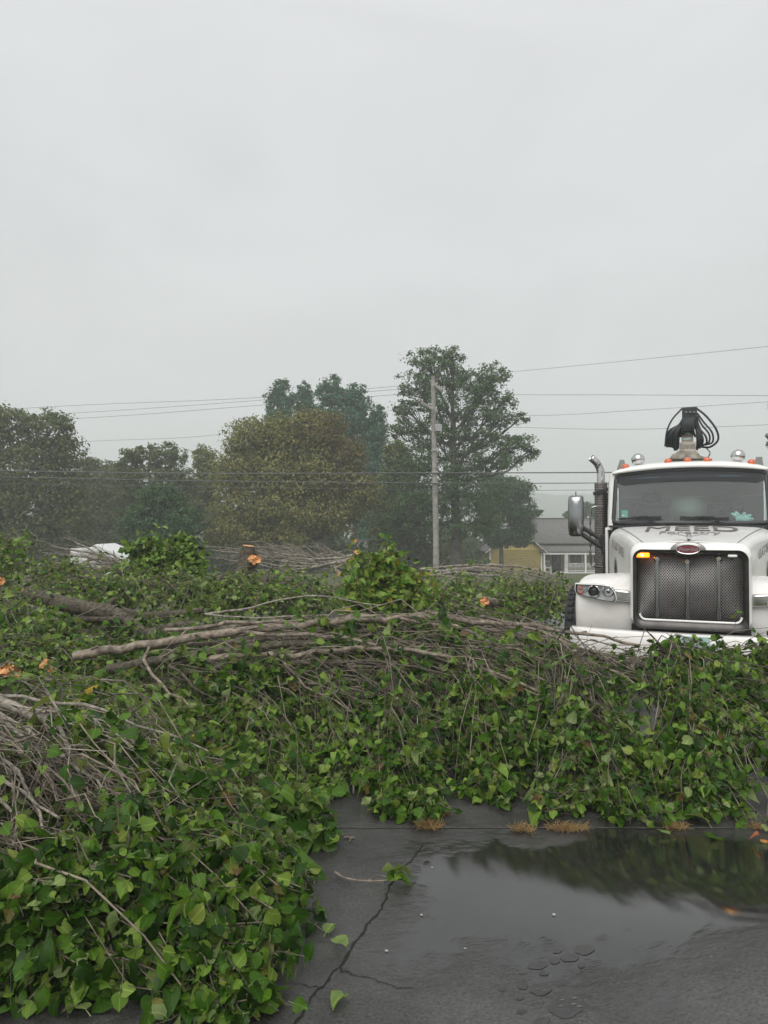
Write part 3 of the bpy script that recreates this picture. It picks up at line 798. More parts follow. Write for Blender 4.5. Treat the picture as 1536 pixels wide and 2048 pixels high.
# main block behind the porch
PX1 = hx(1083); PX2 = hx(1330)
b = MB(); b.box((PX1 + .08, 2.2, 0), (PX2, 9.5, hz(1088))); b.build('porch_wall', M['porchshade'], house, smooth=False)
zr, zl = hz(1037, HY + 6), hz(1086, HY + 1.5)
b = MB(); b.add([(hx(1068), 1.3, zl), (PX2 + .5, 1.3, zl), (PX2 + .5, 6, zr), (hx(1068), 6, zr), (PX2 + .5, 10.7, zl), (hx(1068), 10.7, zl)], [(0, 1, 2, 3), (3, 2, 4, 5)])
mrf = b.build('roof', M['shingle'], house, smooth=False)
sol = mrf.modifiers.new('thick', 'SOLIDIFY'); sol.thickness = 0.16; sol.offset = -1
b = MB(); b.bar((hx(1068), 6, zr + .03), (PX2 + .5, 6, zr + .03), .34, .07); b.build('ridge_cap', M['shingle'], mrf)
zp0, zp1 = hz(1103, HY - 0.3), zl - 0.02
b = MB(); b.add([(PX1 - .3, -.5, zp0), (PX2 + .5, -.5, zp0), (PX2 + .5, 2.1, zp1 - .06), (PX1 - .3, 2.1, zp1 - .06)], [(0, 1, 2, 3)])
o = b.build('porch_roof', M['shingle'], house, smooth=False); sol = o.modifiers.new('thick', 'SOLIDIFY'); sol.thickness = 0.1; sol.offset = -1
b = MB(); b.box((PX1 + .08, -.42, zp0 - .3), (PX2, -.26, zp0 - .11)); b.build('porch_beam', M['trim'], house)
fz = hz(1144)
b = MB(); b.box((PX1 + .08, -.45, 0), (PX2, 2.19, fz - .1)); b.build('foundation', M['stone'], house)
b = MB(); b.box((PX1 + .08, -.55, fz - .098), (PX2, 2.19, fz)); b.build('porch_floor', M['trim'], house)
for px, w in ((1085, .14), (1129, .34), (1167, .16), (1215, .16), (1262, .16)):
    b = MB(); x = hx(px) + .1; b.box((x - w / 2, -.4, fz + .002), (x + w / 2, -.4 + w, zp0 - .302)); b.build('column', M['trim'] if w < .3 else mat('weathered_column', (0.42, 0.41, 0.39), .8, color2=(0.62, 0.61, 0.58), vscale=4), house)
def railing(pxa, pxb):
    a, c = hx(pxa), hx(pxb); b = MB()
    b.box((a, -.36, fz + .12), (c, -.30, fz + .18)); b.box((a, -.37, fz + .84), (c, -.29, fz + .90))
    n = int((c - a) / .13)
    for i in range(n):
        x = a + (i + .5) * (c - a) / n; b.box((x - .02, -.35, fz + .182), (x + .02, -.31, fz + .838))
    b.build('railing', M['trim'], house, smooth=False)
railing(1135, 1166); railing(1170, 1214); railing(1217, 1260)
for (pa, pb, pt, pbm) in ((1141, 1164, 1106, 1132), (1188, 1210, 1106, 1132)):
    a, c = hx(pa, HY + 2), hx(pb, HY + 2); t_, b_ = hz(pt, HY + 2), hz(pbm, HY + 2)
    b = MB(); b.box((a - .09, 2.12, b_ - .09), (a, 2.198, t_ + .09)); b.box((c, 2.12, b_ - .09), (c + .09, 2.198, t_ + .09)); b.box((a, 2.12, t_), (c, 2.198, t_ + .09)); b.box((a, 2.12, b_ - .09), (c, 2.198, b_)); b.box(((a + c) / 2 - .03, 2.12, b_), ((a + c) / 2 + .03, 2.198, t_))
    w_ = b.build('window', M['trim'], house, smooth=False)
    for u, v in ((a, (a + c) / 2 - .03), ((a + c) / 2 + .03, c)):
        b = MB(); b.box((u, 2.15, b_), (v, 2.17, t_)); b.build('pane', M['darkglass'], w_, smooth=False)
a, c = hx(1104, HY + 2), hx(1122, HY + 2)
b = MB(); b.box((a, 2.13, fz + .002), (c, 2.196, fz + 2.1)); b.build('door', M['darkglass'], house, smooth=False)
# chair on the porch
ch = tag(empty('porch_chair', (house.location[0] + hx(1098), HY + 0.6, HZ + fz)), 'white slatted chair on the porch next to the corner column', 'chair')
b = MB(); b.box((-.3, -.28, .38), (.3, .28, .43)); b.build('seat', M['trim'], ch)
for k in range(5):
    b = MB(); x = -.26 + .13 * k; b.bar((x, .27, .44), (x, .42, 1.12), .08, .02, up=(1, 0, 0)); b.build('slat', M['trim'], ch)
b = MB(); b.bar((-.31, .40, 1.05), (.31, .40, 1.05), .03, .07); b.build('top_rail', M['trim'], ch)
for x in (-.27, .27):
    for y in (-.24, .24):
        b = MB(); b.box((x - .03, y - .03, 0), (x + .03, y + .03, .378)); b.build('leg', M['trim'], ch)
    b = MB(); b.box((x - .05, -.3, .62), (x + .05, .3, .65)); b.box((x - .03, -.27, .432), (x + .03, -.22, .618)); b.build('arm', M['trim'], ch)

# shed half hidden under the browning tree
M['metalroof'] = mat('grey_metal_roof', (0.21, 0.20, 0.205), 0.45, var=0.1, vscale=2)
M['shedwall'] = mat('brown_shed_wall', (0.10, 0.065, 0.045), 0.85, var=0.2)
SY = 58.0
p0 = at(668, 1112, SY); p1 = at(736, 1082, SY)
shed = tag(empty('shed', ((p0[0] + p1[0]) / 2, SY, gz(SY))), 'small shed with grey ribbed metal roof under the browning tree', 'shed')
hw = (p1[0] - p0[0]) / 2; ez = p0[2] - gz(SY); rz_ = p1[2] - gz(SY)
b = MB(); b.box((-hw + .1, .3, 0), (hw - .1, 3.7, ez - .02)); b.prism([(.3, ez - .02), (3.7, ez - .02), (2.0, rz_ - .1)], -hw + .1, hw - .1, 'yz'); b.build('wall', M['shedwall'], shed, smooth=False)
for yy0, yy1 in ((0.0, 2.0), (4.0, 2.0)):
    k = int(2 * hw / 0.3)
    for i in range(k):
        xa = -hw + 2 * hw * i / k; xb = xa + 2 * hw / k - .02
        b = MB(); V = [(xa, yy0, ez - .06), (xb, yy0, ez - .06), (xb, yy1, rz_), (xa, yy1, rz_)]
        V2 = [(x, y, z + .04) for x, y, z in V]; b.add(V + V2, [(0, 1, 2, 3), (4, 5, 6, 7), (0, 1, 5, 4), (1, 2, 6, 5), (2, 3, 7, 6), (3, 0, 4, 7)])
        b.build('roof_panel', M['metalroof'], shed, smooth=False)
b = MB(); b.bar((-hw - .05, 2, rz_ + .05), (hw + .05, 2, rz_ + .05), .25, .05); b.build('ridge_cap', M['metalroof'], shed)
b = MB(); b.box((hw - .12, .9, .1), (hw - .085, 1.8, 2.0)); b.build('door', M['trim'], shed)

# white trailer behind the bare branches
M['whitepanel'] = mat('white_panel', (0.66, 0.67, 0.66), 0.4, var=0.06, vscale=2)
M['rubber'] = mat('tyre_rubber', (0.022, 0.022, 0.023), 0.7, var=0.2, vscale=20, bump=0.3, bscale=60)
TY = 24.0
tcx = at(195, 1100, TY)[0]
tr_ = tag(empty('trailer', (tcx, TY, 0)), 'white boxy trailer half hidden behind the fan of bare branches', 'trailer')
def tx(px): return at(px, 1100, TY)[0] - tcx
def tz(py): return at(195, py, TY)[2]
b = MB(); b.prism([(tx(140), .42), (tx(252), .42), (tx(252), tz(1118)), (tx(236), tz(1106)), (tx(192), tz(1088)), (tx(182), tz(1094)), (tx(181), tz(1098)), (tx(140), tz(1097))], 0, 1.7); b.build('body', M['whitepanel'], tr_, smooth=False, bevel=.03)
for xa, xb in ((143, 162), (164, 180), (184, 208), (210, 236)):
    b = MB(); b.box((tx(xa), -.012, .55), (tx(xb), -.001, tz(1104 if xa < 200 else 1112))); b.build('panel', M['whitepanel'], tr_, smooth=False, bevel=.008)
b = MB(); b.box((tx(142), .1, .3), (tx(250), 1.6, .418)); b.build('frame', M['rubber'], tr_)
for y in (-.02, 1.5):
    w_ = empty('wheel', (tx(215), y + .1, .3), 0, tr_)
    b = MB(); b.lathe([(.16, -.08), (.28, -.09), (.3, -.05), (.3, .05), (.28, .09), (.16, .08)], (0, 0, 0), 'y', 24); b.build('tyre', M['rubber'], w_)
    b = MB(); b.lathe([(.02, -.09), (.15, -.085), (.155, 0), (.15, .085), (.02, .09)], (0, 0, 0), 'y', 18); b.build('rim', M['whitepanel'], w_)

# ================================================================== POLES AND LINES
M['polewood'] = mat('weathered_pole', (0.20, 0.185, 0.165), 0.85, color2=(0.34, 0.32, 0.29), vscale=3, bump=0.8, bscale=14)
M['wire'] = mat('overhead_wire', (0.075, 0.077, 0.08), 0.5)
M['galv'] = mat('galvanised_steel', (0.36, 0.37, 0.38), 0.45, metal=0.6, var=0.15)
PY = 41.0
pb, pt = at(872, 1150, PY), at(866, 752, PY)
pole = tag(empty('utility_pole', (pb[0], PY, gz(PY))), 'tall weathered wooden utility pole in front of the open crowned oak', 'utility pole')
def pl(px, py, dy=0.0):
    return at(px, py, PY + dy) - np.array(pole.location)
zt = pl(866, 752)[2]
b = MB(); b.tube([(0, 0, -.3), (0, 0, 2), (pl(869, 940)[0], 0, pl(869, 940)[2]), (pl(866, 752)[0], 0, zt)], [.175, .165, .145, .115], 14); b.build('pole', M['polewood'], pole)
for (pa, qa, pc, qc) in ((862, 765, 884, 783), (842, 806, 874, 824)):
    A_, B_ = pl(pa, qa, .9), pl(pc, qc, -1.3)
    b = MB(); b.bar(A_ - (0, .16, 0), B_ - (0, .16, 0), .09, .12); arm = b.build('crossarm', M['polewood'], pole)
    for t in (0.08, 0.5, 0.94):
        p = A_ + (B_ - A_) * t - (0, .16, 0); b = MB(); b.lathe([(.02, .05), (.05, .08), (.03, .12), (.06, .15), (.03, .22)], p, 'z', 10); b.build('insulator', M['galv'], arm)
b = MB(); b.box(tuple(pl(871, 864) + (-.05, -.36, 0)), tuple(pl(883, 850) + (0, -.18, 0))); b.build('switch_box', M['galv'], pole, bevel=.02)
b = MB(); b.tube(spline([pl(864, 818) - (0, .22, 0), pl(873, 826) - (0, .24, 0), pl(877, 850) - (0, .22, 0)], 10), .035, 6); b.build('riser_cable', M['wire'], pole)
for q in (900, 944, 966):
    p = pl(869.5, q); b = MB(); b.box((p[0] - .19, -.2, p[2] - .05), (p[0] + .19, -.13, p[2] + .05)); b.build('bracket', M['galv'], pole)
# a further pole down the road
p2 = at(937, 1140, 92)
far = tag(empty('utility_pole', (p2[0], 92, gz(92))), 'thin distant utility pole seen between the oak trunk and the house', 'utility pole')
b = MB(); zt2 = at(937, 1066, 92)[2] - gz(92); b.tube([(0, 0, -.3), (0, 0, zt2)], [.16, .12], 10); b.build('pole', M['polewood'], far)
b = MB(); b.bar((-1, 0, zt2 - .5), (1, 0, zt2 - .5), .1, .12); b.build('crossarm', M['polewood'], far)
b = MB(); b.lathe([(.05, -.4), (.2, -.38), (.22, .3), (.06, .42)], (-.25, -.3, zt2 - 1.4), 'z', 12); b.build('transformer', M['galv'], far)

def wire(label, ctrl, r, n=28):
    P = np.array([at(*c) for c in ctrl]); pts = spline(P, n)
    o0 = pts[0]
    b = MB(); b.tube(pts - o0, r, 5)
    o = b.build('power_line', M['wire'], None, fix=False); o.location = o0
    return tag(o, label, 'power line', 'overhead lines on the utility pole')
wire('topmost thin wire running off beside the dark pines to the far edge', [(-300, 838, 60), (130, 812, 50), (500, 796, 45), (868, 766, 41)], .011)
wire('second thin wire from the pole top, just under the topmost one', [(-300, 846, 61), (130, 827, 51), (500, 802, 45.5), (878, 772, 41)], .011)
wire('third thin wire from the pole top, lowest of the upper three', [(-300, 858, 59), (170, 836, 49), (500, 812, 44.5), (882, 782, 41)], .011)
wire('faint single wire crossing the sky low over the thin crowned tree', [(-300, 905, 60), (170, 883, 49), (440, 869, 45), (845, 812, 41.5)], .009)
wire('steep thin wire climbing from the oak top towards the upper right sky', [(868, 757, 41), (1010, 745, 38), (1280, 719, 33), (1700, 676, 27)], .008)
wire('level thin wire running from the pole over the oak towards the truck side', [(884, 783, 41), (1010, 789, 39.5), (1280, 790, 36), (1800, 793, 32)], .010)
wire('rising thin wire passing just above the black crane hoses', [(872, 822, 41), (1065, 831, 38), (1300, 819, 34), (1800, 786, 28)], .008)
wire('level thin wire passing behind the black crane hoses', [(880, 848, 41), (1050, 855, 38), (1300, 858, 34), (1800, 838, 28)], .008)
wire('upper of the thick dark cables strung across in front of all the trees', [(-400, 940, 40.6), (0, 942, 40.6), (400, 947, 40.6), (868, 946, 40.75), (1190, 945, 40.6), (1900, 941, 40.6)], .032, 50)
wire('lower thick dark cable just beneath the upper thick cable', [(-400, 950, 40.6), (0, 954, 40.6), (400, 962, 40.6), (868, 966, 40.75), (1190, 966, 40.6), (1900, 960, 40.6)], .024, 50)
wire('thinnest lowest cable under the two thick dark cables', [(-400, 962, 40.6), (0, 967, 40.6), (400, 974, 40.6), (868, 980, 40.75), (1190, 980, 40.6), (1900, 974, 40.6)], .012, 50)

# ================================================================== TRUCK
TA = math.radians(22.4); TR = 8.0
TO = np.array((math.sin(TA) * TR, math.cos(TA) * TR, 0.0))
truck = tag(empty('truck', TO, -TA), 'big white forestry truck with wide mesh grille and crane mast behind its cab', 'truck')
def tl(px, py, t):
    """image point on the truck's own plane y = t -> (x, z) in the truck's frame"""
    d = (at(px, py, 10.0) - CAM) / 10.0
    ya = np.array((math.sin(TA), math.cos(TA))); xa = np.array((math.cos(TA), -math.sin(TA)))
    s = (t + TO[:2] @ ya) / (d[:2] @ ya)
    p = CAM + s * d - TO
    return float(p[:2] @ xa), float(p[2])

M['paint'] = mat('white_truck_paint', (0.80, 0.79, 0.76), 0.28, spec=0.5, coat=0.4, var=0.06, vscale=3.5)
M['paintdirt'] = mat('white_truck_paint_low', (0.70, 0.675, 0.63), 0.38, spec=0.5, coat=0.25, color2=(0.80, 0.79, 0.765), vscale=3.2)
M['chrome'] = mat('chrome', (0.55, 0.55, 0.545), 0.10, metal=1.0, var=0.08, vscale=6)
M['dullchrome'] = mat('dull_chrome', (0.32, 0.31, 0.295), 0.24, metal=1.0, var=0.12, vscale=8)
M['mirrorshell'] = mat('mirror_shell_chrome', (0.30, 0.31, 0.312), 0.22, metal=1.0, var=0.1, vscale=4)
M['darkchrome'] = mat('dark_chrome', (0.075, 0.071, 0.069), 0.3, metal=0.9, var=0.2, vscale=8)
M['mesh'] = mat('grille_wire', (0.37, 0.355, 0.345), 0.42, metal=0.75, var=0.15)
M['black'] = mat('black_plastic', (0.014, 0.014, 0.015), 0.55, var=0.2)
M['gasket'] = mat('rubber_gasket', (0.02, 0.021, 0.024), 0.5)
M['glass'] = glass_mat('windscreen_glass', (0.80, 0.88, 0.86), 0.085, ior=1.33)
M['light_blocker'] = glass_mat('dark_sun_strip', (0.07, 0.10, 0.15), 0.015, ior=1.25)
M['clear'] = glass_mat('lamp_cover', (0.96, 0.97, 0.97), 0.06, ior=1.3)
M['interior'] = mat('cab_interior', (0.06, 0.06, 0.062), 0.8, var=0.2)
M['interior2'] = mat('cab_headliner', (0.16, 0.16, 0.16), 0.9)
M['amber'] = mat('amber_lens', (0.55, 0.11, 0.03), 0.25, spec=0.6, coat=0.4)
M['amberlit'] = mat('lit_amber_strobe', (0.9, 0.35, 0.02), 0.3, emit=(1.0, 0.20, 0.008), estr=1.7)
M['lamphot'] = mat('lit_strobe_core', (1, 0.8, 0.3), 0.3, emit=(1.0, 0.62, 0.10), estr=7.0)
M['red'] = mat('red_enamel', (0.19, 0.022, 0.035), 0.3, coat=0.5)
M['silver'] = mat('silver_letter', (0.42, 0.36, 0.36), 0.35, metal=0.6)
M['letter'] = mat('dark_letter_vinyl', (0.05, 0.035, 0.035), 0.4)
M['lettergrey'] = mat('grey_letter_vinyl', (0.22, 0.20, 0.19), 0.45)
M['reflector'] = mat('lamp_reflector', (.66, .66, .65), .35, metal=.1, var=.15, vscale=12)
M['marker'] = mat('faded_marker_lens', (.42, .16, .13), .3)
M['hose'] = mat('black_hydraulic_hose', (0.018, 0.019, 0.023), 0.45, var=0.2)
M['mastpaint'] = mat('worn_crane_paint', (0.20, 0.175, 0.14), 0.6, color2=(0.42, 0.38, 0.32), vscale=9, bump=0.4, bscale=30)
M['steel'] = mat('perforated_shield', (0.17, 0.155, 0.15), 0.42, metal=0.7, color2=(0.30, 0.28, 0.27), vscale=30)
M['dirtblack'] = mat('chassis_black', (0.018, 0.016, 0.015), 0.7, var=0.3)
M['aqua'] = mat('aqua_glove', (0.24, 0.46, 0.42), 0.8, var=0.25, vscale=12)
M['sticker'] = mat('teal_sticker', (0.05, 0.30, 0.22), 0.5)
M['plate'] = mat('plate_pale', (0.42, 0.56, 0.54), 0.45, var=0.06)

def lerp(a, b_, t): return a + (b_ - a) * t
# ---- hood: lofted sections from the grille back to the windscreen
def hood_z(x, t):
    u = np.clip((t - 0.05) / 1.8, 0, 1)
    wt = lerp(0.47, 0.86, u)
    return lerp(1.556, 1.728, u) + 0.018 * np.sin(u * PI) - 0.030 * (np.abs(x) / wt) ** 2.2
def hood_section(u):
    t = 0.05 + 1.8 * u
    wt = lerp(0.46, 0.80, u ** 0.9); ws = lerp(0.555, 0.945, u ** 1.15)
    zt = float(hood_z(wt, t))
    h = [(wt * k / 6, float(hood_z(wt * k / 6, t))) for k in range(7)]
    h += [(lerp(wt, ws, .45), zt - .022), (lerp(wt, ws, .78), zt - .06), (ws, zt - .125), (ws + .006, zt - .22),
          (ws + .004, 1.30), (ws + .004, 1.15), (ws + .002, 0.95), (ws, 0.72)]
    right = np.array(h); left = right[:0:-1] * (-1, 1)
    p = np.vstack((left, right))
    return np.c_[p[:, 0], np.full(len(p), t), p[:, 1]]
G = np.array([hood_section(u) for u in np.linspace(0, 1, 15)])
b = MB(); b.grid(G)
hood = b.build('hood', M['paint'], truck, sharp=None)
sol = hood.modifiers.new('thick', 'SOLIDIFY'); sol.thickness = 0.012; sol.offset = -1
sub = hood.modifiers.new('smooth', 'SUBSURF'); sub.levels = 1; sub.render_levels = 1

def rrect(x0, x1, z0, z1, r, n=7):
    P = []
    for cx, cz, a0 in ((x1 - r, z1 - r, 0), (x0 + r, z1 - r, 90), (x0 + r, z0 + r, 180), (x1 - r, z0 + r, 270)):
        for k in range(n):
            a = math.radians(a0 + 90 * k / (n - 1)); P.append((cx + r * math.cos(a), cz + r * math.sin(a)))
    return np.array(P)
def ring(outer, inner, t_out, t_in, depth):
    """frame between two outlines: front face slopes from t_out to t_in, with walls going back"""
    n = len(outer)
    def row(o, t): return np.c_[o[:, 0], np.full(n, t), o[:, 1]]
    G_ = np.stack([row(outer, t_out + depth), row(outer, t_out + .012), row(outer * .985 + inner * .015, t_out), row(outer * .5 + inner * .5, (t_out + t_in) / 2 - .012), row(outer * .03 + inner * .97, t_in), row(inner, t_in + .01), row(inner, t_in + depth)])
    G_ = np.concatenate((G_, G_[:, :1]), 1)
    m_ = MB(); m_.grid(G_); return m_
# white brow round the grille, then the chrome surround
def bowed(P, k=0.028):
    P = P.copy(); up = P[:, 1] > 1.3
    P[up, 1] += k * (1 - (P[up, 0] / .56) ** 2); return P
o_ = bowed(rrect(-.566, .566, .69, 1.535, .11)); i_ = bowed(rrect(-.535, .535, .69 + .01, 1.465, .085))
ring(o_, i_, .045, .0, .06).build('hood_crown', M['paint'], truck, sharp=50)
o2 = bowed(rrect(-.534, .534, .675, 1.464, .085)); i2 = bowed(rrect(-.487, .487, .762, 1.425, .07), .024)
ring(o2, i2, -.035, -.005, .07).build('grille_surround', M['darkchrome'], truck, sharp=50)
b = MB(); b.box((-.50, .075, .72), (.50, .09, 1.47)); b.build('grille_backing', M['black'], truck)
# woven mesh: two sets of slanted wires, one joined part
wm = MB(); x0, x1, z0, z1 = -.487, .487, .765, 1.445
pitch = .0195
for sgn in (1, -1):
    for k in range(-60, 120):
        c_ = x0 + k * pitch * 1.25
        pts = []
        for (z) in np.linspace(z0, z1, 2): pts.append((c_ + sgn * (z - z0) * 0.78, z))
        (xa, za), (xb, zb) = pts
        if sgn < 0: pass
        # clip in x
        def cl(xa, za, xb, zb):
            if xb < xa: xa, za, xb, zb = xb, zb, xa, za
            if xb <= x0 or xa >= x1: return None
            if xa < x0: za += (zb - za) * (x0 - xa) / (xb - xa); xa = x0
            if xb > x1: zb = za + (zb - za) * (x1 - xa) / (xb - xa); xb = x1
            return xa, za, xb, zb
        q = cl(xa, za, xb, zb)
        if q and abs(q[2] - q[0]) > .01: wm.bar((q[0], .045 + .003 * sgn, q[1]), (q[2], .045 + .003 * sgn, q[3]), .007, .005, up=(0, 1, 0))
o = wm.build('grille_mesh', M['mesh'], truck, smooth=False); o['kind'] = 'stuff'
for px, ztop in ((1314, 1115), (1375, 1122), (1438, 1115)):
    x = tl(px, 1180, .02)[0]; zt = tl(px, ztop, .0)[1]
    b = MB(); b.box((x - .017, .018, .775), (x + .017, .036, zt)); br = b.build('grille_bar', M['mirrorshell'], truck, bevel=.006)
    b = MB(); b.lathe([(.024, .0), (.03, -.012), (.02, -.022)], (x, .02, zt - .012), 'y', 14); cp = b.build('bar_cap', M['chrome'], br)
    cp.scale = (1, 1, 1)
b = MB(); q = rrect(-.47, .47, .765, 1.2, .06)
bt = [p for p in q if p[1] < .83]; bt.sort(key=lambda p: p[0])
b.tube([(x, -.004, z) for x, z in bt], .011, 8); b.build('lower_trim', M['paint'], truck)
# oval badge with script
bx, bz = tl(1376, 1099, -.04)
b = MB(); A = np.linspace(0, 2 * PI, 40, endpoint=False)
def oval(rx, rz, t): return [(bx + rx * math.cos(a), t, bz + rz * math.sin(a)) for a in A]
def loft(rows):
    m_ = MB(); G_ = np.array(rows); G_ = np.concatenate((G_, G_[:, :1]), 1); m_.grid(G_); return m_
badge = loft([oval(.118, .052, .0), oval(.118, .052, -.045), oval(.110, .045, -.055), oval(.104, .039, -.052)]).build('badge', M['chrome'], truck)
b = MB(); V = oval(.104, .039, -.050); b.add(V, [list(range(40))]); b.build('badge_face', M['red'], badge)
loft([oval(.17, .075, .02), oval(.16, .070, -.024), oval(.118, .052, -.03)]).build('badge_bezel', M['dullchrome'], badge)

def text_mesh(body, size, ext=0.002, shear=0.0, font_scale_x=1.0):
    cu = bpy.data.curves.new('lettering', 'FONT'); cu.body = body; cu.size = size; cu.extrude = ext; cu.align_x = 'CENTER'; cu.align_y = 'CENTER'; cu.shear = shear; cu.resolution_u = 4
    tmp = bpy.data.objects.new('lettering', cu); COL.objects.link(tmp)
    dg = bpy.context.evaluated_depsgraph_get(); me = bpy.data.meshes.new_from_object(tmp.evaluated_get(dg))
    bpy.data.objects.remove(tmp); bpy.data.curves.remove(cu)
    V = np.zeros(len(me.vertices) * 3, np.float32); me.vertices.foreach_get('co', V); V = V.reshape(-1, 3).astype(float)
    V[:, 0] *= font_scale_x
    return me, V
def put_text(name, body, size, fn, m, parent, shear=0.0, sx=1.0, ext=0.002):
    me, V = text_mesh(body, size, ext, shear, sx)
    W_ = fn(V); me.vertices.foreach_set('co', np.asarray(W_, np.float32).ravel()); me.update()
    me.materials.clear(); me.materials.append(m)
    return link(bpy.data.objects.new(name, me), parent)
put_text('badge_script', 'Peterbilt', .052, lambda V: np.c_[V[:, 0] + bx, -.0545 - V[:, 2], V[:, 1] + bz], M['silver'], badge, shear=.35)
# strobes in the top corners of the grille
def strobe(px, py, w, h, m):
    x, z = tl(px, py, -.01); b = MB(); b.box((x - w / 2, -.03, z - h / 2), (x + w / 2, .02, z + h / 2)); return b.build('strobe', m, truck, bevel=.008)
st = strobe(1286, 1110, .125, .046, M['amberlit']); tag(st, 'amber strobe, lit')
x, z = tl(1284, 1110, -.03); b = MB(); b.lathe([(.012, 0), (.014, -.004), (.004, -.009)], (x, -.031, z), 'y', 14); b.build('lamp', M['lamphot'], st)
tag(strobe(1465, 1112, .085, .026, M['paint']), 'pale strobe, unlit')
b = MB(); b.box((x - .068, -.10, z - .030), (x + .068, .02, z - .0245)); b.build('light_blocker', M['black'], st)  # lip added under the strobe to keep its glow off the puddle
# hood ornament: a bird with spread wings
b = MB()
oz = float(hood_z(0, .14)); 
for s in (-1, 1):
    P = [(0, .10, oz + .035), (s * .05, .12, oz + .05), (s * .12, .16, oz + .062), (s * .175, .20, oz + .060)]
    Vq = []
    for k, p in enumerate(P):
        c_ = [.030, .028, .020, .006][k]; Vq += [(p[0], p[1] - c_, p[2] - .006), (p[0], p[1], p[2] + .008), (p[0], p[1] + c_, p[2] - .006)]
    b.add(Vq, [(3 * k + i, 3 * k + 3 + i, 3 * k + 4 + i, 3 * k + 1 + i) for k in range(3) for i in range(2)] + [(3 * k + 2, 3 * k + 5, 3 * k + 3, 3 * k) for k in range(3)])
b.tube([(0, .2, oz + .01), (0, .15, oz + .03), (0, .10, oz + .045), (0, .055, oz + .038), (0, .03, oz + .02)], [.012, .026, .028, .018, .006], 8)
b.tube([(0, .12, oz - .01), (0, .11, oz + .03)], [.02, .014], 8)
b.build('hood_ornament', M['chrome'], truck)
# seams of the hood
for s in (-1, 1):
    pts = []
    for u in np.linspace(0.03, .98, 14):
        t = .05 + 1.8 * u; xx = s * lerp(.43, .84, u) * .985; pts.append((xx, t, float(hood_z(xx, t)) + .0025 if u < .9 else float(hood_z(xx, t)) + .002))
    b = MB(); b.tube(pts, .0045, 5); b.build('hood_seam', M['lettergrey'], truck)
# lettering painted on the hood top and its flanks
def on_hood(xc, tc):
    def f(V):
        x = V[:, 0] + xc; t = tc + V[:, 1] * -1.0
        # read from the front: up in the letters is towards the cab
        t = tc + V[:, 1]
        return np.c_[x, t, hood_z(x, t) + .006 + V[:, 2]]
    return f
def fit(w, h, fn):
    def f(V):
        V = V.copy(); V[:, 0] *= w / np.ptp(V[:, 0]); V[:, 1] *= h / np.ptp(V[:, 1]); V[:, 1] -= (V[:, 1].max() + V[:, 1].min()) / 2; return fn(V)
    return f
put_text('lettering', 'MEED', .44, fit(.98, .64, on_hood(.02, 1.29)), M['letter'], truck)
put_text('lettering', 'Forestry', .235, fit(.62, .34, on_hood(.0, .74)), M['lettergrey'], truck)
b = MB()
for s in (-1, 1):
    xs_ = np.linspace(0.03, .28, 6); T0 = 1.76
    V = [(s * x, T0 - .035 * (i / 5) ** 2, float(hood_z(s * x, T0)) + .007) for i, x in enumerate(xs_)] + [(s * x, T0 + .035 * (1 - i / 5) + .004, float(hood_z(s * x, T0)) + .008) for i, x in enumerate(xs_)]
    b.add(V, [(i, i + 1, 7 + i, 6 + i) for i in range(5)])
b.build('decal', M['lettergrey'], truck, fix=False)
def flank_x(t, z):
    u = np.clip((np.asarray(t) - .05) / 1.8, 0, 1); return 0.555 + (0.945 - 0.555) * u ** 1.15 + .006
for s in (-1, 1):
    def onf(V, s=s):
        tt = 1.05 - s * 0 + (-V[:, 0] if s < 0 else V[:, 0]); z = 1.455 + V[:, 1] + (.10 * (tt - 1.05))
        return np.c_[s * (flank_x(tt, z) + .010 + V[:, 2]), tt, z]
    put_text('lettering', 'FLAT-TREE', .145, onf, M['lettergrey'], truck, sx=1.25)
    # dark tree-shaped decal standing in for the flank's vent
    prof = [(0, .33), (.05, .27), (.03, .26), (.09, .18), (.05, .17), (.12, .06), (.03, .06), (.03, 0)]
    poly = prof + [(-x, z) for x, z in prof[:0:-1]]
    V = [(s * (float(flank_x(1.28 + x, 1.2)) + .012), 1.28 + x * 1.2, 1.02 + z) for x, z in poly]
    b = MB(); b.add(V, [list(range(len(V)))]); b.build('decal', M['letter'], truck, fix=False)

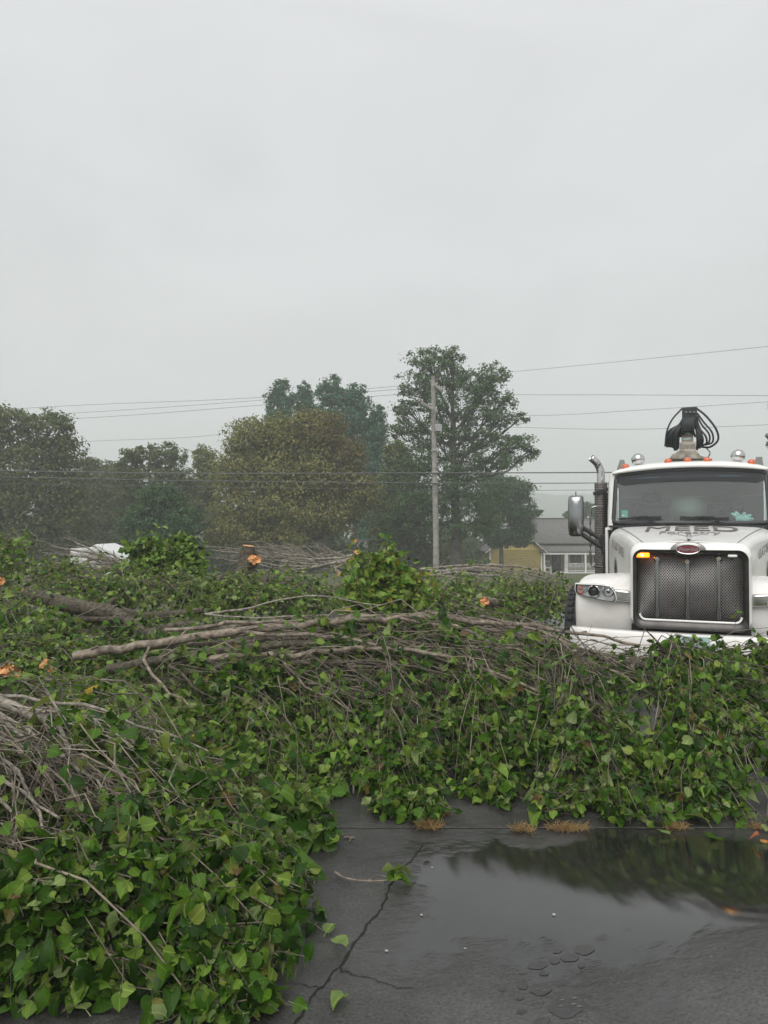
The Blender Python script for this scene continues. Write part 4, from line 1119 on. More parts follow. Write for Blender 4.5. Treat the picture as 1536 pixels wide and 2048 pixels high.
# ---- fenders with lamp pods
for s in (-1, 1):
    # arch profile in (t, z), swept across x with a rounded outer edge
    prof = [(.20, .585), (.17, .70), (.155, .80), (.15, .90), (.17, 1.0), (.24, 1.085), (.38, 1.135), (.62, 1.165), (.95, 1.175), (1.3, 1.14), (1.55, 1.02), (1.68, .85), (1.70, .72)]
    cols = []
    for k, xx in enumerate((.50, .62, .80, .98, 1.09, 1.135, 1.150)):
        g = [0, 0, 0, .004, .018, .05, .10][k]
        rows = []
        for t, z in prof:
            c_ = np.array((1.0, .55)); v_ = np.array((t, z)) - c_; L_ = np.linalg.norm(v_); v_ = v_ / L_ * (L_ - g)
            q = c_ + v_
            lift = .05 * max(0, (.80 - xx) / .3) if z > 1.0 else 0
            rows.append((s * xx, q[0], q[1] + lift))
        cols.append(rows)
    b = MB(); b.grid(np.array(cols)); fd = b.build('fender', M['paintdirt'], truck, sharp=None)
    sol = fd.modifiers.new('thick', 'SOLIDIFY'); sol.thickness = .015; sol.offset = -1
    sub = fd.modifiers.new('smooth', 'SUBSURF'); sub.levels = 1; sub.render_levels = 1
    # pod: body and bezel following the lamp's outline
    lamp = [(-1.125, 1.085), (-.95, 1.092), (-.80, 1.080), (-.745, 1.035), (-.722, .965), (-.745, .930), (-.83, .935), (-1.0, .965), (-1.10, .985), (-1.128, 1.02)]
    def fr(x): return .075 + .13 * max(0, (-x - .95) / .18) ** 1.6      # the lamp wraps round the corner
    def rowp(P, dt, sc_=1.0, cx=-.92, cz=1.012): return [(-s * (cx + (x - cx) * sc_), fr(x) + dt, cz + (z - cz) * sc_) for x, z in P]
    dn = spline(np.array(lamp + lamp[:1]), 48)[:-1]
    pod = loft([rowp(dn, .16, 1.10), rowp(dn, .05, 1.13), rowp(dn, .012, 1.10), rowp(dn, .0, 1.05)]).build('headlight', M['paint'], truck)
    loft([rowp(dn, .0, 1.052), rowp(dn, -.006, 1.035), rowp(dn, .0, 1.0), rowp(dn, .03, .985)]).build('lamp_seal', M['gasket'], pod)
    b = MB(); V = rowp(dn, .016, .985); b.add(V, [list(range(len(V)))]); b.build('reflector', M['reflector'], pod, smooth=False)
    for (px, rr, dark) in ((1187, .058, True), (1216, .060, False)):
        x, z = tl(px, 1182, .07); x = -s * x
        y = fr(-abs(x)) + .012
        b = MB(); b.lathe([(rr * 1.05, .03), (rr * 1.05, -.004), (rr * .92, -.008), (rr * .80, .008), (rr * .6, .02)], (x, y, z), 'y', 24, cap=False); b.build('lamp_ring', M['chrome'], pod)
        b = MB(); b.lathe([(rr * .74, .016), (rr * .6, .002), (rr * .3, -.010), (rr * .05, -.013)], (x, y + .008, z), 'y', 20); b.build('projector', M['gasket'] if dark else M['clear'], pod)
        if not dark:
            b = MB(); b.lathe([(.018, .0), (.018, -.016), (.004, -.02)], (x, y, z), 'y', 12); b.build('bulb', M['chrome'], pod)
    for dz in (.03, -.018):
        x, z = tl(1166, 1180, .15); b = MB(); b.box((-s * -1.105, fr(-1.08) - .0, 1.025 + dz - .016), (-s * -1.055, fr(-1.08) + .03, 1.025 + dz + .016)); b.build('marker_lens', M['marker'], pod, bevel=.004)
    gl_ = MB(); gl_.add(rowp(dn, .004, .985), [list(range(len(dn)))]); gl_.build('lens', M['clear'], pod)
    # bright bracket joining the pod to the grille
    loft([[(-s * x, t, z) for x, z in ((-.745, 1.075), (-.745, .945), (-.735, .94), (-.735, 1.08))] for t in (.06, .14)])
    b = MB(); b.prism([(-s * -.735, 1.055), (-s * -.56, 1.04), (-s * -.56, .91), (-s * -.735, .925)], .09, .16); b.build('bracket', M['chrome'], truck, bevel=.02)
    # wheel
    wh = empty('wheel', (-s * -1.165, 1.05, .50), 0, truck)
    b = MB(); b.lathe([(.29, -.15), (.40, -.165), (.47, -.15), (.497, -.11), (.50, -.05), (.50, .05), (.497, .11), (.47, .15), (.40, .165), (.29, .15)], (0, 0, 0), 'x', 44, cap=False); b.build('tyre', M['rubber'], wh)
    tr2 = MB()
    for k in range(36):
        a = 2 * PI * k / 36
        for c_ in (-.09, 0, .09):
            p = np.array((c_, .503 * math.cos(a), .503 * math.sin(a))); tr2.bar(p - (.035, 0, 0), p + (.035, 0, 0), .055, .012, up=(0, math.cos(a), math.sin(a)))
    o = tr2.build('tread', M['rubber'], wh, smooth=False); o['kind'] = 'stuff'
    b = MB(); b.lathe([(.29, -.14), (.26, -.10), (.24, .02), (.12, .05), (.11, .09), (.02, .10)] if s < 0 else [(.29, .14), (.26, .10), (.24, -.02), (.12, -.05), (.11, -.09), (.02, -.10)], (0, 0, 0), 'x', 26); b.build('rim', M['chrome'], wh)

# ---- bumper, plate, undercarriage
zb = tl(1400, 1268, -.22)[1] - .015
b = MB(); G_ = []
for x in np.linspace(-1.16, 1.16, 17):
    bow = .16 * (abs(x) / 1.16) ** 2.5
    G_.append([(x, -.05 + bow, zb - .004), (x, -.215 + bow, zb), (x, -.235 + bow, zb - .02), (x, -.235 + bow, zb - .20), (x, -.215 + bow, zb - .36), (x, -.12 + bow, zb - .38)])
b.grid(np.array(G_)); bmp = b.build('bumper', M['paintdirt'], truck, sharp=50)
sol = bmp.modifiers.new('thick', 'SOLIDIFY'); sol.thickness = .012; sol.offset = -1
x, z = tl(1385, 1289, -.245)
b = MB(); b.box((x - .155, -.252, z - .08), (x + .155, -.244, z + .08)); pln = b.build('licence_plate', M['plate'], truck, bevel=.01)
put_text('lettering', 'GEORGIA', .045, lambda V: np.c_[V[:, 0] + x, -.2535 - V[:, 2], V[:, 1] + z + .047], M['letter'], pln, ext=.001)
put_text('lettering', 'PHAC6', .09, lambda V: np.c_[V[:, 0] + x, -.2535 - V[:, 2], V[:, 1] + z - .022], M['letter'], pln, sx=.95, ext=.001)
for sx_ in (-1, 1):
    b = MB(); b.box((sx_ * .40 - .04, .10, .55), (sx_ * .40 + .04, 8.2, .80)); b.build('chassis_rail', M['dirtblack'], truck)
b = MB(); b.box((-.56, .10, .42), (.56, .16, .70)); b.box((-.95, 1.00, .46), (.95, 1.10, .56)); b.build('front_axle', M['dirtblack'], truck)
b = MB(); b.box((-.36, .30, .60), (.36, 1.6, 1.40)); b.build('engine_block', M['dirtblack'], truck)
for yy in (5.7, 7.0):
    for s in (-1, 1):
        wh = empty('wheel', (s * .95, yy, .50), 0, truck)
        b = MB(); b.lathe([(.29, -.24), (.47, -.26), (.50, -.22), (.50, .22), (.47, .26), (.29, .24)], (0, 0, 0), 'x', 32, cap=False); b.build('tyre', M['rubber'], wh)
        b = MB(); b.lathe([(.02, .10 * s), (.28, .15 * s), (.29, .22 * s)], (0, 0, 0), 'x', 20, cap=False); b.build('rim', M['dullchrome'], wh)
b = MB(); b.box((-1.15, 4.9, .95), (1.15, 8.6, 1.05)); b.box((-1.15, 4.9, 1.052), (-1.10, 8.6, 1.75)); b.box((1.10, 4.9, 1.052), (1.15, 8.6, 1.75)); b.build('load_bed', M['dirtblack'], truck)

# ---- cab
CT0, CT1 = 1.86, 3.25          # cab from the windscreen's foot to its back wall
WB, WT = 1.755, 2.375
def ws(u, v):
    """windscreen surface, u across -1..1, v up 0..1"""
    x = u * lerp(.905, .885, v); arch = .055 * (1 - u * u)
    return (x, lerp(1.90, 2.12, v) - .10 * (1 - u * u), WB + (WT + arch - WB) * v)
def sheet(u0, u1, v0, v1, nu, nv, dt=0.0):
    return np.array([[np.array(ws(u, v)) + (0, dt, 0) for v in np.linspace(v0, v1, nv)] for u in np.linspace(u0, u1, nu)])
b = MB(); b.grid(sheet(-.975, .975, .035, .97, 19, 7)); wsc = b.build('windscreen', M['glass'], truck, sharp=None)
Gs = sheet(-.975, .975, .77, .968, 19, 4, -.005)
for i, u in enumerate(np.linspace(-.975, .975, 19)):
    k = max(0, (abs(u) - .86) / .115); Gs[i, 0] = np.array(ws(u, .77 + .07 * k * k)) + (0, -.005, 0)
b = MB(); b.grid(Gs); b.build('sun_strip', M['light_blocker'], wsc, sharp=None)
edge = [ws(u, 0.0) for u in np.linspace(-.93, .93, 15)] + [ws(.985, .03)] + [ws(.99, v) for v in np.linspace(.1, .9, 6)] + [ws(.985, .975)] + [ws(u, 1.0) for u in np.linspace(.93, -.93, 15)] + [ws(-.985, .975)] + [ws(-.99, v) for v in np.linspace(.9, .1, 6)] + [ws(-.985, .03), ws(-.93, 0.0)]
b = MB(); b.tube(edge, .027, 8, cap=False); b.build('gasket', M['gasket'], wsc)
# A-pillars, brow and roof skin
for s in (-1, 1):
    G_ = []
    for v in np.linspace(-.14, 1.05, 8):
        p = np.array(ws(.985, v)); G_.append([(s * (p[0] + .012), p[1] + .02, p[2]), (s * (p[0] + .045), p[1] + .03, p[2]), (s * .975, p[1] + .09, p[2]), (s * .975, p[1] + .20, p[2]), (s * .93, p[1] + .19, p[2])])
    b = MB(); b.grid(np.array(G_)); b.build('door_pillar', M['paint'], truck, sharp=60)
    # door side
    b = MB(); b.box((s * .985 - .02, 1.97, .95), (s * .985 + .02, 3.05, 1.70)); dr = b.build('door', M['paint'], truck, bevel=.01)
    b = MB(); b.box((s * .985 - .02, 2.25, 2.30), (s * .985 + .02, 3.05, 2.38)); b.box((s * .985 - .02, 2.98, 1.703), (s * .985 + .02, 3.05, 2.297)); b.build('window_frame', M['paint'], dr)
    b = MB(); b.prism([(2.05, 1.702), (2.978, 1.702), (2.978, 2.298), (2.26, 2.298)], s * .985 - .004, s * .985 + .004, 'yz'); b.build('window', M['glass'], dr, smooth=False)
    b = MB(); b.box((s * 1.005, 2.80, 1.42), (s * 1.03, 2.98, 1.47)); b.build('handle', M['chrome'], dr, bevel=.008)
    b = MB(); b.box((s * .985 - .02, 3.052, .95), (s * .985 + .02, CT1, 2.38)); b.build('cab_corner', M['paint'], truck)
G_ = []
for u in np.linspace(-1.0, 1.0, 21):
    x, t, z = ws(u, 1.0); e_ = .035 * abs(u) ** 6
    G_.append([(x * 1.02, t - .015, z + .018), (x * 1.03, t - .05, z + .028), (x * 1.045, t - .045, z + .060 - e_), (x * 1.055, t + .02, z + .088 - e_), (x * 1.06, t + .25, z + .125 - e_ * 1.5), (x * 1.06, t + .7, z + .135 - e_ * 2), (x * 1.06, CT1, z + .10 - e_ * 2), (x * 1.06, CT1 + .02, z + .02)])
b = MB(); b.grid(np.array(G_)); rf = b.build('roof', M['paint'], truck, sharp=None)
sol = rf.modifiers.new('thick', 'SOLIDIFY'); sol.thickness = .02; sol.offset = -1
b = MB(); b.box((-.94, CT1 - .03, .95), (.94, CT1, 1.78)); b.box((-.94, CT1 - .03, 2.135), (.94, CT1, 2.40)); b.box((-.94, CT1 - .03, 1.782), (-.255, CT1, 2.133)); b.box((.225, CT1 - .03, 1.782), (.94, CT1, 2.133)); b.build('back_wall', M['interior2'], truck)
b = MB(); b.box((-.254, CT1 - .02, 1.783), (.224, CT1 - .01, 2.132)); b.build('rear_window', glass_mat('rear_glass', (.86, .95, .91), .8, back=True), truck, smooth=False)
b = MB(); b.box((-.94, 1.95, .9), (.94, CT1 - .032, .95)); b.build('cab_floor', M['interior'], truck)
b = MB(); b.prism([(1.93, 1.30), (1.96, 1.73), (2.12, 1.755), (2.28, 1.70), (2.32, 1.30)], -.93, .93, 'yz'); b.build('dashboard', M['interior'], truck, bevel=.02)
for x in (-.48, .46):
    b = MB(); b.box((x - .25, 2.5, 1.25), (x + .25, 2.98, 1.38)); se = b.build('seat', M['interior'], truck, bevel=.04)
    b = MB(); b.prism([(2.93, 1.38), (3.05, 1.38), (3.16, 2.02), (3.08, 2.04)], x - .23, x + .23, 'yz'); b.build('backrest', M['interior'], se, bevel=.03)
    b = MB(); b.box((x - .13, 3.06, 2.045), (x + .13, 3.15, 2.20)); b.build('headrest', M['interior'], se, bevel=.04)
b = MB(); A = np.linspace(0, 2 * PI, 29); b.tube([(.46 + .215 * math.cos(a), 2.46 + .06 * math.sin(a), 1.72 + .205 * math.sin(a)) for a in A], .016, 8, cap=False); b.bar((.25, 2.46, 1.72), (.67, 2.46, 1.72), .03, .03); b.bar((.46, 2.46, 1.72), (.46, 2.41, 1.53), .03, .03); b.build('steering_wheel', M['black'], truck)
b = MB(); b.box((-.95, 1.83, 1.70), (.95, 1.895, 1.727)); b.build('cowl', M['gasket'], truck)
# sticker, glove, wipers
a_, c_ = ws(-.885, .10), ws(-.80, .26)
b = MB(); b.add([(a_[0], a_[1] + .008, a_[2]), (c_[0], a_[1] + .005, a_[2]), (c_[0], c_[1] + .005, c_[2]), (a_[0], c_[1] + .008, c_[2])], [(0, 1, 2, 3)]); b.build('sticker', M['sticker'], wsc, smooth=False)
b = MB(); b.box((a_[0] + .01, a_[1] + .002, a_[2] + .015), (a_[0] + .04, a_[1] + .004, a_[2] + .04)); b.build('sticker_print', M['plate'], wsc, smooth=False)
gv = bpy.data.objects.new('tmp', None); bpy.data.objects.remove(gv)
def world_of(p):
    c, s_ = math.cos(-TA), math.sin(-TA); return (TO[0] + p[0] * c - p[1] * s_, TO[1] + p[0] * s_ + p[1] * c, p[2])
glove = tag(empty('work_glove', world_of((.60, 2.06, 1.752)), -TA), 'crumpled pale aqua work glove lying on the dashboard behind the windscreen', 'glove')
b = MB(); b.tube([(-.06, 0, .03), (0, 0, .05), (.07, .0, .045)], [.045, .06, .05], 12); b.build('palm', M['aqua'], glove)
for k, (dx, dz, L_) in enumerate(((-.10, .10, .09), (-.06, .12, .09), (.09, .08, .11), (.11, .03, .10), (.03, .11, .07))):
    b = MB(); b.tube([(dx * .3, 0, .05), (dx * .8, -.01, .03 + dz * .7), (dx * 1.15, .0, .02 + dz)], [.026, .023, .014], 8); b.build('finger', M['aqua'], glove)
for (pa, qa, pc, qc, piv) in ((1238, 1038, 1322, 1034, 1306), (1360, 1035, 1458, 1037, 1444)):
    xa, za = tl(pa, qa, 1.80); xb, zb_ = tl(pc, qc, 1.78); xp, zp = tl(piv + 14, 1048, 1.78)
    w_ = empty('wiper', (0, 0, 0), 0, truck)
    b = MB(); b.bar((xa, 1.855 - .07 * (1 - xa * xa), za), (xb, 1.855 - .07 * (1 - xb * xb), zb_), .02, .028); b.build('blade', M['black'], w_)
    xm_ = (xa + xb) / 2; b = MB(); b.bar((xm_, 1.835 - .07, (za + zb_) / 2 + .012), (xp, 1.79, zp - .01), .016, .016); b.bar((xa * .7 + xb * .3, 1.835 - .07, (za * .7 + zb_ * .3) + .01), (xa * .3 + xb * .7, 1.835 - .07, (za * .3 + zb_ * .7) + .014), .016, .02); b.build('arm', M['black'], w_)

# ---- roof furniture
def roofz(x): 
    u = x / .885; return WT + .055 * (1 - u * u) + .105 - .035 * abs(u) ** 6
for px, py in ((1251, 936), (1336, 929), (1375, 928), (1414, 928), (1503, 929)):
    x, z = tl(px, py, 2.22); z0 = roofz(x) - .022
    b = MB(); b.lathe([(.052, 0), (.054, .014), (.046, .02)], (x, 2.22, z0), 'z', 18); ml = b.build('marker_light', M['dullchrome'], truck)
    b = MB(); b.lathe([(.046, .02), (.046, .045), (.040, .066), (.026, .080), (.004, .086)], (x, 2.22, z0), 'z', 18); b.build('lens', M['amber'], ml)
for px, py in ((1276, 923), (1476, 918)):
    x, z = tl(px, py, 2.42); z = roofz(x) + .105
    hn = empty('spot_lamp', (x, 2.42, z), 0, truck)
    b = MB(); pr = [(.004, -.085), (.04, -.078), (.068, -.052), (.084, -.015), (.085, .02), (.078, .06), (.06, .12), (.02, .15)]; b.lathe(pr, (0, 0, 0), 'y', 26); b.build('bowl', M['chrome'], hn)
    b = MB(); b.lathe([(.055, -.135), (.05, -.115), (.02, -.10), (.018, -.08)], (0, .02, 0), 'z', 16); b.build('foot', M['dullchrome'], hn)
for pa, pb_, pc, pd, tp in ((1232, 1254, 1240, 1248, 919), (1506, 1529, 1512, 1524, 913)):
    q = [tl(pa, 945, 3.1), tl(pb_, 945, 3.1), tl(pd, tp, 3.1), tl(pc, tp, 3.1)]
    b = MB(); b.prism(q, 3.08, 3.14); b.build('rack_end', M['dullchrome'], truck, bevel=.006)
b = MB(); b.tube([(x * .80, 2.33, roofz(x * .8) + .006) for x in np.linspace(-.85, .85, 9)], .012, 6); b.build('roof_cable', M['gasket'], truck)

# ---- exhaust stack with elbow, shield and grab rail
ex, _ = tl(1202, 1000, 3.5); ez = tl(1202, 962, 3.5)[1]
s1 = tl(1186, 920, 3.5)
pipe = spline([(ex, 3.5, .9), (ex, 3.5, ez), (ex, 3.5, ez + .12), (ex - .03, 3.5, ez + .22), (s1[0] + .05, 3.46, s1[1] - .04), (s1[0] - .02, 3.42, s1[1] + .03)], 26)
b = MB(); b.tube(pipe, .056, 20, cap=False); stk = b.build('exhaust_stack', M['chrome'], truck)
sol = stk.modifiers.new('thick', 'SOLIDIFY'); sol.thickness = .004
zlo, zhi = .9, tl(1202, 966, 3.5)[1]
b = MB(); b.lathe([(.094, zlo), (.094, zhi), (.086, zhi + .008), (.066, zhi)], (ex, 3.5, 0), 'z', 28, cap=False); sh = b.build('heat_shield', M['steel'], truck)
hol = MB()
for k in range(int((zhi - zlo) / .036)):
    for a in np.linspace(PI * .95, PI * 2.05, 13):
        a = a + (.12 if k % 2 else 0); p = np.array((ex + .0945 * math.cos(a), 3.5 + .0945 * math.sin(a), zlo + .03 + k * .036)); nrm = np.array((math.cos(a), math.sin(a), 0)); sd_ = np.array((-math.sin(a), math.cos(a), 0))
        ring_ = [p + sd_ * .008 * math.cos(q) + np.array((0, 0, .011 * math.sin(q))) for q in np.linspace(0, 2 * PI, 6, endpoint=False)]
        hol.add(ring_, [tuple(range(6))])
o = hol.build('perforation', M['black'], sh, smooth=False, fix=False); o['kind'] = 'stuff'
za = tl(1205, 985, 3.4)[1]
b = MB(); b.bar((ex - .10, 3.38, za - .02), (ex + .30, 3.36, za + .10), .012, .05); b.build('strap', M['black'], truck)
b = MB(); b.box((ex + .10, 3.3, zlo), (ex + .22, 3.7, zhi - .15)); b.build('cleaner_housing', M['dirtblack'], truck)
hx0, hz0 = tl(1181, 1020, 3.25); hz1 = tl(1181, 1130, 3.25)[1]
b = MB(); b.tube(spline([(hx0 + .16, 3.3, hz0 + .05), (hx0 + .05, 3.25, hz0 + .045), (hx0, 3.25, hz0 - .03), (hx0 - .005, 3.25, (hz0 + hz1) / 2), (hx0, 3.25, hz1 + .05), (hx0 + .05, 3.25, hz1 - .02), (hx0 + .16, 3.3, hz1 - .03)], 30), .016, 8); b.build('grab_rail', M['dullchrome'], truck)
# mirrored stack on the far side of the cab keeps the truck symmetrical
b = MB(); b.tube(pipe * (-1, 1, 1), .073, 20, cap=False); b.build('exhaust_stack', M['chrome'], truck)
b = MB(); b.lathe([(.094, zlo), (.094, zhi), (.086, zhi + .008), (.066, zhi)], (-ex, 3.5, 0), 'z', 28, cap=False); b.build('heat_shield', M['steel'], truck)

# ---- mirrors
for s in (-1, 1):
    mx0, mz1 = tl(1136, 991, 1.98); mx1, mz0 = tl(1168, 1073, 1.98)
    cx = (mx0 + mx1) / 2; hw_ = (mx1 - mx0) / 2; cz = (mz0 + mz1) / 2; hh = (mz1 - mz0) / 2
    mi = empty('mirror', (-s * cx, 1.98, cz), 0, truck)
    rows = []
    for z_, w_, t_ in ((-1, .55, -.02), (-.97, .75, -.055), (-.88, .93, -.085), (-.5, 1, -.105), (0, 1, -.11), (.5, 1, -.105), (.9, .97, -.085), (.98, .85, -.05), (1, .62, -.02)):
        rows.append([(-s * hw_ * w_ * math.cos(a) * (1 if abs(math.cos(a)) < .9 else 1), t_ * (abs(math.sin(a)) ** .55) , hh * z_) for a in np.linspace(PI, 0, 13)])
    b = MB(); b.grid(np.array(rows)); o = b.build('shell', M['mirrorshell'], mi, sharp=None); sub = o.modifiers.new('s', 'SUBSURF'); sub.levels = 1; sub.render_levels = 1
    b = MB(); b.box((-hw_ * .93, .001, -hh * .94), (hw_ * .93, .03, hh * .94)); b.build('back', M['black'], mi, bevel=.01)
    b = MB(); b.box((-hw_ * .85, .031, -hh * .88), (hw_ * .85, .035, hh * .88)); b.build('mirror_glass', M['chrome'], mi)
    b = MB(); b.tube([(0, 0, hh * .97), (0, 0, hh + .05)], .006, 6); b.build('antenna', M['black'], mi)
    # two-bar arm down to the door
    A0 = np.array((-s * tl(1160, 1052, 2.0)[0], 2.0, tl(1160, 1052, 2.0)[1])); A1 = np.array((-s * tl(1200, 1077, 2.05)[0], 2.05, tl(1200, 1077, 2.05)[1]))
    B0 = np.array((-s * tl(1160, 1066, 2.0)[0], 2.0, tl(1160, 1066, 2.0)[1])); B1 = np.array((-s * tl(1204, 1095, 2.05)[0], 2.05, tl(1204, 1095, 2.05)[1]))
    rt = np.array((-s * -1.0, 2.06, tl(1214, 1088, 2.05)[1]))
    b = MB(); b.tube([A0, A1, rt + (0, 0, .05)], [.03, .026, .034], 8); b.tube([B0, B1, rt - (0, 0, .05)], [.030, .026, .034], 8); b.bar(A1, B1 + (A1 - B1) * .02, .05, .05); b.build('mirror_arm', M['black'], truck)
    b = MB(); b.box((-s * -1.03 - .03, 1.99, rt[2] - .13), (-s * -1.03 + .03, 2.13, rt[2] + .13)); b.build('arm_base', M['black'], truck, bevel=.015)

# ---- crane mast with its hoses, behind the cab
MT = 4.2
mast = empty('crane_mast', (0, MT, 0), 0, truck)
def ml_(px, py, dt=0.0):
    x, z = tl(px, py, MT + dt); return np.array((x, dt, z))
b = MB(); b.lathe([(.55, .95), (.55, 1.25), (.30, 1.3), (.26, 2.0), (.30, 2.05), (.30, 2.2), (.25, 2.25)], (0, 0, 0), 'z', 28); b.build('turret', M['mastpaint'], mast)
zb0 = ml_(1375, 930)[2]; 
b = MB(); b.box((-.42, -.3, 2.26), (.42, .3, 2.58)); b.build('slew_table', M['mastpaint'], mast, bevel=.03)
q = [ml_(1338, 921)[[0, 2]], ml_(1425, 921)[[0, 2]], ml_(1400, 914)[[0, 2]], ml_(1392, 902)[[0, 2]], ml_(1362, 902)[[0, 2]], ml_(1345, 912)[[0, 2]]]
b = MB(); b.prism([(p[0], p[1]) for p in q], -.26, .22); b.build('pedestal', M['mastpaint'], mast, bevel=.015)
xl, xr = ml_(1359, 890)[0], ml_(1391, 890)[0]; z0_, z1_, z2_ = ml_(1375, 915)[2], ml_(1375, 886)[2], ml_(1375, 822)[2]
b = MB(); b.box((xl, -.16, z0_), (xr, .14, z1_)); b.build('mast_foot', M['mastpaint'], mast, bevel=.012)
b = MB(); b.box((xl + .03, -.12, z1_), (xr - .03, .12, ml_(1375, 850)[2])); b.build('mast_column', M['mastpaint'], mast, bevel=.012)
for s in (-1, 1):
    b = MB(); b.box((s * (xr - xl) / 2 * .78 + (xl + xr) / 2 - .025, -.155, z0_ + .05), (s * (xr - xl) / 2 * .78 + (xl + xr) / 2 + .025, -.20, z1_ - .04)); b.build('pin_lug', M['steel'], mast)
for k in range(3):
    zz = z1_ + .03 + k * .05; b = MB(); b.box(((xl + xr) / 2 - .07 + .02 * (k % 3), -.127, zz), ((xl + xr) / 2 + .05 + .012 * (k % 2), -.121, zz + .026)); b.build('warning_label', M['lettergrey'] if k % 2 else M['plate'], mast, smooth=False)
xt0, xt1 = ml_(1364, 825)[0], ml_(1394, 825)[0]
b = MB(); b.box((xt0, -.14, ml_(1375, 852)[2]), (xt1, .14, ml_(1375, 817)[2])); b.build('hose_head', M['hose'], mast, bevel=.012)
for k in range(3):
    b = MB(); p = ml_(1372 + 8 * k, 825, -.15); b.lathe([(.012, .0), (.016, -.02), (.006, -.03)], p, 'y', 8); b.build('fitting', M['dullchrome'], mast)
def hose(pts, r): 
    P_ = np.array([ml_(*p) for p in pts]); b = MB(); b.tube(spline(P_, 22), r, 8); b.build('hose', M['hose'], mast)
hose([(1364, 817, -.1), (1345, 838, -.12), (1334, 862, -.15), (1330, 893, -.15)], .013)
hose([(1392, 816, -.1), (1412, 832, -.12), (1432, 858, -.15), (1436, 880, -.12), (1420, 894, -.1), (1405, 894, 0)], .016)
hose([(1394, 826, -.1), (1408, 845, -.12), (1424, 865, -.15), (1425, 884, -.12), (1410, 890, -.1)], .014)
hose([(1394, 832, -.1), (1404, 850, -.12), (1418, 868, -.15), (1418, 884, -.12), (1406, 890, -.1)], .014)
hose([(1393, 838, -.1), (1400, 858, -.12), (1411, 872, -.15), (1413, 886, -.12), (1402, 892, -.1)], .015)
for k in range(9):
    hose([(1367 + 2.6 * k, 836, -.16), (1366 + 2.7 * k, 848, -.2), (1364 + 3.0 * k + rng.normal(0, .8), 862, -.19), (1361 + 3.7 * k, 874 - 10 * math.sin(k / 8 * PI), -.14)], .014)
hose([(1413, 897, -.1), (1420, 905, -.12), (1416, 914, -.1), (1408, 919, 0)], .008)
for k in range(14):        # the thick bundles draped down either side
    f_ = k / 13
    hose([(1366 + f_ * 8, 838, -.12 - .02 * (k % 3)), (1358 + f_ * 8, 850, -.15), (1338 + f_ * 18 + rng.normal(0, 1.5), 868 + rng.normal(0, 2), -.17 + .05 * (k % 2)), (1333 + f_ * 22, 892 + 9 * f_ + rng.normal(0, 2), -.1)], .017 + .008 * (k % 3) / 2)
for k in range(13):
    f_ = k / 12
    hose([(1392 - f_ * 6, 840, -.12 - .02 * (k % 3)), (1396 - f_ * 4, 855, -.15), (1404 - f_ * 8 + rng.normal(0, 1.5), 874 + rng.normal(0, 2), -.17 + .05 * (k % 2)), (1404 - f_ * 10, 892 + 6 * f_ + rng.normal(0, 2), -.1)], .017 + .008 * (k % 3) / 2)

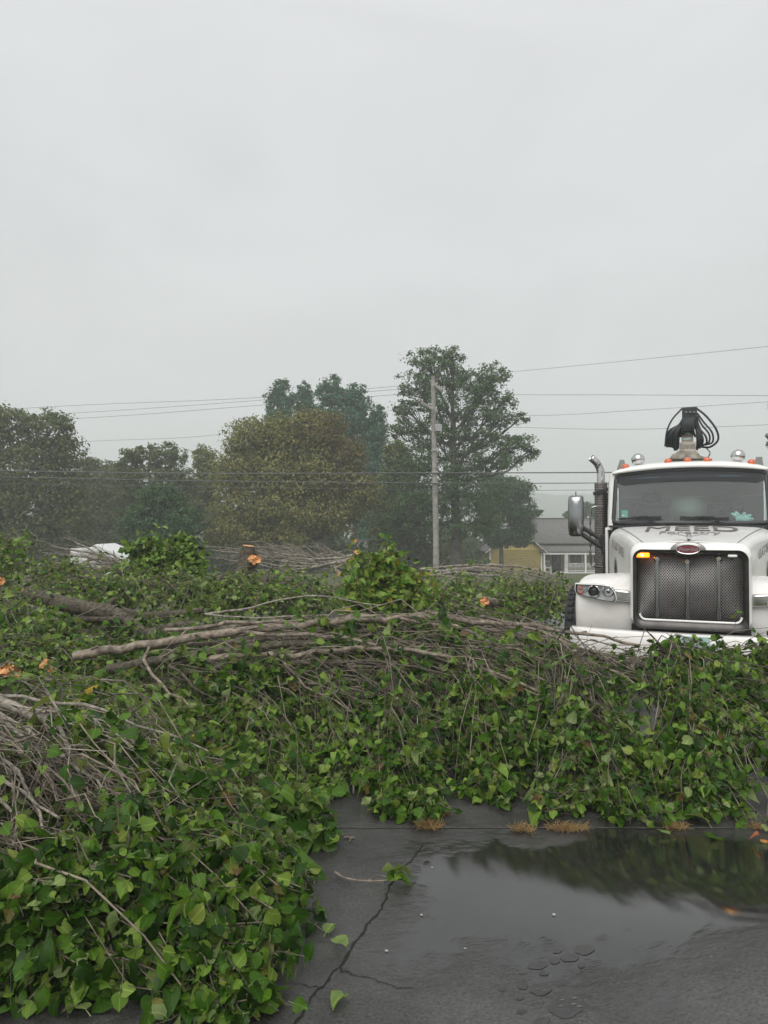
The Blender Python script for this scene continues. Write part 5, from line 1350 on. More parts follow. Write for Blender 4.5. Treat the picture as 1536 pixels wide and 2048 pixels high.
# ================================================================== FELLED BRUSH
CLEAR = []        # limbs that lie on top of the heap: nothing else is laid over them
def covers(p, r_extra=0.0):
    """which points lie above one of the uppermost limbs"""
    hit = np.zeros(len(p), bool)
    for L_, R_ in CLEAR:
        for a in range(0, len(p), 4000):
            q = p[a:a + 4000]; d = np.linalg.norm(q[:, None, :2] - L_[None, :, :2], axis=2); m = d.argmin(1)
            hit[a:a + 4000] |= (d[np.arange(len(q)), m] < R_ + r_extra) & (q[:, 2] > L_[m, 2] - .05) 
    return hit
REC = []          # one record per branch: its root, leaf positions, frames, sizes
def branch(label, group, limbs, patches=(), leaf='leaf', size=0.066, bare=(), nl=(6, 10), dens=2.45, bdens=0.55, name='cut_branch', cat='branch', bark='bark', twig='twig', tr=0.0045, kind='full', ends=(), wob=0.05, up=0.5, moss=None, base_face=True, gmin=0.03, clear=0):
    """limbs: [(control points (px,py,depth), r0, r1)]; patches: [(four corners, clusters, thickness)] where leaf sprays sit;
    bare: [(four corners, twigs)] where leafless twigs end; ends: extra spray points"""
    paths = []
    for ctrl, r0, r1 in limbs:
        P = np.array([at(*c) for c in ctrl]); L_ = np.linalg.norm(P[-1] - P[0])
        n = max(8, int(L_ / 0.14)); S = spline(P, n)
        j = rng.normal(0, wob * 0.12, S.shape); j[0] = 0; S = S + j
        S[:, 2] = np.maximum(S[:, 2], 0.02 + r1)
        paths.append((S, np.linspace(r0, r1, n) * (1 + rng.normal(0, .085, n))))
    o0 = paths[0][0][0].copy()
    root = tag(empty(name, o0), label, cat, group)
    NEWCLEAR = [(p[0], clear) for p in paths] if clear else []
    lm = []
    for S, R_ in paths:
        b = MB(); b.tube(S - o0, R_, 10 if R_[0] > .03 else 7)
        if R_[0] > .014:
            for q in range(int(len(S) * .35)):
                i_ = int(rng.integers(1, len(S) - 1)); t_ = unit(S[i_ + 1] - S[i_ - 1]); d_ = unit(np.cross(t_, rng.normal(0, 1, 3)) + t_ * .7); l_ = rng.uniform(.03, .12) + R_[i_]
                b.tube([S[i_] - o0, S[i_] - o0 + d_ * l_ * .6, S[i_] - o0 + d_ * l_ + rng.normal(0, .01, 3)], [R_[i_] * .45, R_[i_] * .3, R_[i_] * .22], 5)
        lm.append(b.build('limb', M[bark], root, fix=False))
        if base_face and R_[0] > .022:
            t = unit(S[0] - S[1]); s = unit(np.cross(t, (0, 0, 1.0))); u = np.cross(s, t)
            A = np.linspace(0, 2 * PI, 12, endpoint=False); c = S[0] - o0 + t * .003
            V = np.array([c + R_[0] * .93 * (math.cos(a) * s + math.sin(a) * u) for a in A]); b = MB(); b.add(V, [list(range(12))]); b.build('cut_face', M['cutwood'], lm[-1], smooth=False, fix=False)
    LP = np.concatenate([p[0] for p in paths]); LT = np.concatenate([np.gradient(p[0], axis=0) for p in paths]); LT = unit(LT)
    LI = np.concatenate([np.arange(len(p[0])) for p in paths]); LR = np.concatenate([p[1] for p in paths])
    pts, nrm, leafy = [], [], []
    def sample(corners, n, thick, lf):
        c = np.array([at(*q) for q in corners])
        u, v = rng.random((n, 1)), rng.random((n, 1))
        kc = max(2, n // 9); cu, cv = rng.random(kc), rng.random(kc); w_ = rng.integers(0, kc, n); cl_ = rng.random((n, 1)) < .62
        u = np.where(cl_, np.clip(cu[w_][:, None] + rng.normal(0, .055, (n, 1)), -.02, 1.02), u); v = np.where(cl_, np.clip(cv[w_][:, None] + rng.normal(0, .075, (n, 1)), -.02, 1.02), v)
        lift = (rng.random(kc) ** 2 * .10)[w_][:, None] * cl_
        p = c[0] * (1 - u) * (1 - v) + c[1] * u * (1 - v) + c[2] * u * v + c[3] * (1 - u) * v
        nn = np.cross(c[1] - c[0], c[3] - c[0]); nn = nn / (np.linalg.norm(nn) + 1e-9)
        if nn @ (np.array((0, -.6, .8))) < 0: nn = -nn
        k = rng.random((n, 1)) ** 1.6
        p = p - nn * thick * (k - 0.18) + rng.normal(0, 0.02, p.shape) + nn * lift * min(1, thick * 5)
        out_ = (rng.random((n, 1)) < .05) * rng.uniform(.05, .20, (n, 1)); p = p + nn * out_ * min(1, thick * 5)
        low_ = np.clip(1 - p[:, 2] / .25, 0, 1); p[:, 1] -= low_ * (.10 * np.sin(p[:, 0] * 6.1 + 1) * np.sin(p[:, 0] * 15.7) + rng.normal(0, .03, n)) * (1 if thick > .15 else 0)
        p[:, 2] = np.maximum(p[:, 2], gmin + .03 * rng.random(n))
        if thick > .15 and lf:
            hol = np.sin(p[:, 0] * 9.3 + 2 * np.sin(p[:, 1] * 5.1)) * np.sin(p[:, 1] * 8.1 + 1.7 * np.sin(p[:, 2] * 9 + p[:, 0] * 4)) + .5 * np.sin(p[:, 2] * 17 + p[:, 0] * 12.7)
            kp = rng.random(n) < np.clip(.62 + .95 * hol, .06, 1); p = p[kp]; n = len(p)
        pts.append(p); nrm.append(np.repeat(nn[None], n, 0)); leafy.append(np.full(n, lf))
    for corners, n, thick in patches: sample(corners, int(n * dens), thick, True)
    for corners, n in bare: sample(corners, int(n * bdens), 0.2, False)
    for e in ends:
        pts.append(at(*e)[None]); nrm.append(np.array([[0, -.5, .85]])); leafy.append(np.array([True]))
    CLEAR.extend(NEWCLEAR)
    if not pts: return root
    C = np.concatenate(pts); NN = np.concatenate(nrm); LF = np.concatenate(leafy)
    if CLEAR and not clear:
        keep = ~covers(C) | (rng.random(len(C)) < .12); keep[-1] = True; C, NN, LF = C[keep], NN[keep], LF[keep]
    n = len(C)
    D = np.linalg.norm(C[:, None] - LP[None], axis=2); near = D.argmin(1)
    back = np.minimum(LI[near], rng.integers(1, 9, n)); a_i = near - back
    A0 = LP[a_i]; d = C - A0; dl = np.linalg.norm(d, axis=1, keepdims=True)
    k = 6; tt = np.linspace(0, 1, k)[None, :, None]
    B1 = A0 + LT[a_i] * dl * rng.uniform(.1, .5, (n, 1)) + np.array((0, 0, 1.0)) * dl * rng.uniform(-.06, .24, (n, 1)) + rng.normal(0, .13, (n, 3)) * dl
    path = (1 - tt) ** 2 * A0[:, None] + 2 * tt * (1 - tt) * B1[:, None] + tt ** 2 * C[:, None]
    path[:, 1:-1] += rng.normal(0, 1, (n, k - 2, 3)) * dl[:, :, None] * .034
    path[:, :, 2] = np.maximum(path[:, :, 2], 0.012)
    r_base = np.minimum(np.minimum(tr * (0.55 + dl[:, 0] * .8) * rng.lognormal(-.25, .38, n), LR[a_i] * .8), .0075)
    rad = r_base[:, None] * np.linspace(1, .38, k)[None]
    V, Q = twigs_np(path, rad, 5 if kind == 'full' else 4)
    # side twiglets
    m2 = rng.integers(0, n, int(n * 1.35)); s_ = rng.uniform(.3, .95, len(m2))
    b0 = np.array([path[i, int(s * (k - 1))] for i, s in zip(m2, s_)])
    dirv = unit(unit(d[m2]) + rng.normal(0, .65, (len(m2), 3))) * (rng.uniform(.06, .26, (len(m2), 1)))
    e = b0 + dirv; mid = b0 + dirv * .55 + rng.normal(0, .012, dirv.shape)
    p2 = np.stack((b0, mid, e), 1); p2[:, :, 2] = np.maximum(p2[:, :, 2], .01)
    V2, Q2 = twigs_np(p2, np.repeat(np.array([[.0026, .002, .0012]]) * (tr / .0045), len(m2), 0), 4)
    if len(V): 
        o = np_obj('twigs', np.concatenate((V, V2)), np.concatenate((Q, Q2 + len(V))), np.zeros((0, 3), int), M[twig], root, origin=o0); o['kind'] = 'stuff'
    # leaves along the outer half of every leafy twig, in spurs
    idx = np.nonzero(LF)[0]
    if len(idx):
        cnt = rng.integers(nl[0], nl[1] + 1, len(idx)); rep = np.repeat(idx, cnt); N = len(rep)
        s = 1 - rng.random(N) ** 1.5 * .62
        f_ = s * (k - 1); i0 = np.minimum(f_.astype(int), k - 2); fr = (f_ - i0)[:, None]
        base = path[rep, i0] * (1 - fr) + path[rep, i0 + 1] * fr
        tdir = unit(path[rep, i0 + 1] - path[rep, i0])
        dirn = unit(tdir * .55 + rng.normal(0, .75, (N, 3)) + NN[rep] * .35 + np.array((0, 0, -.6)))
        S = size * rng.uniform(.45, 1.22, N)
        base = base + dirn * S[:, None] * .3
        n_ = NN[rep] * .55 + np.array((0, 0, up)) + rng.normal(0, .66, (N, 3))
        n_ = n_ * np.where(rng.random((N, 1)) < .08, -1, 1)
        base[:, 2] = np.maximum(base[:, 2], .018 + .02 * rng.random(N))
        low = base[:, 2] + dirn[:, 2] * S < .012
        dirn[low, 2] = np.abs(dirn[low, 2]) * .1
        # leaves on side twiglets too
        ok = LF[m2]; q = np.nonzero(ok)[0]; rp = np.repeat(q, 3); s2 = rng.uniform(.4, 1, len(rp))[:, None]
        bb = b0[rp] * (1 - s2) + e[rp] * s2; bb[:, 2] = np.maximum(bb[:, 2], .02)
        d2 = unit(unit(dirv[rp]) * .6 + rng.normal(0, .7, (len(rp), 3)) + np.array((0, 0, -.3)))
        d2[bb[:, 2] < .09, 2] = np.abs(d2[bb[:, 2] < .09, 2]) * .1
        n2 = NN[m2[rp]] * .5 + np.array((0, 0, up)) + rng.normal(0, .66, (len(rp), 3))
        base = np.concatenate((base, bb)); dirn = np.concatenate((dirn, d2)); n_ = np.concatenate((n_, n2)); S = np.concatenate((S, size * rng.uniform(.6, 1.15, len(rp))))
        if CLEAR and not clear:
            kp = ~covers(base + dirn * S[:, None] * .5, .02) | (rng.random(len(base)) < .12); base, dirn, n_, S = base[kp], dirn[kp], n_[kp], S[kp]
        REC.append(dict(root=root, o0=o0, P=base, R=frames(n_, dirn), S=S, leaf=leaf, kind=kind))
    return root

GA = 'leafy branches in the heap nearest the camera'
GB = 'leafy branches in the long heap in front of the truck'
GC = 'felled brush lying behind the long heap'
# bleached limbs at the side
branch('pale lichened limb with silvery bare twigs fanning down over the nearest heap', GA,
       [([(-260, 1340, 4.63), (-60, 1385, 4.37), (40, 1418, 4.24), (105, 1442, 4.13)], .036, .022), ([(100, 1440, 4.15), (125, 1470, 4.02), (150, 1520, 3.84), (170, 1550, 3.68)], .016, .006), ([(40, 1418, 4.24), (110, 1446, 4.13), (215, 1500, 3.94), (300, 1560, 3.68)], .014, .005),
        ([(-60, 1390, 4.35), (20, 1450, 4.11), (60, 1500, 3.89), (100, 1580, 3.58)], .014, .005), ([(95, 1438, 4.16), (190, 1446, 4.19), (240, 1465, 4.15), (300, 1512, 3.98)], .014, .005), ([(-140, 1420, 4.19), (-20, 1500, 3.81), (40, 1560, 3.50), (90, 1660, 3.06)], .016, .005), ([(-160, 1500, 3.84), (-30, 1570, 3.45), (20, 1620, 3.23), (30, 1690, 2.97)], .014, .006),
        ([(-80, 1400, 4.32), (40, 1450, 4.11), (120, 1500, 3.84), (230, 1620, 3.32)], .016, .005), ([(-120, 1450, 4.11), (0, 1480, 3.94), (70, 1520, 3.76), (150, 1590, 3.45)], .016, .005), ([(-100, 1380, 4.37), (60, 1400, 4.32), (190, 1425, 4.29), (420, 1500, 4.02)], .015, .005), ([(-120, 1520, 3.68), (-20, 1540, 3.54), (30, 1580, 3.37), (120, 1640, 3.15)], .015, .005)],
       [([(250, 1560, 3.76), (420, 1500, 4.02), (400, 1600, 3.68), (240, 1640, 3.32)], 14, .1)], bare=[([(-40, 1440, 4.19), (230, 1460, 4.15), (230, 1620, 3.37), (-40, 1690, 3.02)], 34)], bark='bark_lichen', twig='twig_grey', tr=.0034, wob=.09, clear=.11)

# ---- long heap: boughs laid side by side with bases away from the truck
def bough(label, ctrl, r0, r1, bare, patches=(), extra=(), leaf='leaf', bark='bark'):
    return branch(label, GB, [(ctrl, r0, r1)] + list(extra), patches, leaf, .062, bare, bark=bark, twig='twig', tr=.0038, wob=.09, bdens=.16, clear=.075)
bough('longest pale bough along the top of the heap, thick cut end at its base', [(148, 1312, 6.2), (300, 1290, 6.2), (480, 1262, 6.2), (640, 1246, 6.25), (800, 1236, 6.3), (960, 1243, 6.35), (1110, 1258, 6.4), (1280, 1290, 6.3)], .042, .012,
      [([(900, 1275, 6.4), (1160, 1278, 6.5), (1240, 1400, 5.7), (960, 1380, 5.8)], 100)], [([(640, 1240, 6.2), (760, 1240, 6.2), (800, 1330, 6.0), (640, 1330, 6.0)], 7, .1)],
      extra=[([(480, 1262, 6.2), (620, 1270, 6.1), (760, 1290, 6.0), (930, 1330, 5.8), (1080, 1390, 5.5)], .02, .006), ([(800, 1236, 6.3), (920, 1262, 6.2), (1060, 1310, 6.0), (1190, 1380, 5.7)], .018, .006), ([(300, 1290, 6.2), (290, 1330, 5.9), (340, 1380, 5.6), (385, 1415, 5.35)], .016, .007)])
bough('mossy bough just under the longest one, dark and slightly crooked', [(215, 1338, 6.0), (330, 1318, 6.05), (470, 1300, 6.1), (600, 1288, 6.1), (740, 1284, 6.1), (900, 1298, 6.05), (1040, 1340, 5.85), (1170, 1400, 5.6)], .040, .010,
      [([(860, 1310, 6.0), (1080, 1330, 6.0), (1180, 1470, 5.3), (900, 1450, 5.4)], 90)], [([(450, 1300, 6.0), (600, 1290, 6.0), (600, 1400, 5.6), (460, 1400, 5.6)], 9, .1)],
      extra=[([(600, 1288, 6.1), (680, 1320, 5.9), (760, 1380, 5.6), (840, 1450, 5.3)], .016, .006), ([(330, 1318, 6.05), (360, 1350, 5.8), (430, 1400, 5.5)], .014, .006)], bark='bark_moss')
bough('upper bough with the highest hump in the middle of the heap', [(440, 1262, 6.5), (560, 1248, 6.5), (700, 1240, 6.5), (850, 1233, 6.5), (960, 1240, 6.5), (1080, 1254, 6.5), (1180, 1270, 6.5)], .036, .012,
      [([(1000, 1262, 6.6), (1200, 1275, 6.6), (1330, 1370, 5.9), (1080, 1360, 5.9)], 110)], extra=[([(850, 1225, 6.5), (990, 1250, 6.4), (1120, 1275, 6.3), (1230, 1330, 6.0)], .018, .006), ([(960, 1232, 6.5), (1090, 1270, 6.3), (1230, 1320, 6.1), (1330, 1390, 5.8)], .014, .005)])
bough('straight brown bough lying lowest of the parallel boughs', [(420, 1318, 5.9), (560, 1310, 5.9), (700, 1298, 5.95), (820, 1302, 5.9), (950, 1330, 5.75), (1090, 1390, 5.5), (1200, 1460, 5.2)], .026, .008,
      [([(760, 1330, 5.9), (1000, 1350, 5.8), (1100, 1500, 5.1), (820, 1470, 5.2)], 80)], extra=[([(560, 1310, 5.9), (600, 1360, 5.6), (700, 1420, 5.35)], .012, .005)])
bough('thin bough with many reddish shoots bending down towards the truck bumper', [(640, 1262, 6.4), (780, 1252, 6.4), (940, 1258, 6.4), (1080, 1285, 6.3), (1220, 1340, 6.0), (1340, 1410, 5.6)], .026, .006,
      [([(1050, 1270, 6.4), (1290, 1300, 6.3), (1400, 1440, 5.5), (1130, 1420, 5.6)], 130)], extra=[([(940, 1258, 6.4), (1060, 1310, 6.1), (1180, 1370, 5.8), (1300, 1450, 5.4)], .012, .005), ([(1080, 1285, 6.3), (1180, 1300, 6.3), (1290, 1330, 6.1), (1400, 1370, 5.9)], .012, .005)])
bough('forked bough with drooping bare twigs near the base of the heap', [(300, 1400, 5.9), (420, 1380, 5.85), (540, 1370, 5.8), (680, 1372, 5.7), (800, 1400, 5.5)], .022, .006,
      [([(420, 1260, 6.0), (760, 1260, 6.0), (760, 1440, 5.4), (420, 1430, 5.4)], 110)], [([(430, 1340, 6.0), (640, 1330, 6.0), (640, 1450, 5.5), (430, 1450, 5.5)], 40, .2)])
bough('slim straight bough squeezed between the two longest boughs', [(470, 1284, 6.25), (620, 1268, 6.3), (760, 1258, 6.3), (900, 1264, 6.3), (1040, 1288, 6.2), (1160, 1330, 6.0)], .024, .008,
      [([(900, 1280, 6.2), (1150, 1300, 6.2), (1200, 1400, 5.7), (940, 1400, 5.7)], 60)], [([(700, 1250, 6.4), (1000, 1260, 6.4), (1000, 1310, 6.1), (700, 1300, 6.1)], 12, .1)])
bough('wavy bough lying in front of the mossy one with a leaf tuft on it', [(380, 1345, 5.85), (480, 1334, 5.85), (600, 1330, 5.85), (720, 1322, 5.85), (830, 1334, 5.75), (960, 1370, 5.6)], .022, .006,
      [([(560, 1340, 5.8), (960, 1350, 5.7), (960, 1470, 5.2), (600, 1450, 5.3)], 70)], [([(520, 1310, 5.9), (600, 1310, 5.9), (600, 1350, 5.7), (520, 1350, 5.7)], 6, .06)], bark='bark_moss')
# ---- heap nearest the camera
branch('leafy branch forming the lower corner of the nearest heap, away from the open asphalt', GA,
       [([(-260, 1560, 3.9), (-120, 1700, 3.3), (60, 1860, 2.95), (170, 1960, 2.72)], .028, .006), ([(-220, 1640, 3.5), (60, 1760, 3.05), (250, 1880, 2.78)], .02, .005)],
       [([(-160, 1745, 2.85), (285, 1725, 2.85), (290, 1985, 2.66), (-160, 1975, 2.66)], 265, .26), ([(-160, 1985, 2.64), (60, 1985, 2.64), (40, 2020, 2.59), (-160, 2030, 2.58)], 9, .02), ([(400, 1990, 2.64), (520, 1990, 2.64), (500, 2045, 2.56), (390, 2045, 2.56)], 10, .05)], size=.056)
branch('leafy branch spilling onto the cracked asphalt at the near edge of the heap', GA,
       [([(60, 1500, 4.2), (240, 1680, 3.3), (400, 1850, 2.95), (490, 1990, 2.65)], .026, .006), ([(180, 1600, 3.6), (400, 1720, 3.2), (560, 1830, 2.98)], .018, .005)],
       [([(240, 1715, 2.92), (592, 1690, 3.2), (545, 2005, 2.62), (265, 1995, 2.65)], 265, .26)],
       size=.056, ends=[(585, 1812, 3.2), (640, 1822, 3.22), (655, 1835, 3.2), (648, 1862, 3.12), (575, 1880, 3.0), (570, 1900, 2.95), (560, 1940, 2.8)])
branch('broad leaved branch on top of the nearest heap with a single orange leaf', GA,
       [([(-240, 1430, 4.6), (-40, 1530, 4.0), (140, 1640, 3.3), (230, 1730, 3.0)], .03, .006)],
       [([(-160, 1715, 3.0), (330, 1555, 3.75), (310, 1745, 2.95), (-160, 1765, 2.88)], 130, .24), ([(150, 1590, 3.7), (330, 1555, 3.75), (310, 1745, 2.95), (130, 1740, 2.95)], 64, .2)], size=.058, up=.8)
branch('branch with reddish twigs along the flank of the nearest heap by the wet asphalt', GA,
       [([(120, 1440, 4.9), (330, 1560, 4.1), (480, 1660, 3.5), (585, 1750, 3.3)], .024, .005), ([(300, 1500, 4.6), (470, 1600, 4.15), (560, 1640, 3.9)], .014, .005)],
       [([(270, 1500, 4.4), (505, 1612, 4.0), (605, 1725, 3.35), (260, 1740, 2.98)], 180, .22), ([(560, 1700, 3.5), (640, 1750, 3.4), (600, 1800, 3.2), (540, 1760, 3.2)], 10, .05)], size=.055, up=.7)
branch('sparse upper branch of the nearest heap with a few bright yellow green leaves', GA,
       [([(-60, 1430, 5.2), (140, 1470, 4.8), (300, 1520, 4.4), (440, 1590, 4.2)], .024, .005)],
       [([(250, 1480, 4.9), (420, 1460, 5.0), (430, 1580, 4.4), (220, 1590, 4.0)], 55, .2)], bare=[([(180, 1480, 4.7), (470, 1470, 4.8), (450, 1620, 4.2), (160, 1600, 3.9)], 40)], leaf='leaf_yellowing', size=.066)
branch('low leafy spur reaching out alone over the wet asphalt', GA,
       [([(400, 1550, 4.5), (480, 1590, 4.25), (560, 1618, 4.15), (640, 1640, 4.05)], .012, .004)],
       [([(560, 1612, 4.2), (655, 1612, 4.15), (662, 1680, 3.95), (585, 1690, 3.9)], 34, .08)], bare=[([(440, 1580, 4.4), (560, 1600, 4.3), (560, 1660, 4.0), (450, 1650, 4.0)], 14)], size=.075, gmin=.02)
for q in range(9):
    a_ = q / 8
    y0 = 1252 + 92 * a_; x0 = 330 + 150 * abs(math.sin(q * 2.1)); d0 = 6.45 - .55 * a_; xe = 1230 - 120 * abs(math.sin(q * 1.3)); dy = 16 * math.sin(q * 1.9)
    branch(('topmost', 'second highest', 'third highest', 'fourth from the top', 'middle', 'fourth from the bottom', 'third lowest', 'second lowest', 'lowest')[q] + ' of the nine thin brown boughs lying along the long heap', 'thin boughs laid side by side on the long heap',
           [([(x0, y0 + 8, d0), (x0 + 170, y0 - 6, d0 + .02), (x0 + 340, y0 - 12 + dy * .3, d0), (x0 + 480, y0 - 8 + dy * .6, d0), ((x0 + 480 + xe) / 2, y0 + 12 + dy, d0 - .15), (xe, y0 + 60 + dy, d0 - .5)], rng.uniform(.014, .022), .004)],
           [([(x0 + 420, y0 - 10, d0), (xe, y0 + 20, d0), (xe + 60, y0 + 130, d0 - .7), (x0 + 480, y0 + 110, d0 - .5)], 7, .15)], 'leaf', .062, [([(x0 + 420, y0, d0), (xe, y0 + 20, d0), (xe + 60, y0 + 120, d0 - .7), (x0 + 480, y0 + 110, d0 - .5)], 26)], twig='twig', tr=.0034, wob=.10, bdens=.45, clear=.05)
branch('dark leafy brush packed underneath the base half of the parallel boughs', GB, [([(200, 1340, 6.8), (420, 1330, 6.7), (640, 1330, 6.6)], .02, .006)], [([(180, 1275, 7.0), (660, 1270, 7.0), (680, 1400, 6.0), (180, 1400, 6.0)], 230, .3)], 'leaf', .060, [([(180, 1290, 7.0), (660, 1290, 7.0), (680, 1400, 6.0), (180, 1400, 6.0)], 30)])
branch('dark leafy brush packed underneath the tip half of the parallel boughs', GB, [([(640, 1330, 6.6), (860, 1330, 6.6), (1120, 1350, 6.5)], .02, .006)], [([(640, 1275, 7.0), (1150, 1290, 6.9), (1150, 1420, 6.0), (660, 1400, 6.0)], 240, .3)], 'leaf', .060, [([(640, 1290, 7.0), (1150, 1300, 6.9), (1150, 1400, 6.0), (660, 1400, 6.0)], 30)])
branch('shaded leaves in the hollow between the mossy forked log and the boughs', GC, [([(60, 1270, 7.8), (240, 1275, 7.6), (420, 1275, 7.5)], .02, .006)], [([(60, 1228, 8.1), (430, 1235, 8.1), (430, 1300, 7.0), (60, 1300, 7.0)], 130, .35)], 'leaf', .068, [([(60, 1235, 8.0), (430, 1240, 8.0), (430, 1300, 7.1), (60, 1300, 7.1)], 40)], kind='mid')
# leaf sprays hanging on the camera side of the long heap
def front(label, limb, patches, leaf='leaf', bare=(), ends=(), size=.057, up=.4):
    return branch(label, GB, [(limb, .022, .005)], patches, leaf, size, bare, ends=ends, up=up, nl=(7, 11), dens=2.9)
front('dense pale green leaf spray ending the long heap next to the asphalt inlet', [(430, 1370, 6.0), (500, 1450, 5.5), (540, 1520, 5.0), (560, 1590, 4.7)], [([(420, 1440, 5.6), (640, 1440, 5.5), (650, 1615, 4.55), (432, 1592, 4.68)], 150, .24)], 'leaf_pale')
front('leaf spray hanging straight down beside the tuft covered joint', [(640, 1350, 6.0), (680, 1440, 5.5), (700, 1520, 5.0), (710, 1590, 4.7)], [([(615, 1440, 5.5), (770, 1430, 5.5), (760, 1602, 4.6), (630, 1612, 4.55)], 110, .24)], 'leaf_pale')
front('leafy branch bulging out furthest over the joint and its dry grass tufts', [(760, 1330, 6.0), (790, 1430, 5.4), (815, 1530, 4.85), (835, 1620, 4.4)], [([(735, 1440, 5.5), (890, 1430, 5.4), (888, 1600, 4.5), (735, 1600, 4.55)], 110, .24), ([(725, 1570, 4.75), (885, 1570, 4.75), (880, 1648, 4.28), (740, 1640, 4.32)], 50, .12)])
front('shaded leaf wall between the bulging spray and the hanging curled sprays', [(920, 1330, 6.0), (960, 1430, 5.4), (985, 1520, 5.0), (1010, 1580, 4.7)], [([(880, 1420, 5.5), (1085, 1410, 5.5), (1085, 1612, 4.55), (890, 1596, 4.65)], 150, .26)])
front('leafy branch with curled pale leaf backs hanging above the joint', [(1100, 1300, 6.2), (1150, 1400, 5.6), (1200, 1500, 5.0), (1240, 1600, 4.5)], [([(1065, 1390, 5.5), (1300, 1370, 5.5), (1305, 1500, 4.85), (1070, 1500, 4.9)], 110, .28), ([(1065, 1490, 4.95), (1305, 1490, 4.9), (1305, 1650, 4.27), (1060, 1640, 4.32)], 130, .26)])
front('leafy branch heaped below the truck grille, densest of the heap', [(1320, 1290, 6.1), (1370, 1380, 5.6), (1400, 1480, 5.0), (1430, 1600, 4.5)], [([(1285, 1362, 5.5), (1560, 1345, 5.45), (1560, 1480, 4.9), (1290, 1490, 4.9)], 130, .28), ([(1290, 1480, 4.9), (1560, 1470, 4.9), (1560, 1652, 4.26), (1290, 1650, 4.27)], 150, .26)])
front('leafy branch running out of the picture beyond the truck bumper', [(1560, 1290, 6.1), (1620, 1380, 5.6), (1640, 1480, 5.0), (1650, 1600, 4.5)], [([(1530, 1320, 5.5), (1760, 1320, 5.5), (1760, 1490, 4.9), (1530, 1490, 4.9)], 60, .28), ([(1530, 1480, 4.9), (1760, 1480, 4.9), (1760, 1655, 4.25), (1530, 1652, 4.26)], 70, .26)])
front('leafy tops rising against the white bumper and its licence plate', [(1120, 1330, 6.3), (1220, 1320, 6.3), (1330, 1320, 6.2), (1430, 1330, 6.1)], [([(1130, 1306, 6.3), (1430, 1322, 6.1), (1420, 1420, 5.6), (1130, 1410, 5.7)], 110, .16)], bare=[([(1130, 1295, 6.4), (1400, 1310, 6.3), (1400, 1400, 5.7), (1130, 1400, 5.8)], 50)],
      ends=[(1150, 1290, 6.2), (1165, 1300, 6.2), (1266, 1230, 6.0), (1278, 1238, 6.0), (1290, 1226, 5.9), (1300, 1232, 5.9), (1308, 1240, 5.9), (1296, 1250, 5.9), (1312, 1232, 5.85), (1284, 1256, 5.9), (1276, 1268, 6.0), (1258, 1275, 6.1), (1285, 1282, 6.0), (1300, 1272, 5.9)])
front('leaf spray crowding the bumper under the far headlamp', [(1400, 1340, 6.2), (1500, 1330, 6.1), (1600, 1330, 6.0), (1700, 1340, 5.9)], [([(1405, 1316, 6.0), (1760, 1306, 5.9), (1760, 1410, 5.5), (1405, 1410, 5.6)], 120, .2)], ends=[(1420, 1290, 6.0), (1445, 1285, 6.0), (1490, 1292, 5.9), (1530, 1300, 5.8)])
front('thin leafed branch among the bare twigs in the middle of the heap', [(560, 1330, 6.1), (650, 1370, 5.8), (760, 1400, 5.6), (860, 1420, 5.5)], [([(560, 1330, 6.1), (860, 1330, 6.1), (870, 1450, 5.5), (560, 1450, 5.5)], 60, .25)], bare=[([(560, 1320, 6.1), (900, 1310, 6.1), (900, 1480, 5.3), (560, 1470, 5.4)], 90)])
front('twiggy branch with scattered leaves above the shaded leaf wall', [(820, 1320, 6.2), (920, 1350, 5.9), (1020, 1390, 5.6), (1110, 1430, 5.4)], [([(830, 1330, 6.1), (1120, 1330, 6.1), (1120, 1450, 5.4), (830, 1450, 5.4)], 55, .25)], bare=[([(850, 1300, 6.2), (1150, 1300, 6.2), (1180, 1480, 5.3), (850, 1470, 5.3)], 100)])

# ---- between and behind
def back(label, limbs, patches, leaf='leaf_pale', bare=(), size=.061, kind='mid', ends=(), **kw):
    return branch(label, GC, limbs, patches, leaf, size, bare, kind=kind, ends=ends, nl=(7, 11), **kw)
back('leafy branch beside the thick mossy trunk at the edge of the picture', [([(-200, 1250, 8), (-40, 1230, 7.9), (120, 1240, 7.5)], .03, .01)], [([(-120, 1175, 8.6), (150, 1165, 8.6), (150, 1300, 7), (-120, 1310, 7)], 140, .4)])
back('leafy branch in front of the mossy trunk fork', [([(-40, 1300, 7), (120, 1310, 6.8), (260, 1340, 6.5)], .025, .008)], [([(50, 1265, 7.2), (270, 1280, 7), (260, 1390, 6), (30, 1390, 6)], 95, .3)], bare=[([(50, 1265, 7.2), (270, 1270, 7), (260, 1390, 6), (30, 1390, 6)], 30)])
back('leaves round the orange cut log ends by the lawn', [([(-160, 1320, 6.6), (0, 1340, 6.3), (100, 1380, 6)], .02, .008)], [([(-120, 1290, 7), (95, 1285, 7), (120, 1410, 5.6), (-120, 1330, 6.3)], 70, .25)])
back('leafy branch under the base of the parallel boughs', [([(200, 1380, 6.2), (320, 1400, 5.8), (420, 1430, 5.5)], .02, .006)], [([(220, 1350, 6.3), (450, 1350, 6.2), (440, 1460, 5.3), (220, 1470, 5.2)], 90, .25)], bare=[([(220, 1350, 6.3), (450, 1350, 6.2), (440, 1460, 5.3), (220, 1470, 5.2)], 50)], kind='full')
back('leafy branch between the pale lichened limb and the parallel boughs', [([(60, 1390, 6.0), (200, 1420, 5.5), (330, 1470, 4.9)], .018, .006)], [([(200, 1400, 5.8), (400, 1420, 5.6), (400, 1510, 4.9), (240, 1500, 5.0)], 60, .2)], bare=[([(90, 1395, 5.8), (340, 1410, 5.6), (330, 1510, 4.9), (100, 1470, 5.1)], 40)], kind='full')
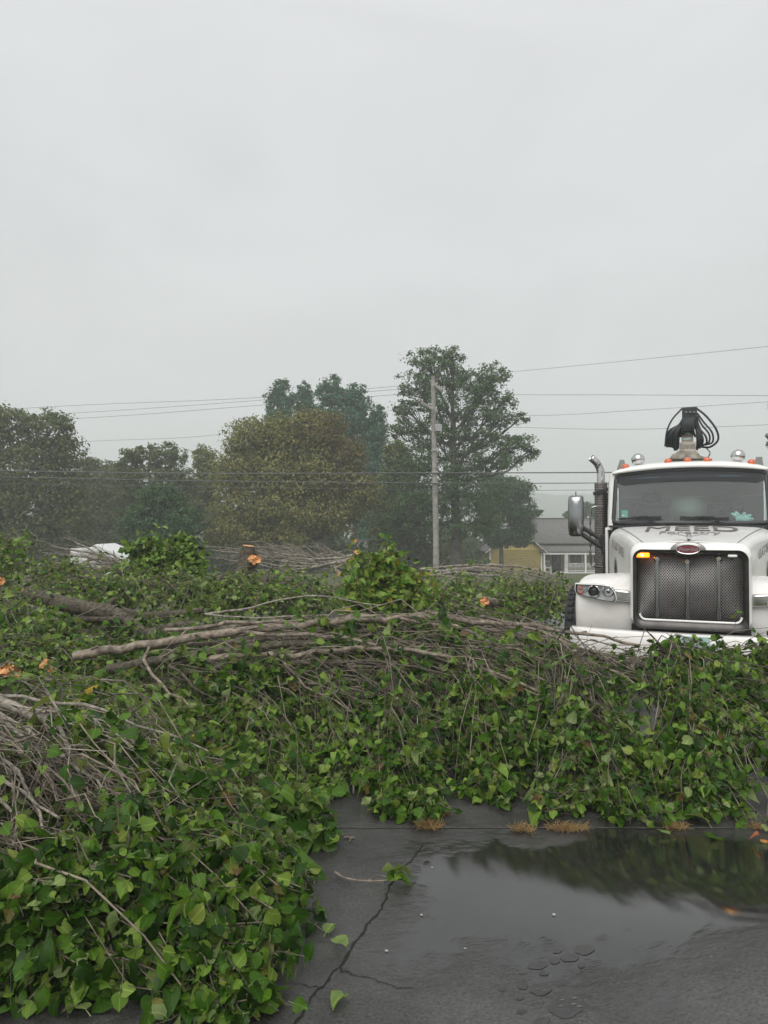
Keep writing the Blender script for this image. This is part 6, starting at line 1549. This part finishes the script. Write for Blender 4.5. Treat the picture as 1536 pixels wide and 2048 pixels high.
back('low brush in front of the white trailer', [([(60, 1190, 10), (250, 1180, 9.6), (420, 1180, 9.2)], .03, .01)], [([(80, 1150, 10.3), (430, 1150, 10.3), (430, 1225, 8.6), (120, 1225, 8.6)], 230, .5)], leaf='leaf_pale')
back('green brush under the standing log with the orange cut faces', [([(380, 1190, 9.6), (520, 1185, 9.2), (650, 1190, 8.8)], .03, .01)], [([(395, 1150, 10), (700, 1150, 10), (705, 1240, 7.8), (395, 1235, 8)], 240, .5)], bare=[([(480, 1110, 10.4), (700, 1120, 10), (690, 1210, 8.8), (500, 1200, 9)], 45)])
back('round leafy mound standing highest beside the white trailer', [([(330, 1180, 10.8), (325, 1130, 10.9), (300, 1085, 11)], .03, .008), ([(340, 1180, 10.8), (370, 1130, 10.8), (385, 1100, 10.9)], .02, .008)],
     [([(240, 1095, 10.7), (320, 1060, 10.9), (340, 1150, 10.4), (250, 1160, 10.4)], 150, .5), ([(310, 1062, 10.9), (410, 1085, 10.8), (410, 1165, 10.3), (320, 1160, 10.3)], 170, .5)], size=.078)
back('leafy crown top with yellowing leaves poking up in the middle of the brush', [([(740, 1240, 8.3), (755, 1170, 8.5), (765, 1090, 8.6)], .03, .006), ([(770, 1240, 8.2), (800, 1180, 8.4), (830, 1150, 8.5)], .02, .006), ([(720, 1240, 8.2), (700, 1180, 8.4), (690, 1150, 8.5)], .02, .006)],
     [([(700, 1130, 8.6), (790, 1085, 8.6), (800, 1230, 7.9), (690, 1235, 7.8)], 190, .5), ([(755, 1100, 8.6), (870, 1150, 8.5), (880, 1235, 7.9), (770, 1240, 7.8)], 170, .5)], leaf='leaf_yellowing', ends=[(765, 1082, 8.6), (770, 1078, 8.6), (760, 1090, 8.6), (715, 1112, 8.6), (800, 1106, 8.6), (825, 1120, 8.6), (790, 1095, 8.6)], size=.076)
back('pale leaved brush lying beyond the yellowing crown top', [([(820, 1220, 9), (920, 1200, 9), (1010, 1200, 9)], .025, .008)], [([(850, 1150, 10), (1000, 1150, 10), (1005, 1245, 8), (840, 1245, 8)], 150, .5)], leaf='leaf_pale', bare=[([(850, 1140, 10), (1050, 1140, 10), (1050, 1200, 9), (850, 1200, 9)], 40)])
back('pale leaved brush heap reaching to the front wheel of the truck', [([(960, 1220, 10.5), (1050, 1190, 10.5), (1140, 1200, 10)], .025, .008)], [([(985, 1150, 11.5), (1140, 1175, 11.5), (1125, 1245, 9), (985, 1245, 9)], 220, .5)], leaf='leaf_pale')
back('leafy branch top standing up at the very edge of the picture', [([(-140, 1190, 9.4), (-40, 1120, 9.5), (20, 1070, 9.5)], .025, .006)], [([(-110, 1055, 9.6), (62, 1055, 9.6), (75, 1180, 8.8), (-110, 1190, 8.6)], 130, .4)], leaf='leaf_pale', bare=[([(-60, 1045, 9.6), (140, 1080, 9.4), (120, 1140, 9.2), (-40, 1120, 9.2)], 26)])
back('sparse brush under the bare branches by the trailer', [([(60, 1160, 10.5), (150, 1140, 10.7), (240, 1140, 11)], .02, .008)], [([(70, 1110, 10.8), (150, 1120, 10.8), (250, 1155, 10.4), (70, 1170, 10.2)], 40, .4)], leaf='leaf_pale')

back('leafy branch carrying the brush on past the picture edge beside the lawn', [([(-700, 1260, 8), (-420, 1250, 7.9), (-120, 1260, 7.6)], .03, .01)], [([(-720, 1180, 8.8), (-110, 1175, 8.8), (-110, 1330, 6.6), (-720, 1340, 6.4)], 230, .4)])
back('far leafy branch carrying the brush on past the picture edge before the trees', [([(-500, 1150, 11), (-280, 1140, 10.8), (-60, 1140, 10.4)], .03, .01)], [([(-520, 1110, 11.2), (70, 1130, 11), (60, 1190, 9), (-520, 1190, 9)], 170, .4)])
branch('leafy branch carrying the nearest heap on past the picture edge', GA, [([(-520, 1560, 4.0), (-360, 1620, 3.6), (-200, 1720, 3.2)], .024, .006)], [([(-640, 1620, 3.6), (-150, 1600, 3.6), (-150, 1960, 2.7), (-640, 1960, 2.7)], 170, .25)], size=.058)
branch('leafy branch filling the gap past the picture edge between the heaps', GC, [([(-560, 1400, 5.4), (-380, 1420, 5.2), (-160, 1440, 5.0)], .024, .006)], [([(-700, 1340, 6.4), (-110, 1330, 6.4), (-130, 1600, 3.9), (-700, 1610, 3.8)], 170, .25)], size=.06)
# bare poles and twigs
def poles(label, base, tips, r0, extra_bare=(), bark='bark_lichen', **kw):
    lim = [([base[i % len(base)], *mid, tip], r0 * rng.uniform(.7, 1.15), .006) for i, (mid, tip) in enumerate(tips)]
    return branch(label, GC, lim, (), 'leaf', .066, extra_bare, bark=bark, twig='twig_grey', tr=.006, kind='mid', **kw)
poles('fan of bare grey branches in front of the white trailer', [(250, 1140, 11.2), (245, 1125, 11.2)],
      [([(180, 1100, 11.3)], (130, 1074, 11.4)), ([(190, 1108, 11.2)], (100, 1092, 11.3)), ([(200, 1118, 11.1)], (85, 1106, 11.2)), ([(190, 1128, 11)], (70, 1125, 11)), ([(170, 1135, 10.9)], (105, 1152, 10.8)), ([(180, 1120, 11)], (110, 1160, 10.6)), ([(200, 1135, 10.9)], (130, 1165, 10.5))], .032,
      [([(70, 1080, 11.3), (240, 1095, 11.2), (230, 1155, 10.8), (60, 1150, 10.8)], 130)])
poles('bundle of straight grey poles running behind the standing log', [(720, 1128, 11.5), (725, 1112, 11.6), (710, 1140, 11.2)],
      [([(600, 1112, 11.6)], (410, 1092, 11.8)), ([(600, 1118, 11.5)], (420, 1100, 11.7)), ([(600, 1125, 11.3)], (440, 1112, 11.5)), ([(590, 1132, 11.2)], (450, 1120, 11.3)), ([(600, 1138, 11)], (470, 1140, 11))], .03,
      [([(420, 1090, 11.8), (690, 1095, 11.8), (690, 1140, 11.2), (430, 1150, 11)], 110), ([(540, 1085, 11.6), (660, 1085, 11.6), (660, 1110, 11.4), (540, 1110, 11.4)], 30)])
poles('long bare poles arching over the pale brush towards the house', [(840, 1138, 12), (850, 1146, 11.8), (835, 1155, 11.5)],
      [([(960, 1130, 12.2), (1060, 1138, 12.2)], (1160, 1170, 11.8)), ([(960, 1136, 12), (1070, 1146, 12)], (1165, 1178, 11.6)), ([(950, 1142, 11.9), (1060, 1150, 11.8)], (1150, 1180, 11.4)), ([(960, 1150, 11.6), (1040, 1158, 11.5)], (1130, 1190, 11.1)), ([(940, 1160, 11.4), (1010, 1170, 11.2)], (1080, 1200, 10.8)), ([(930, 1134, 12.2), (1040, 1134, 12.3)], (1140, 1158, 12.2))], .03,
      [([(1000, 1135, 12.2), (1160, 1150, 12.1), (1160, 1190, 11.4), (1000, 1165, 11.6)], 90)])
poles('pale dead forked twig lying on the green brush', [(520, 1165, 9.6)], [([(545, 1145, 9.8)], (575, 1126, 10)), ([(545, 1150, 9.7), (570, 1175, 9.4)], (571, 1212, 9.0)), ([(540, 1180, 9.5)], (555, 1190, 9.3))], .014)
poles('thin broken branch with orange tip leaning on the yellowing crown top', [(700, 1122, 9.2)], [([(670, 1126, 9.3)], (655, 1135, 9.4)), ([(670, 1140, 9.2)], (705, 1160, 8.9)), ([(660, 1130, 9.3), (690, 1148, 9.1)], (720, 1165, 8.8))], .02)
poles('long thin leafless stem draped across the green brush', [(410, 1228, 7.8)], [([(480, 1220, 7.8), (560, 1200, 7.8), (640, 1192, 7.7)], (760, 1212, 7.4)), ([(500, 1235, 7.6), (620, 1232, 7.5)], (720, 1226, 7.3))], .012)

# thick trunk with its fork
def log(name, label, ctrl, r0, r1, cat='log', bark='bark_moss', group=None, parts=(), face0=True, face1=False, jag=0.0, ragged=0.0):
    P = np.array([at(*c) for c in ctrl]); L_ = np.linalg.norm(P[-1] - P[0]); n = max(8, int(L_ / .1))
    S = spline(P, n); o0 = S[0].copy(); root = tag(empty(name, o0), label, cat, group)
    R_ = np.linspace(r0, r1, n) * (1 + .06 * np.sin(np.arange(n) * 1.3) + rng.normal(0, .03, n))
    b = MB(); V, Q = tube_np(S - o0, R_, 18)
    V = V + unit(V - np.repeat(S - o0, 18, 0)) * (rng.normal(0, .06, (len(V), 1)) * r0)
    b.addnp(V, Q); tk = b.build('trunk', M[bark], root, fix=False)
    def face(i, sgn):
        t = unit(S[i] - S[i + sgn]); s = unit(np.cross(t, (0, 0, 1.0)) if abs(t[2]) < .9 else np.cross(t, (0, 1.0, 0))); u = np.cross(s, t)
        A = np.linspace(0, 2 * PI, 22, endpoint=False); b = MB(); rows = []
        rag = 1 + ragged * (np.sin(2 * A + 1) + .7 * np.sin(5 * A + 2) + rng.normal(0, .5, 22))
        for f_ in (.99, .8, .6, .4, .2):
            rr = R_[i] * f_ * rag * (1 + (rng.normal(0, .03, 22) if f_ < .9 else 0)); rows.append([S[i] - o0 + t * (.004 + jag * rng.normal(0, .22) * (f_ < .9) + jag * (.9 * math.sin(2.1 * a + i + f_ * 3) * math.cos(a * 1.0)) * (f_ < .9)) + r_ * (math.cos(a) * s + math.sin(a) * u) for a, r_ in zip(A, np.broadcast_to(rr, 22))])
        G_ = np.array(rows); G_ = np.concatenate((G_, G_[:, :1]), 1); b.grid(G_); b.P.append([b.n - 23 + k for k in range(22)])
        b.build('cut_face', M['cutwood'], root, smooth=False, fix=False)
    if face0: face(0, 1)
    if face1: face(-1, -1)
    for ctrl2, a0, a1 in parts:
        P2 = np.array([at(*c) for c in ctrl2]); S2 = spline(P2, max(7, int(np.linalg.norm(P2[-1] - P2[0]) / .1)))
        b = MB(); b.tube(S2 - o0, np.linspace(a0, a1, len(S2)), 12); b.build('limb', M[bark], root, fix=False)
    return root
log('forked_log', 'thick grey mossy trunk lying in the leaves, forking into several limbs', [(58, 1186, 8.3), (110, 1204, 8.1), (170, 1216, 7.9), (235, 1226, 7.7)], .095, .075, face0=True, jag=.015,
    parts=[([(225, 1222, 7.72), (262, 1246, 7.5), (300, 1272, 7.2), (330, 1285, 7.0)], .062, .042), ([(225, 1222, 7.75), (290, 1232, 7.8), (350, 1228, 7.9), (405, 1220, 7.9)], .055, .032), ([(290, 1270, 7.2), (330, 1258, 7.3), (365, 1248, 7.4), (400, 1252, 7.4), (450, 1262, 7.3)], .045, .025), ([(360, 1250, 7.35), (390, 1264, 7.2), (430, 1278, 7.0)], .04, .02), ([(250, 1240, 7.6), (200, 1240, 7.4), (150, 1238, 7.2)], .04, .025), ([(215, 1218, 7.8), (222, 1205, 7.8), (232, 1196, 7.8)], .035, .02)])
log('standing_log', 'dark upright log stump rising from the brush with an orange sawn top', [(497, 1092, 10.1), (494, 1120, 10.1), (490, 1180, 10.0)], .085, .15, face0=True, bark='bark_moss', parts=[])
def stub(label, a, c, r, jag=.02, bark='bark', ragged=.14):
    return log('cut_log', label, [a, ((a[0] + c[0]) / 2, (a[1] + c[1]) / 2, (a[2] + c[2]) / 2), c], r, r * .95, bark=bark, group='cut log ends showing in the brush', jag=jag, ragged=ragged)
stub('sawn limb end with bright orange face beside the dark standing log', (509, 1119, 9.6), (500, 1128, 10.1), .075, .03)
stub('jagged orange split log end by the lawn, biggest of the orange cuts', (22, 1345, 6.1), (-25, 1338, 6.9), .082, .06, ragged=.2)
stub('reddish round log face half hidden by leaves near the split log end', (97, 1331, 6.4), (125, 1322, 7.1), .062, .01)
stub('small orange split end on the pale brush beyond the yellowing crown', (969, 1203, 8.3), (990, 1206, 8.7), .052, .03)
stub('tiny orange cut tip poking from the left of the yellowing crown', (714, 1105, 9.0), (706, 1118, 9.1), .036, .015)
stub('small orange cut end at the picture edge under the edge branch top', (-2, 1162, 8.3), (-40, 1160, 8.7), .06, .02)

# ---- give the leaves out: those that show become leaf objects, the rest join as foliage
LV = []
for i, r in enumerate(REC):
    c = r['P'] + r['R'][:, :, 1] * r['S'][:, None] * .5 - CAM
    cy = c[:, 1] * math.cos(PITCH) + c[:, 2] * math.sin(PITCH); cz = -c[:, 1] * math.sin(PITCH) + c[:, 2] * math.cos(PITCH)
    px = 768 + F * c[:, 0] / cy; py = 1024 - F * cz / cy
    sz = F * r['S'] * .8 / cy
    LV.append(np.c_[np.full(len(px), i), np.arange(len(px)), px, py, cy, sz])
LV = np.concatenate(LV)
order = LV[:, 4].argsort(); LV = LV[order]
grid_ = np.zeros((2048 // 8 + 40, 1536 // 8 + 40), np.int16)
vis = np.zeros(len(LV), bool)
gx = ((LV[:, 2] + 80) / 8).astype(int); gy = ((LV[:, 3] + 80) / 8).astype(int)
for k in range(len(LV)):
    x, y = gx[k], gy[k]
    if 0 <= x < grid_.shape[1] and 0 <= y < grid_.shape[0]:
        h = max(0, int(LV[k, 5] / 20))
        vis[k] = grid_[y, x] == 0 and -30 < LV[k, 2] < 1566 and LV[k, 3] < 2078
        grid_[max(0, y - h):y + h + 1, max(0, x - h):x + h + 1] = 1
LEAFMESH = {}
def leaf_mesh(matk, k):
    if (matk, k) not in LEAFMESH:
        v, q, t = LEAF_FULL[k]; me = mesh_from('leaf', v, [q, t], True, None); leafuv(me, v); me.materials.append(M[matk]); LEAFMESH[matk, k] = me
    return LEAFMESH[matk, k]
NLEAF = 0
for i, r in enumerate(REC):
    rows = LV[LV[:, 0] == i]; v_ = vis[LV[:, 0] == i]
    cand = rows[v_ & (rows[:, 5] >= 9.5)]
    cand = cand[(-cand[:, 5]).argsort()][:300]
    chosen = cand[:, 1].astype(int)
    mask = np.ones(len(r['P']), bool); mask[chosen] = False
    P, R_, S = r['P'], r['R'], r['S']
    for j in chosen:
        o = bpy.data.objects.new('leaf', leaf_mesh(r['leaf'], int(rng.integers(0, 14))))
        o.parent = r['root']; s = float(S[j])
        m4 = np.eye(4); m4[:3, :3] = R_[j] * s; m4[:3, 3] = P[j] - r['o0']
        o.matrix_basis = Matrix(m4.tolist())
        COL.objects.link(o); NLEAF += 1
    T_ = LEAF_FULL if r['kind'] == 'full' else LEAF_MID + LEAF_FULL[:3]
    if mask.any():
        V, Q, T = scatter(T_, P[mask], R_[mask], S[mask], rng.integers(0, len(T_), int(mask.sum())))
        o = np_obj('foliage', V, Q, T, M[r['leaf']], r['root'], origin=r['o0']); o['kind'] = 'stuff'; leafuv(o.data, np.concatenate(UVS))
print('LEAVES', len(LV), 'as objects', NLEAF)

# ================================================================== SMALL THINGS ON THE GROUND
def loose_leaf(label, px, py, size, k, m, rz, tilt=0.25):
    p = ground_px(px, py, .012); p = ground_px(px, py, .012 + float(gd(p[0], p[1]))); g = 'leaves fallen on the wet asphalt'
    v, q, t = LEAF_FULL[k]; zmin = 0
    R_ = (Matrix.Rotation(rz, 3, 'Z') @ Matrix.Rotation(tilt, 3, 'X') @ Matrix.Rotation(tilt * .6, 3, 'Y'))
    V = np.array([R_ @ Vector(x * size) for x in v]); V[:, 2] -= V[:, 2].min()
    me = mesh_from('fallen_leaf', V, [q, t], True, None); leafuv(me, v); me.materials.append(m)
    o = bpy.data.objects.new('fallen_leaf', me); o.location = (p[0], p[1], .008 + float(gd(p[0], p[1]))); link(o); tag(o, label, 'leaf', g)
M['leaf_dead'] = leaf_mat('fallen_green_leaf', [(0, (.13, .20, .05)), (1, (.20, .26, .09))], (.25, .29, .15), rough=.4)
M['leaf_green'] = leaf_mat('fallen_dark_leaf', [(0, G2), (1, G3)], UND)
M['leaf_orange'] = leaf_mat('fallen_orange_leaf', [(0, (.34, .13, .03)), (1, (.36, .18, .04))], (.36, .20, .08))
M['leaf_red'] = leaf_mat('fallen_red_leaf', [(0, (.36, .11, .04)), (1, (.40, .16, .09))], (.36, .17, .08))
loose_leaf('pale folded leaf lying on the long crack', 693, 1897, .07, 3, M['leaf_dead'], 1.2, .5)
loose_leaf('pale yellow green leaf lying alone near the crack, closest to the camera', 689, 1994, .07, 1, M['leaf_dead'], 2.4, .3)
loose_leaf('green leaf standing on the wet joint under the heap', 1416, 1651, .11, 4, M['leaf_dead'], .5, .6)
loose_leaf('broad green leaf with bite marks on the dark wet asphalt', 1438, 1676, .11, 5, M['leaf_green'], 2.0, .2)
loose_leaf('small pale triangular leaf on the dark wet asphalt', 1340, 1670, .07, 0, M['leaf_dead'], .9, .3)
loose_leaf('orange leaf lying by the picture edge next to a red one', 1533, 1688, .042, 2, M['leaf_orange'], .3, .2)
loose_leaf('small red leaf beside the orange leaf', 1518, 1683, .035, 6, M['leaf_red'], 1.3, .3)
loose_leaf('yellow leaf under the shaded leaf wall on the joint', 1118, 1624, .11, 5, M['leaf_orange'], 1.6, .2)
loose_leaf('dark green leaf just off the flank of the nearest heap', 628, 1762, .07, 3, M['leaf_green'], .2, .4)
loose_leaf('small orange red leaf resting against the nearest heap', 606, 1803, .05, 1, M['leaf_red'], .7, .5)
loose_leaf('curled pale leaf at the foot of the nearest heap', 172, 2040, .09, 4, M['leaf_dead'], 1.0, .3)
loose_leaf('pale leaf tilted on the asphalt under the small hanging spur', 652, 1868, .06, 3, M['leaf_dead'], -.6, .5)
# broken twig with a tuft of leaves
tw = [ground_px(670, 1744, .02), ground_px(690, 1756, .02), ground_px(735, 1762, .02), ground_px(785, 1760, .025)]
o0 = tw[0]; root = tag(empty('fallen_twig', o0), 'bare bent twig with a tuft of green leaves at one end on the asphalt', 'twig')
b = MB(); b.tube(spline(np.array(tw) - o0, 14), np.linspace(.006, .003, 14), 6); b.build('stem', M['bark'], root, fix=False)
b = MB(); b.tube(spline(np.array([tw[2], tw[2] + (.05, .03, .01), tw[3] + (-.02, .02, .005)]) - o0, 6), np.linspace(.004, .002, 6), 5); b.build('side_stem', M['bark'], root, fix=False)
for k in range(9):
    v, q, t = LEAF_FULL[k % 8]; o = bpy.data.objects.new('leaf', leaf_mesh('leaf', k % 8)); o.parent = root
    p = tw[3] - o0 + np.array((rng.uniform(-.03, .05), rng.uniform(-.02, .03), .012 + .012 * (k % 4)))
    R_ = frames(np.array([[rng.normal(0, .5), rng.normal(0, .5), 1]]), np.array([[rng.normal(.5, .7), rng.normal(0, .7), .25]]))[0] * .062
    m4 = np.eye(4); m4[:3, :3] = R_; m4[:3, 3] = p; o.matrix_basis = Matrix(m4.tolist()); COL.objects.link(o)
for (pa, qa, pc, qc, l) in ((688, 1674, 706, 1675, 'short black twig lying near the low leafy spur'), (700, 1682, 700, 1676, 'tiny dark stick next to the short black twig')):
    A_, B_ = ground_px(pa, qa, .008), ground_px(pc, qc, .008); b = MB(); b.tube(np.linspace(A_, B_, 4) - A_ + rng.normal(0, .003, (4, 3)) * (1, 1, 0), .005, 6); o = b.build('fallen_twig', M['bark'], None, fix=False); o.location = A_; tag(o, l, 'twig')
# pebbles
M['pebble'] = mat('pale_pebble', (.36, .35, .33), .6, var=.3)
for (px, py, s, l) in ((843, 1831, 0.0054, 'pale pebble by the mouth of the puddle'), (1108, 1833, 0.0066, 'dark edged pebble at the puddle rim'), (773, 1903, 0.0060, 'white pebble between the two crack leaves'), (930, 1898, 0.0042, 'tiny pale pebble on the open grey asphalt'), (864, 1736, 0.0042, 'small pebble beyond the twig tuft')):
    p = ground_px(px, py); p = ground_px(px, py, float(gd(p[0], p[1]))); bm = bmesh.new(); bmesh.ops.create_icosphere(bm, subdivisions=2, radius=s)
    for v in bm.verts: v.co = Vector((v.co.x * 1.2, v.co.y * .9, v.co.z * .7)) * (1 + rng.normal(0, .08))
    me = bpy.data.meshes.new('pebble'); bm.to_mesh(me); bm.free(); me.materials.append(M['pebble']); o = bpy.data.objects.new('pebble', me); o.location = (p[0], p[1], s * .55 + float(gd(p[0], p[1]))); link(o); tag(o, l, 'pebble', 'pebbles on the asphalt')
# dry grass tufts in the joint
M['straw'] = mat('dry_grass', (.17, .10, .035), .7, color2=(.36, .24, .09), vscale=30)
def tuft(label, px, py, wpx, n, h):
    p = ground_px(px, py, .004); w = wpx * p[1] / F; root = np.array((p[0], p[1], .004))
    x = np.clip(rng.normal(0, w * .42, n), -w * .8, w * .8); y = rng.normal(0, .02, n); a = rng.uniform(0, 2 * PI, n); L_ = h * rng.uniform(.5, 1.2, n); out_ = rng.uniform(.3, 1.0, n)
    b0 = np.c_[x, y, np.zeros(n)]; dv = np.c_[np.cos(a) * out_, np.sin(a) * out_ - .15, rng.uniform(.35, 1, n)]
    dv = unit(dv) * L_[:, None]; P = np.stack((b0, b0 + dv * .6, b0 + dv + np.c_[np.zeros((n, 2)), -L_ * .25]), 1); P[:, :, 2] = np.maximum(P[:, :, 2], .002)
    V, Q = twigs_np(P, np.repeat(np.array([[.0015, .0012, .0005]]), n, 0), 3)
    o = np_obj('grass_tuft', V, Q, np.zeros((0, 3), int), M['straw']); o.location = root; tag(o, label, 'grass tuft', 'dry grass tufts in the joint')
tuft('dry tan grass tuft under the bulging leafy branch', 858, 1655, 30, 190, .075)
tuft('smaller dry grass tuft tucked behind the bulging branch', 885, 1628, 16, 80, .06)
tuft('short dry grass tuft alone on the joint', 1046, 1660, 30, 150, .06)
tuft('widest dry grass tuft on the joint', 1134, 1659, 50, 300, .06)
tuft('brown grass tuft half covered by hanging leaves', 1352, 1656, 26, 120, .055)
tuft('thin line of dry grass at the picture edge of the joint', 1512, 1656, 24, 70, .05)

# ================================================================== HAZE
M['haze'] = bpy.data.materials.new('haze'); M['haze'].use_nodes = True
hn = M['haze'].node_tree; hn.nodes.clear()
ho = hn.nodes.new('ShaderNodeOutputMaterial'); hv = hn.nodes.new('ShaderNodeVolumePrincipled')
hv.inputs['Density'].default_value = 0.0024; hv.inputs['Color'].default_value = (.86, .90, .89, 1); hv.inputs['Anisotropy'].default_value = 0.0
hn.links.new(hv.outputs[0], ho.inputs['Volume'])
b = MB(); b.box((-950, -60, -6.6), (950, 930, 52)); hz_ = b.build('haze', M['haze'], None, smooth=False); tag(hz_, None, None, None, 'stuff')
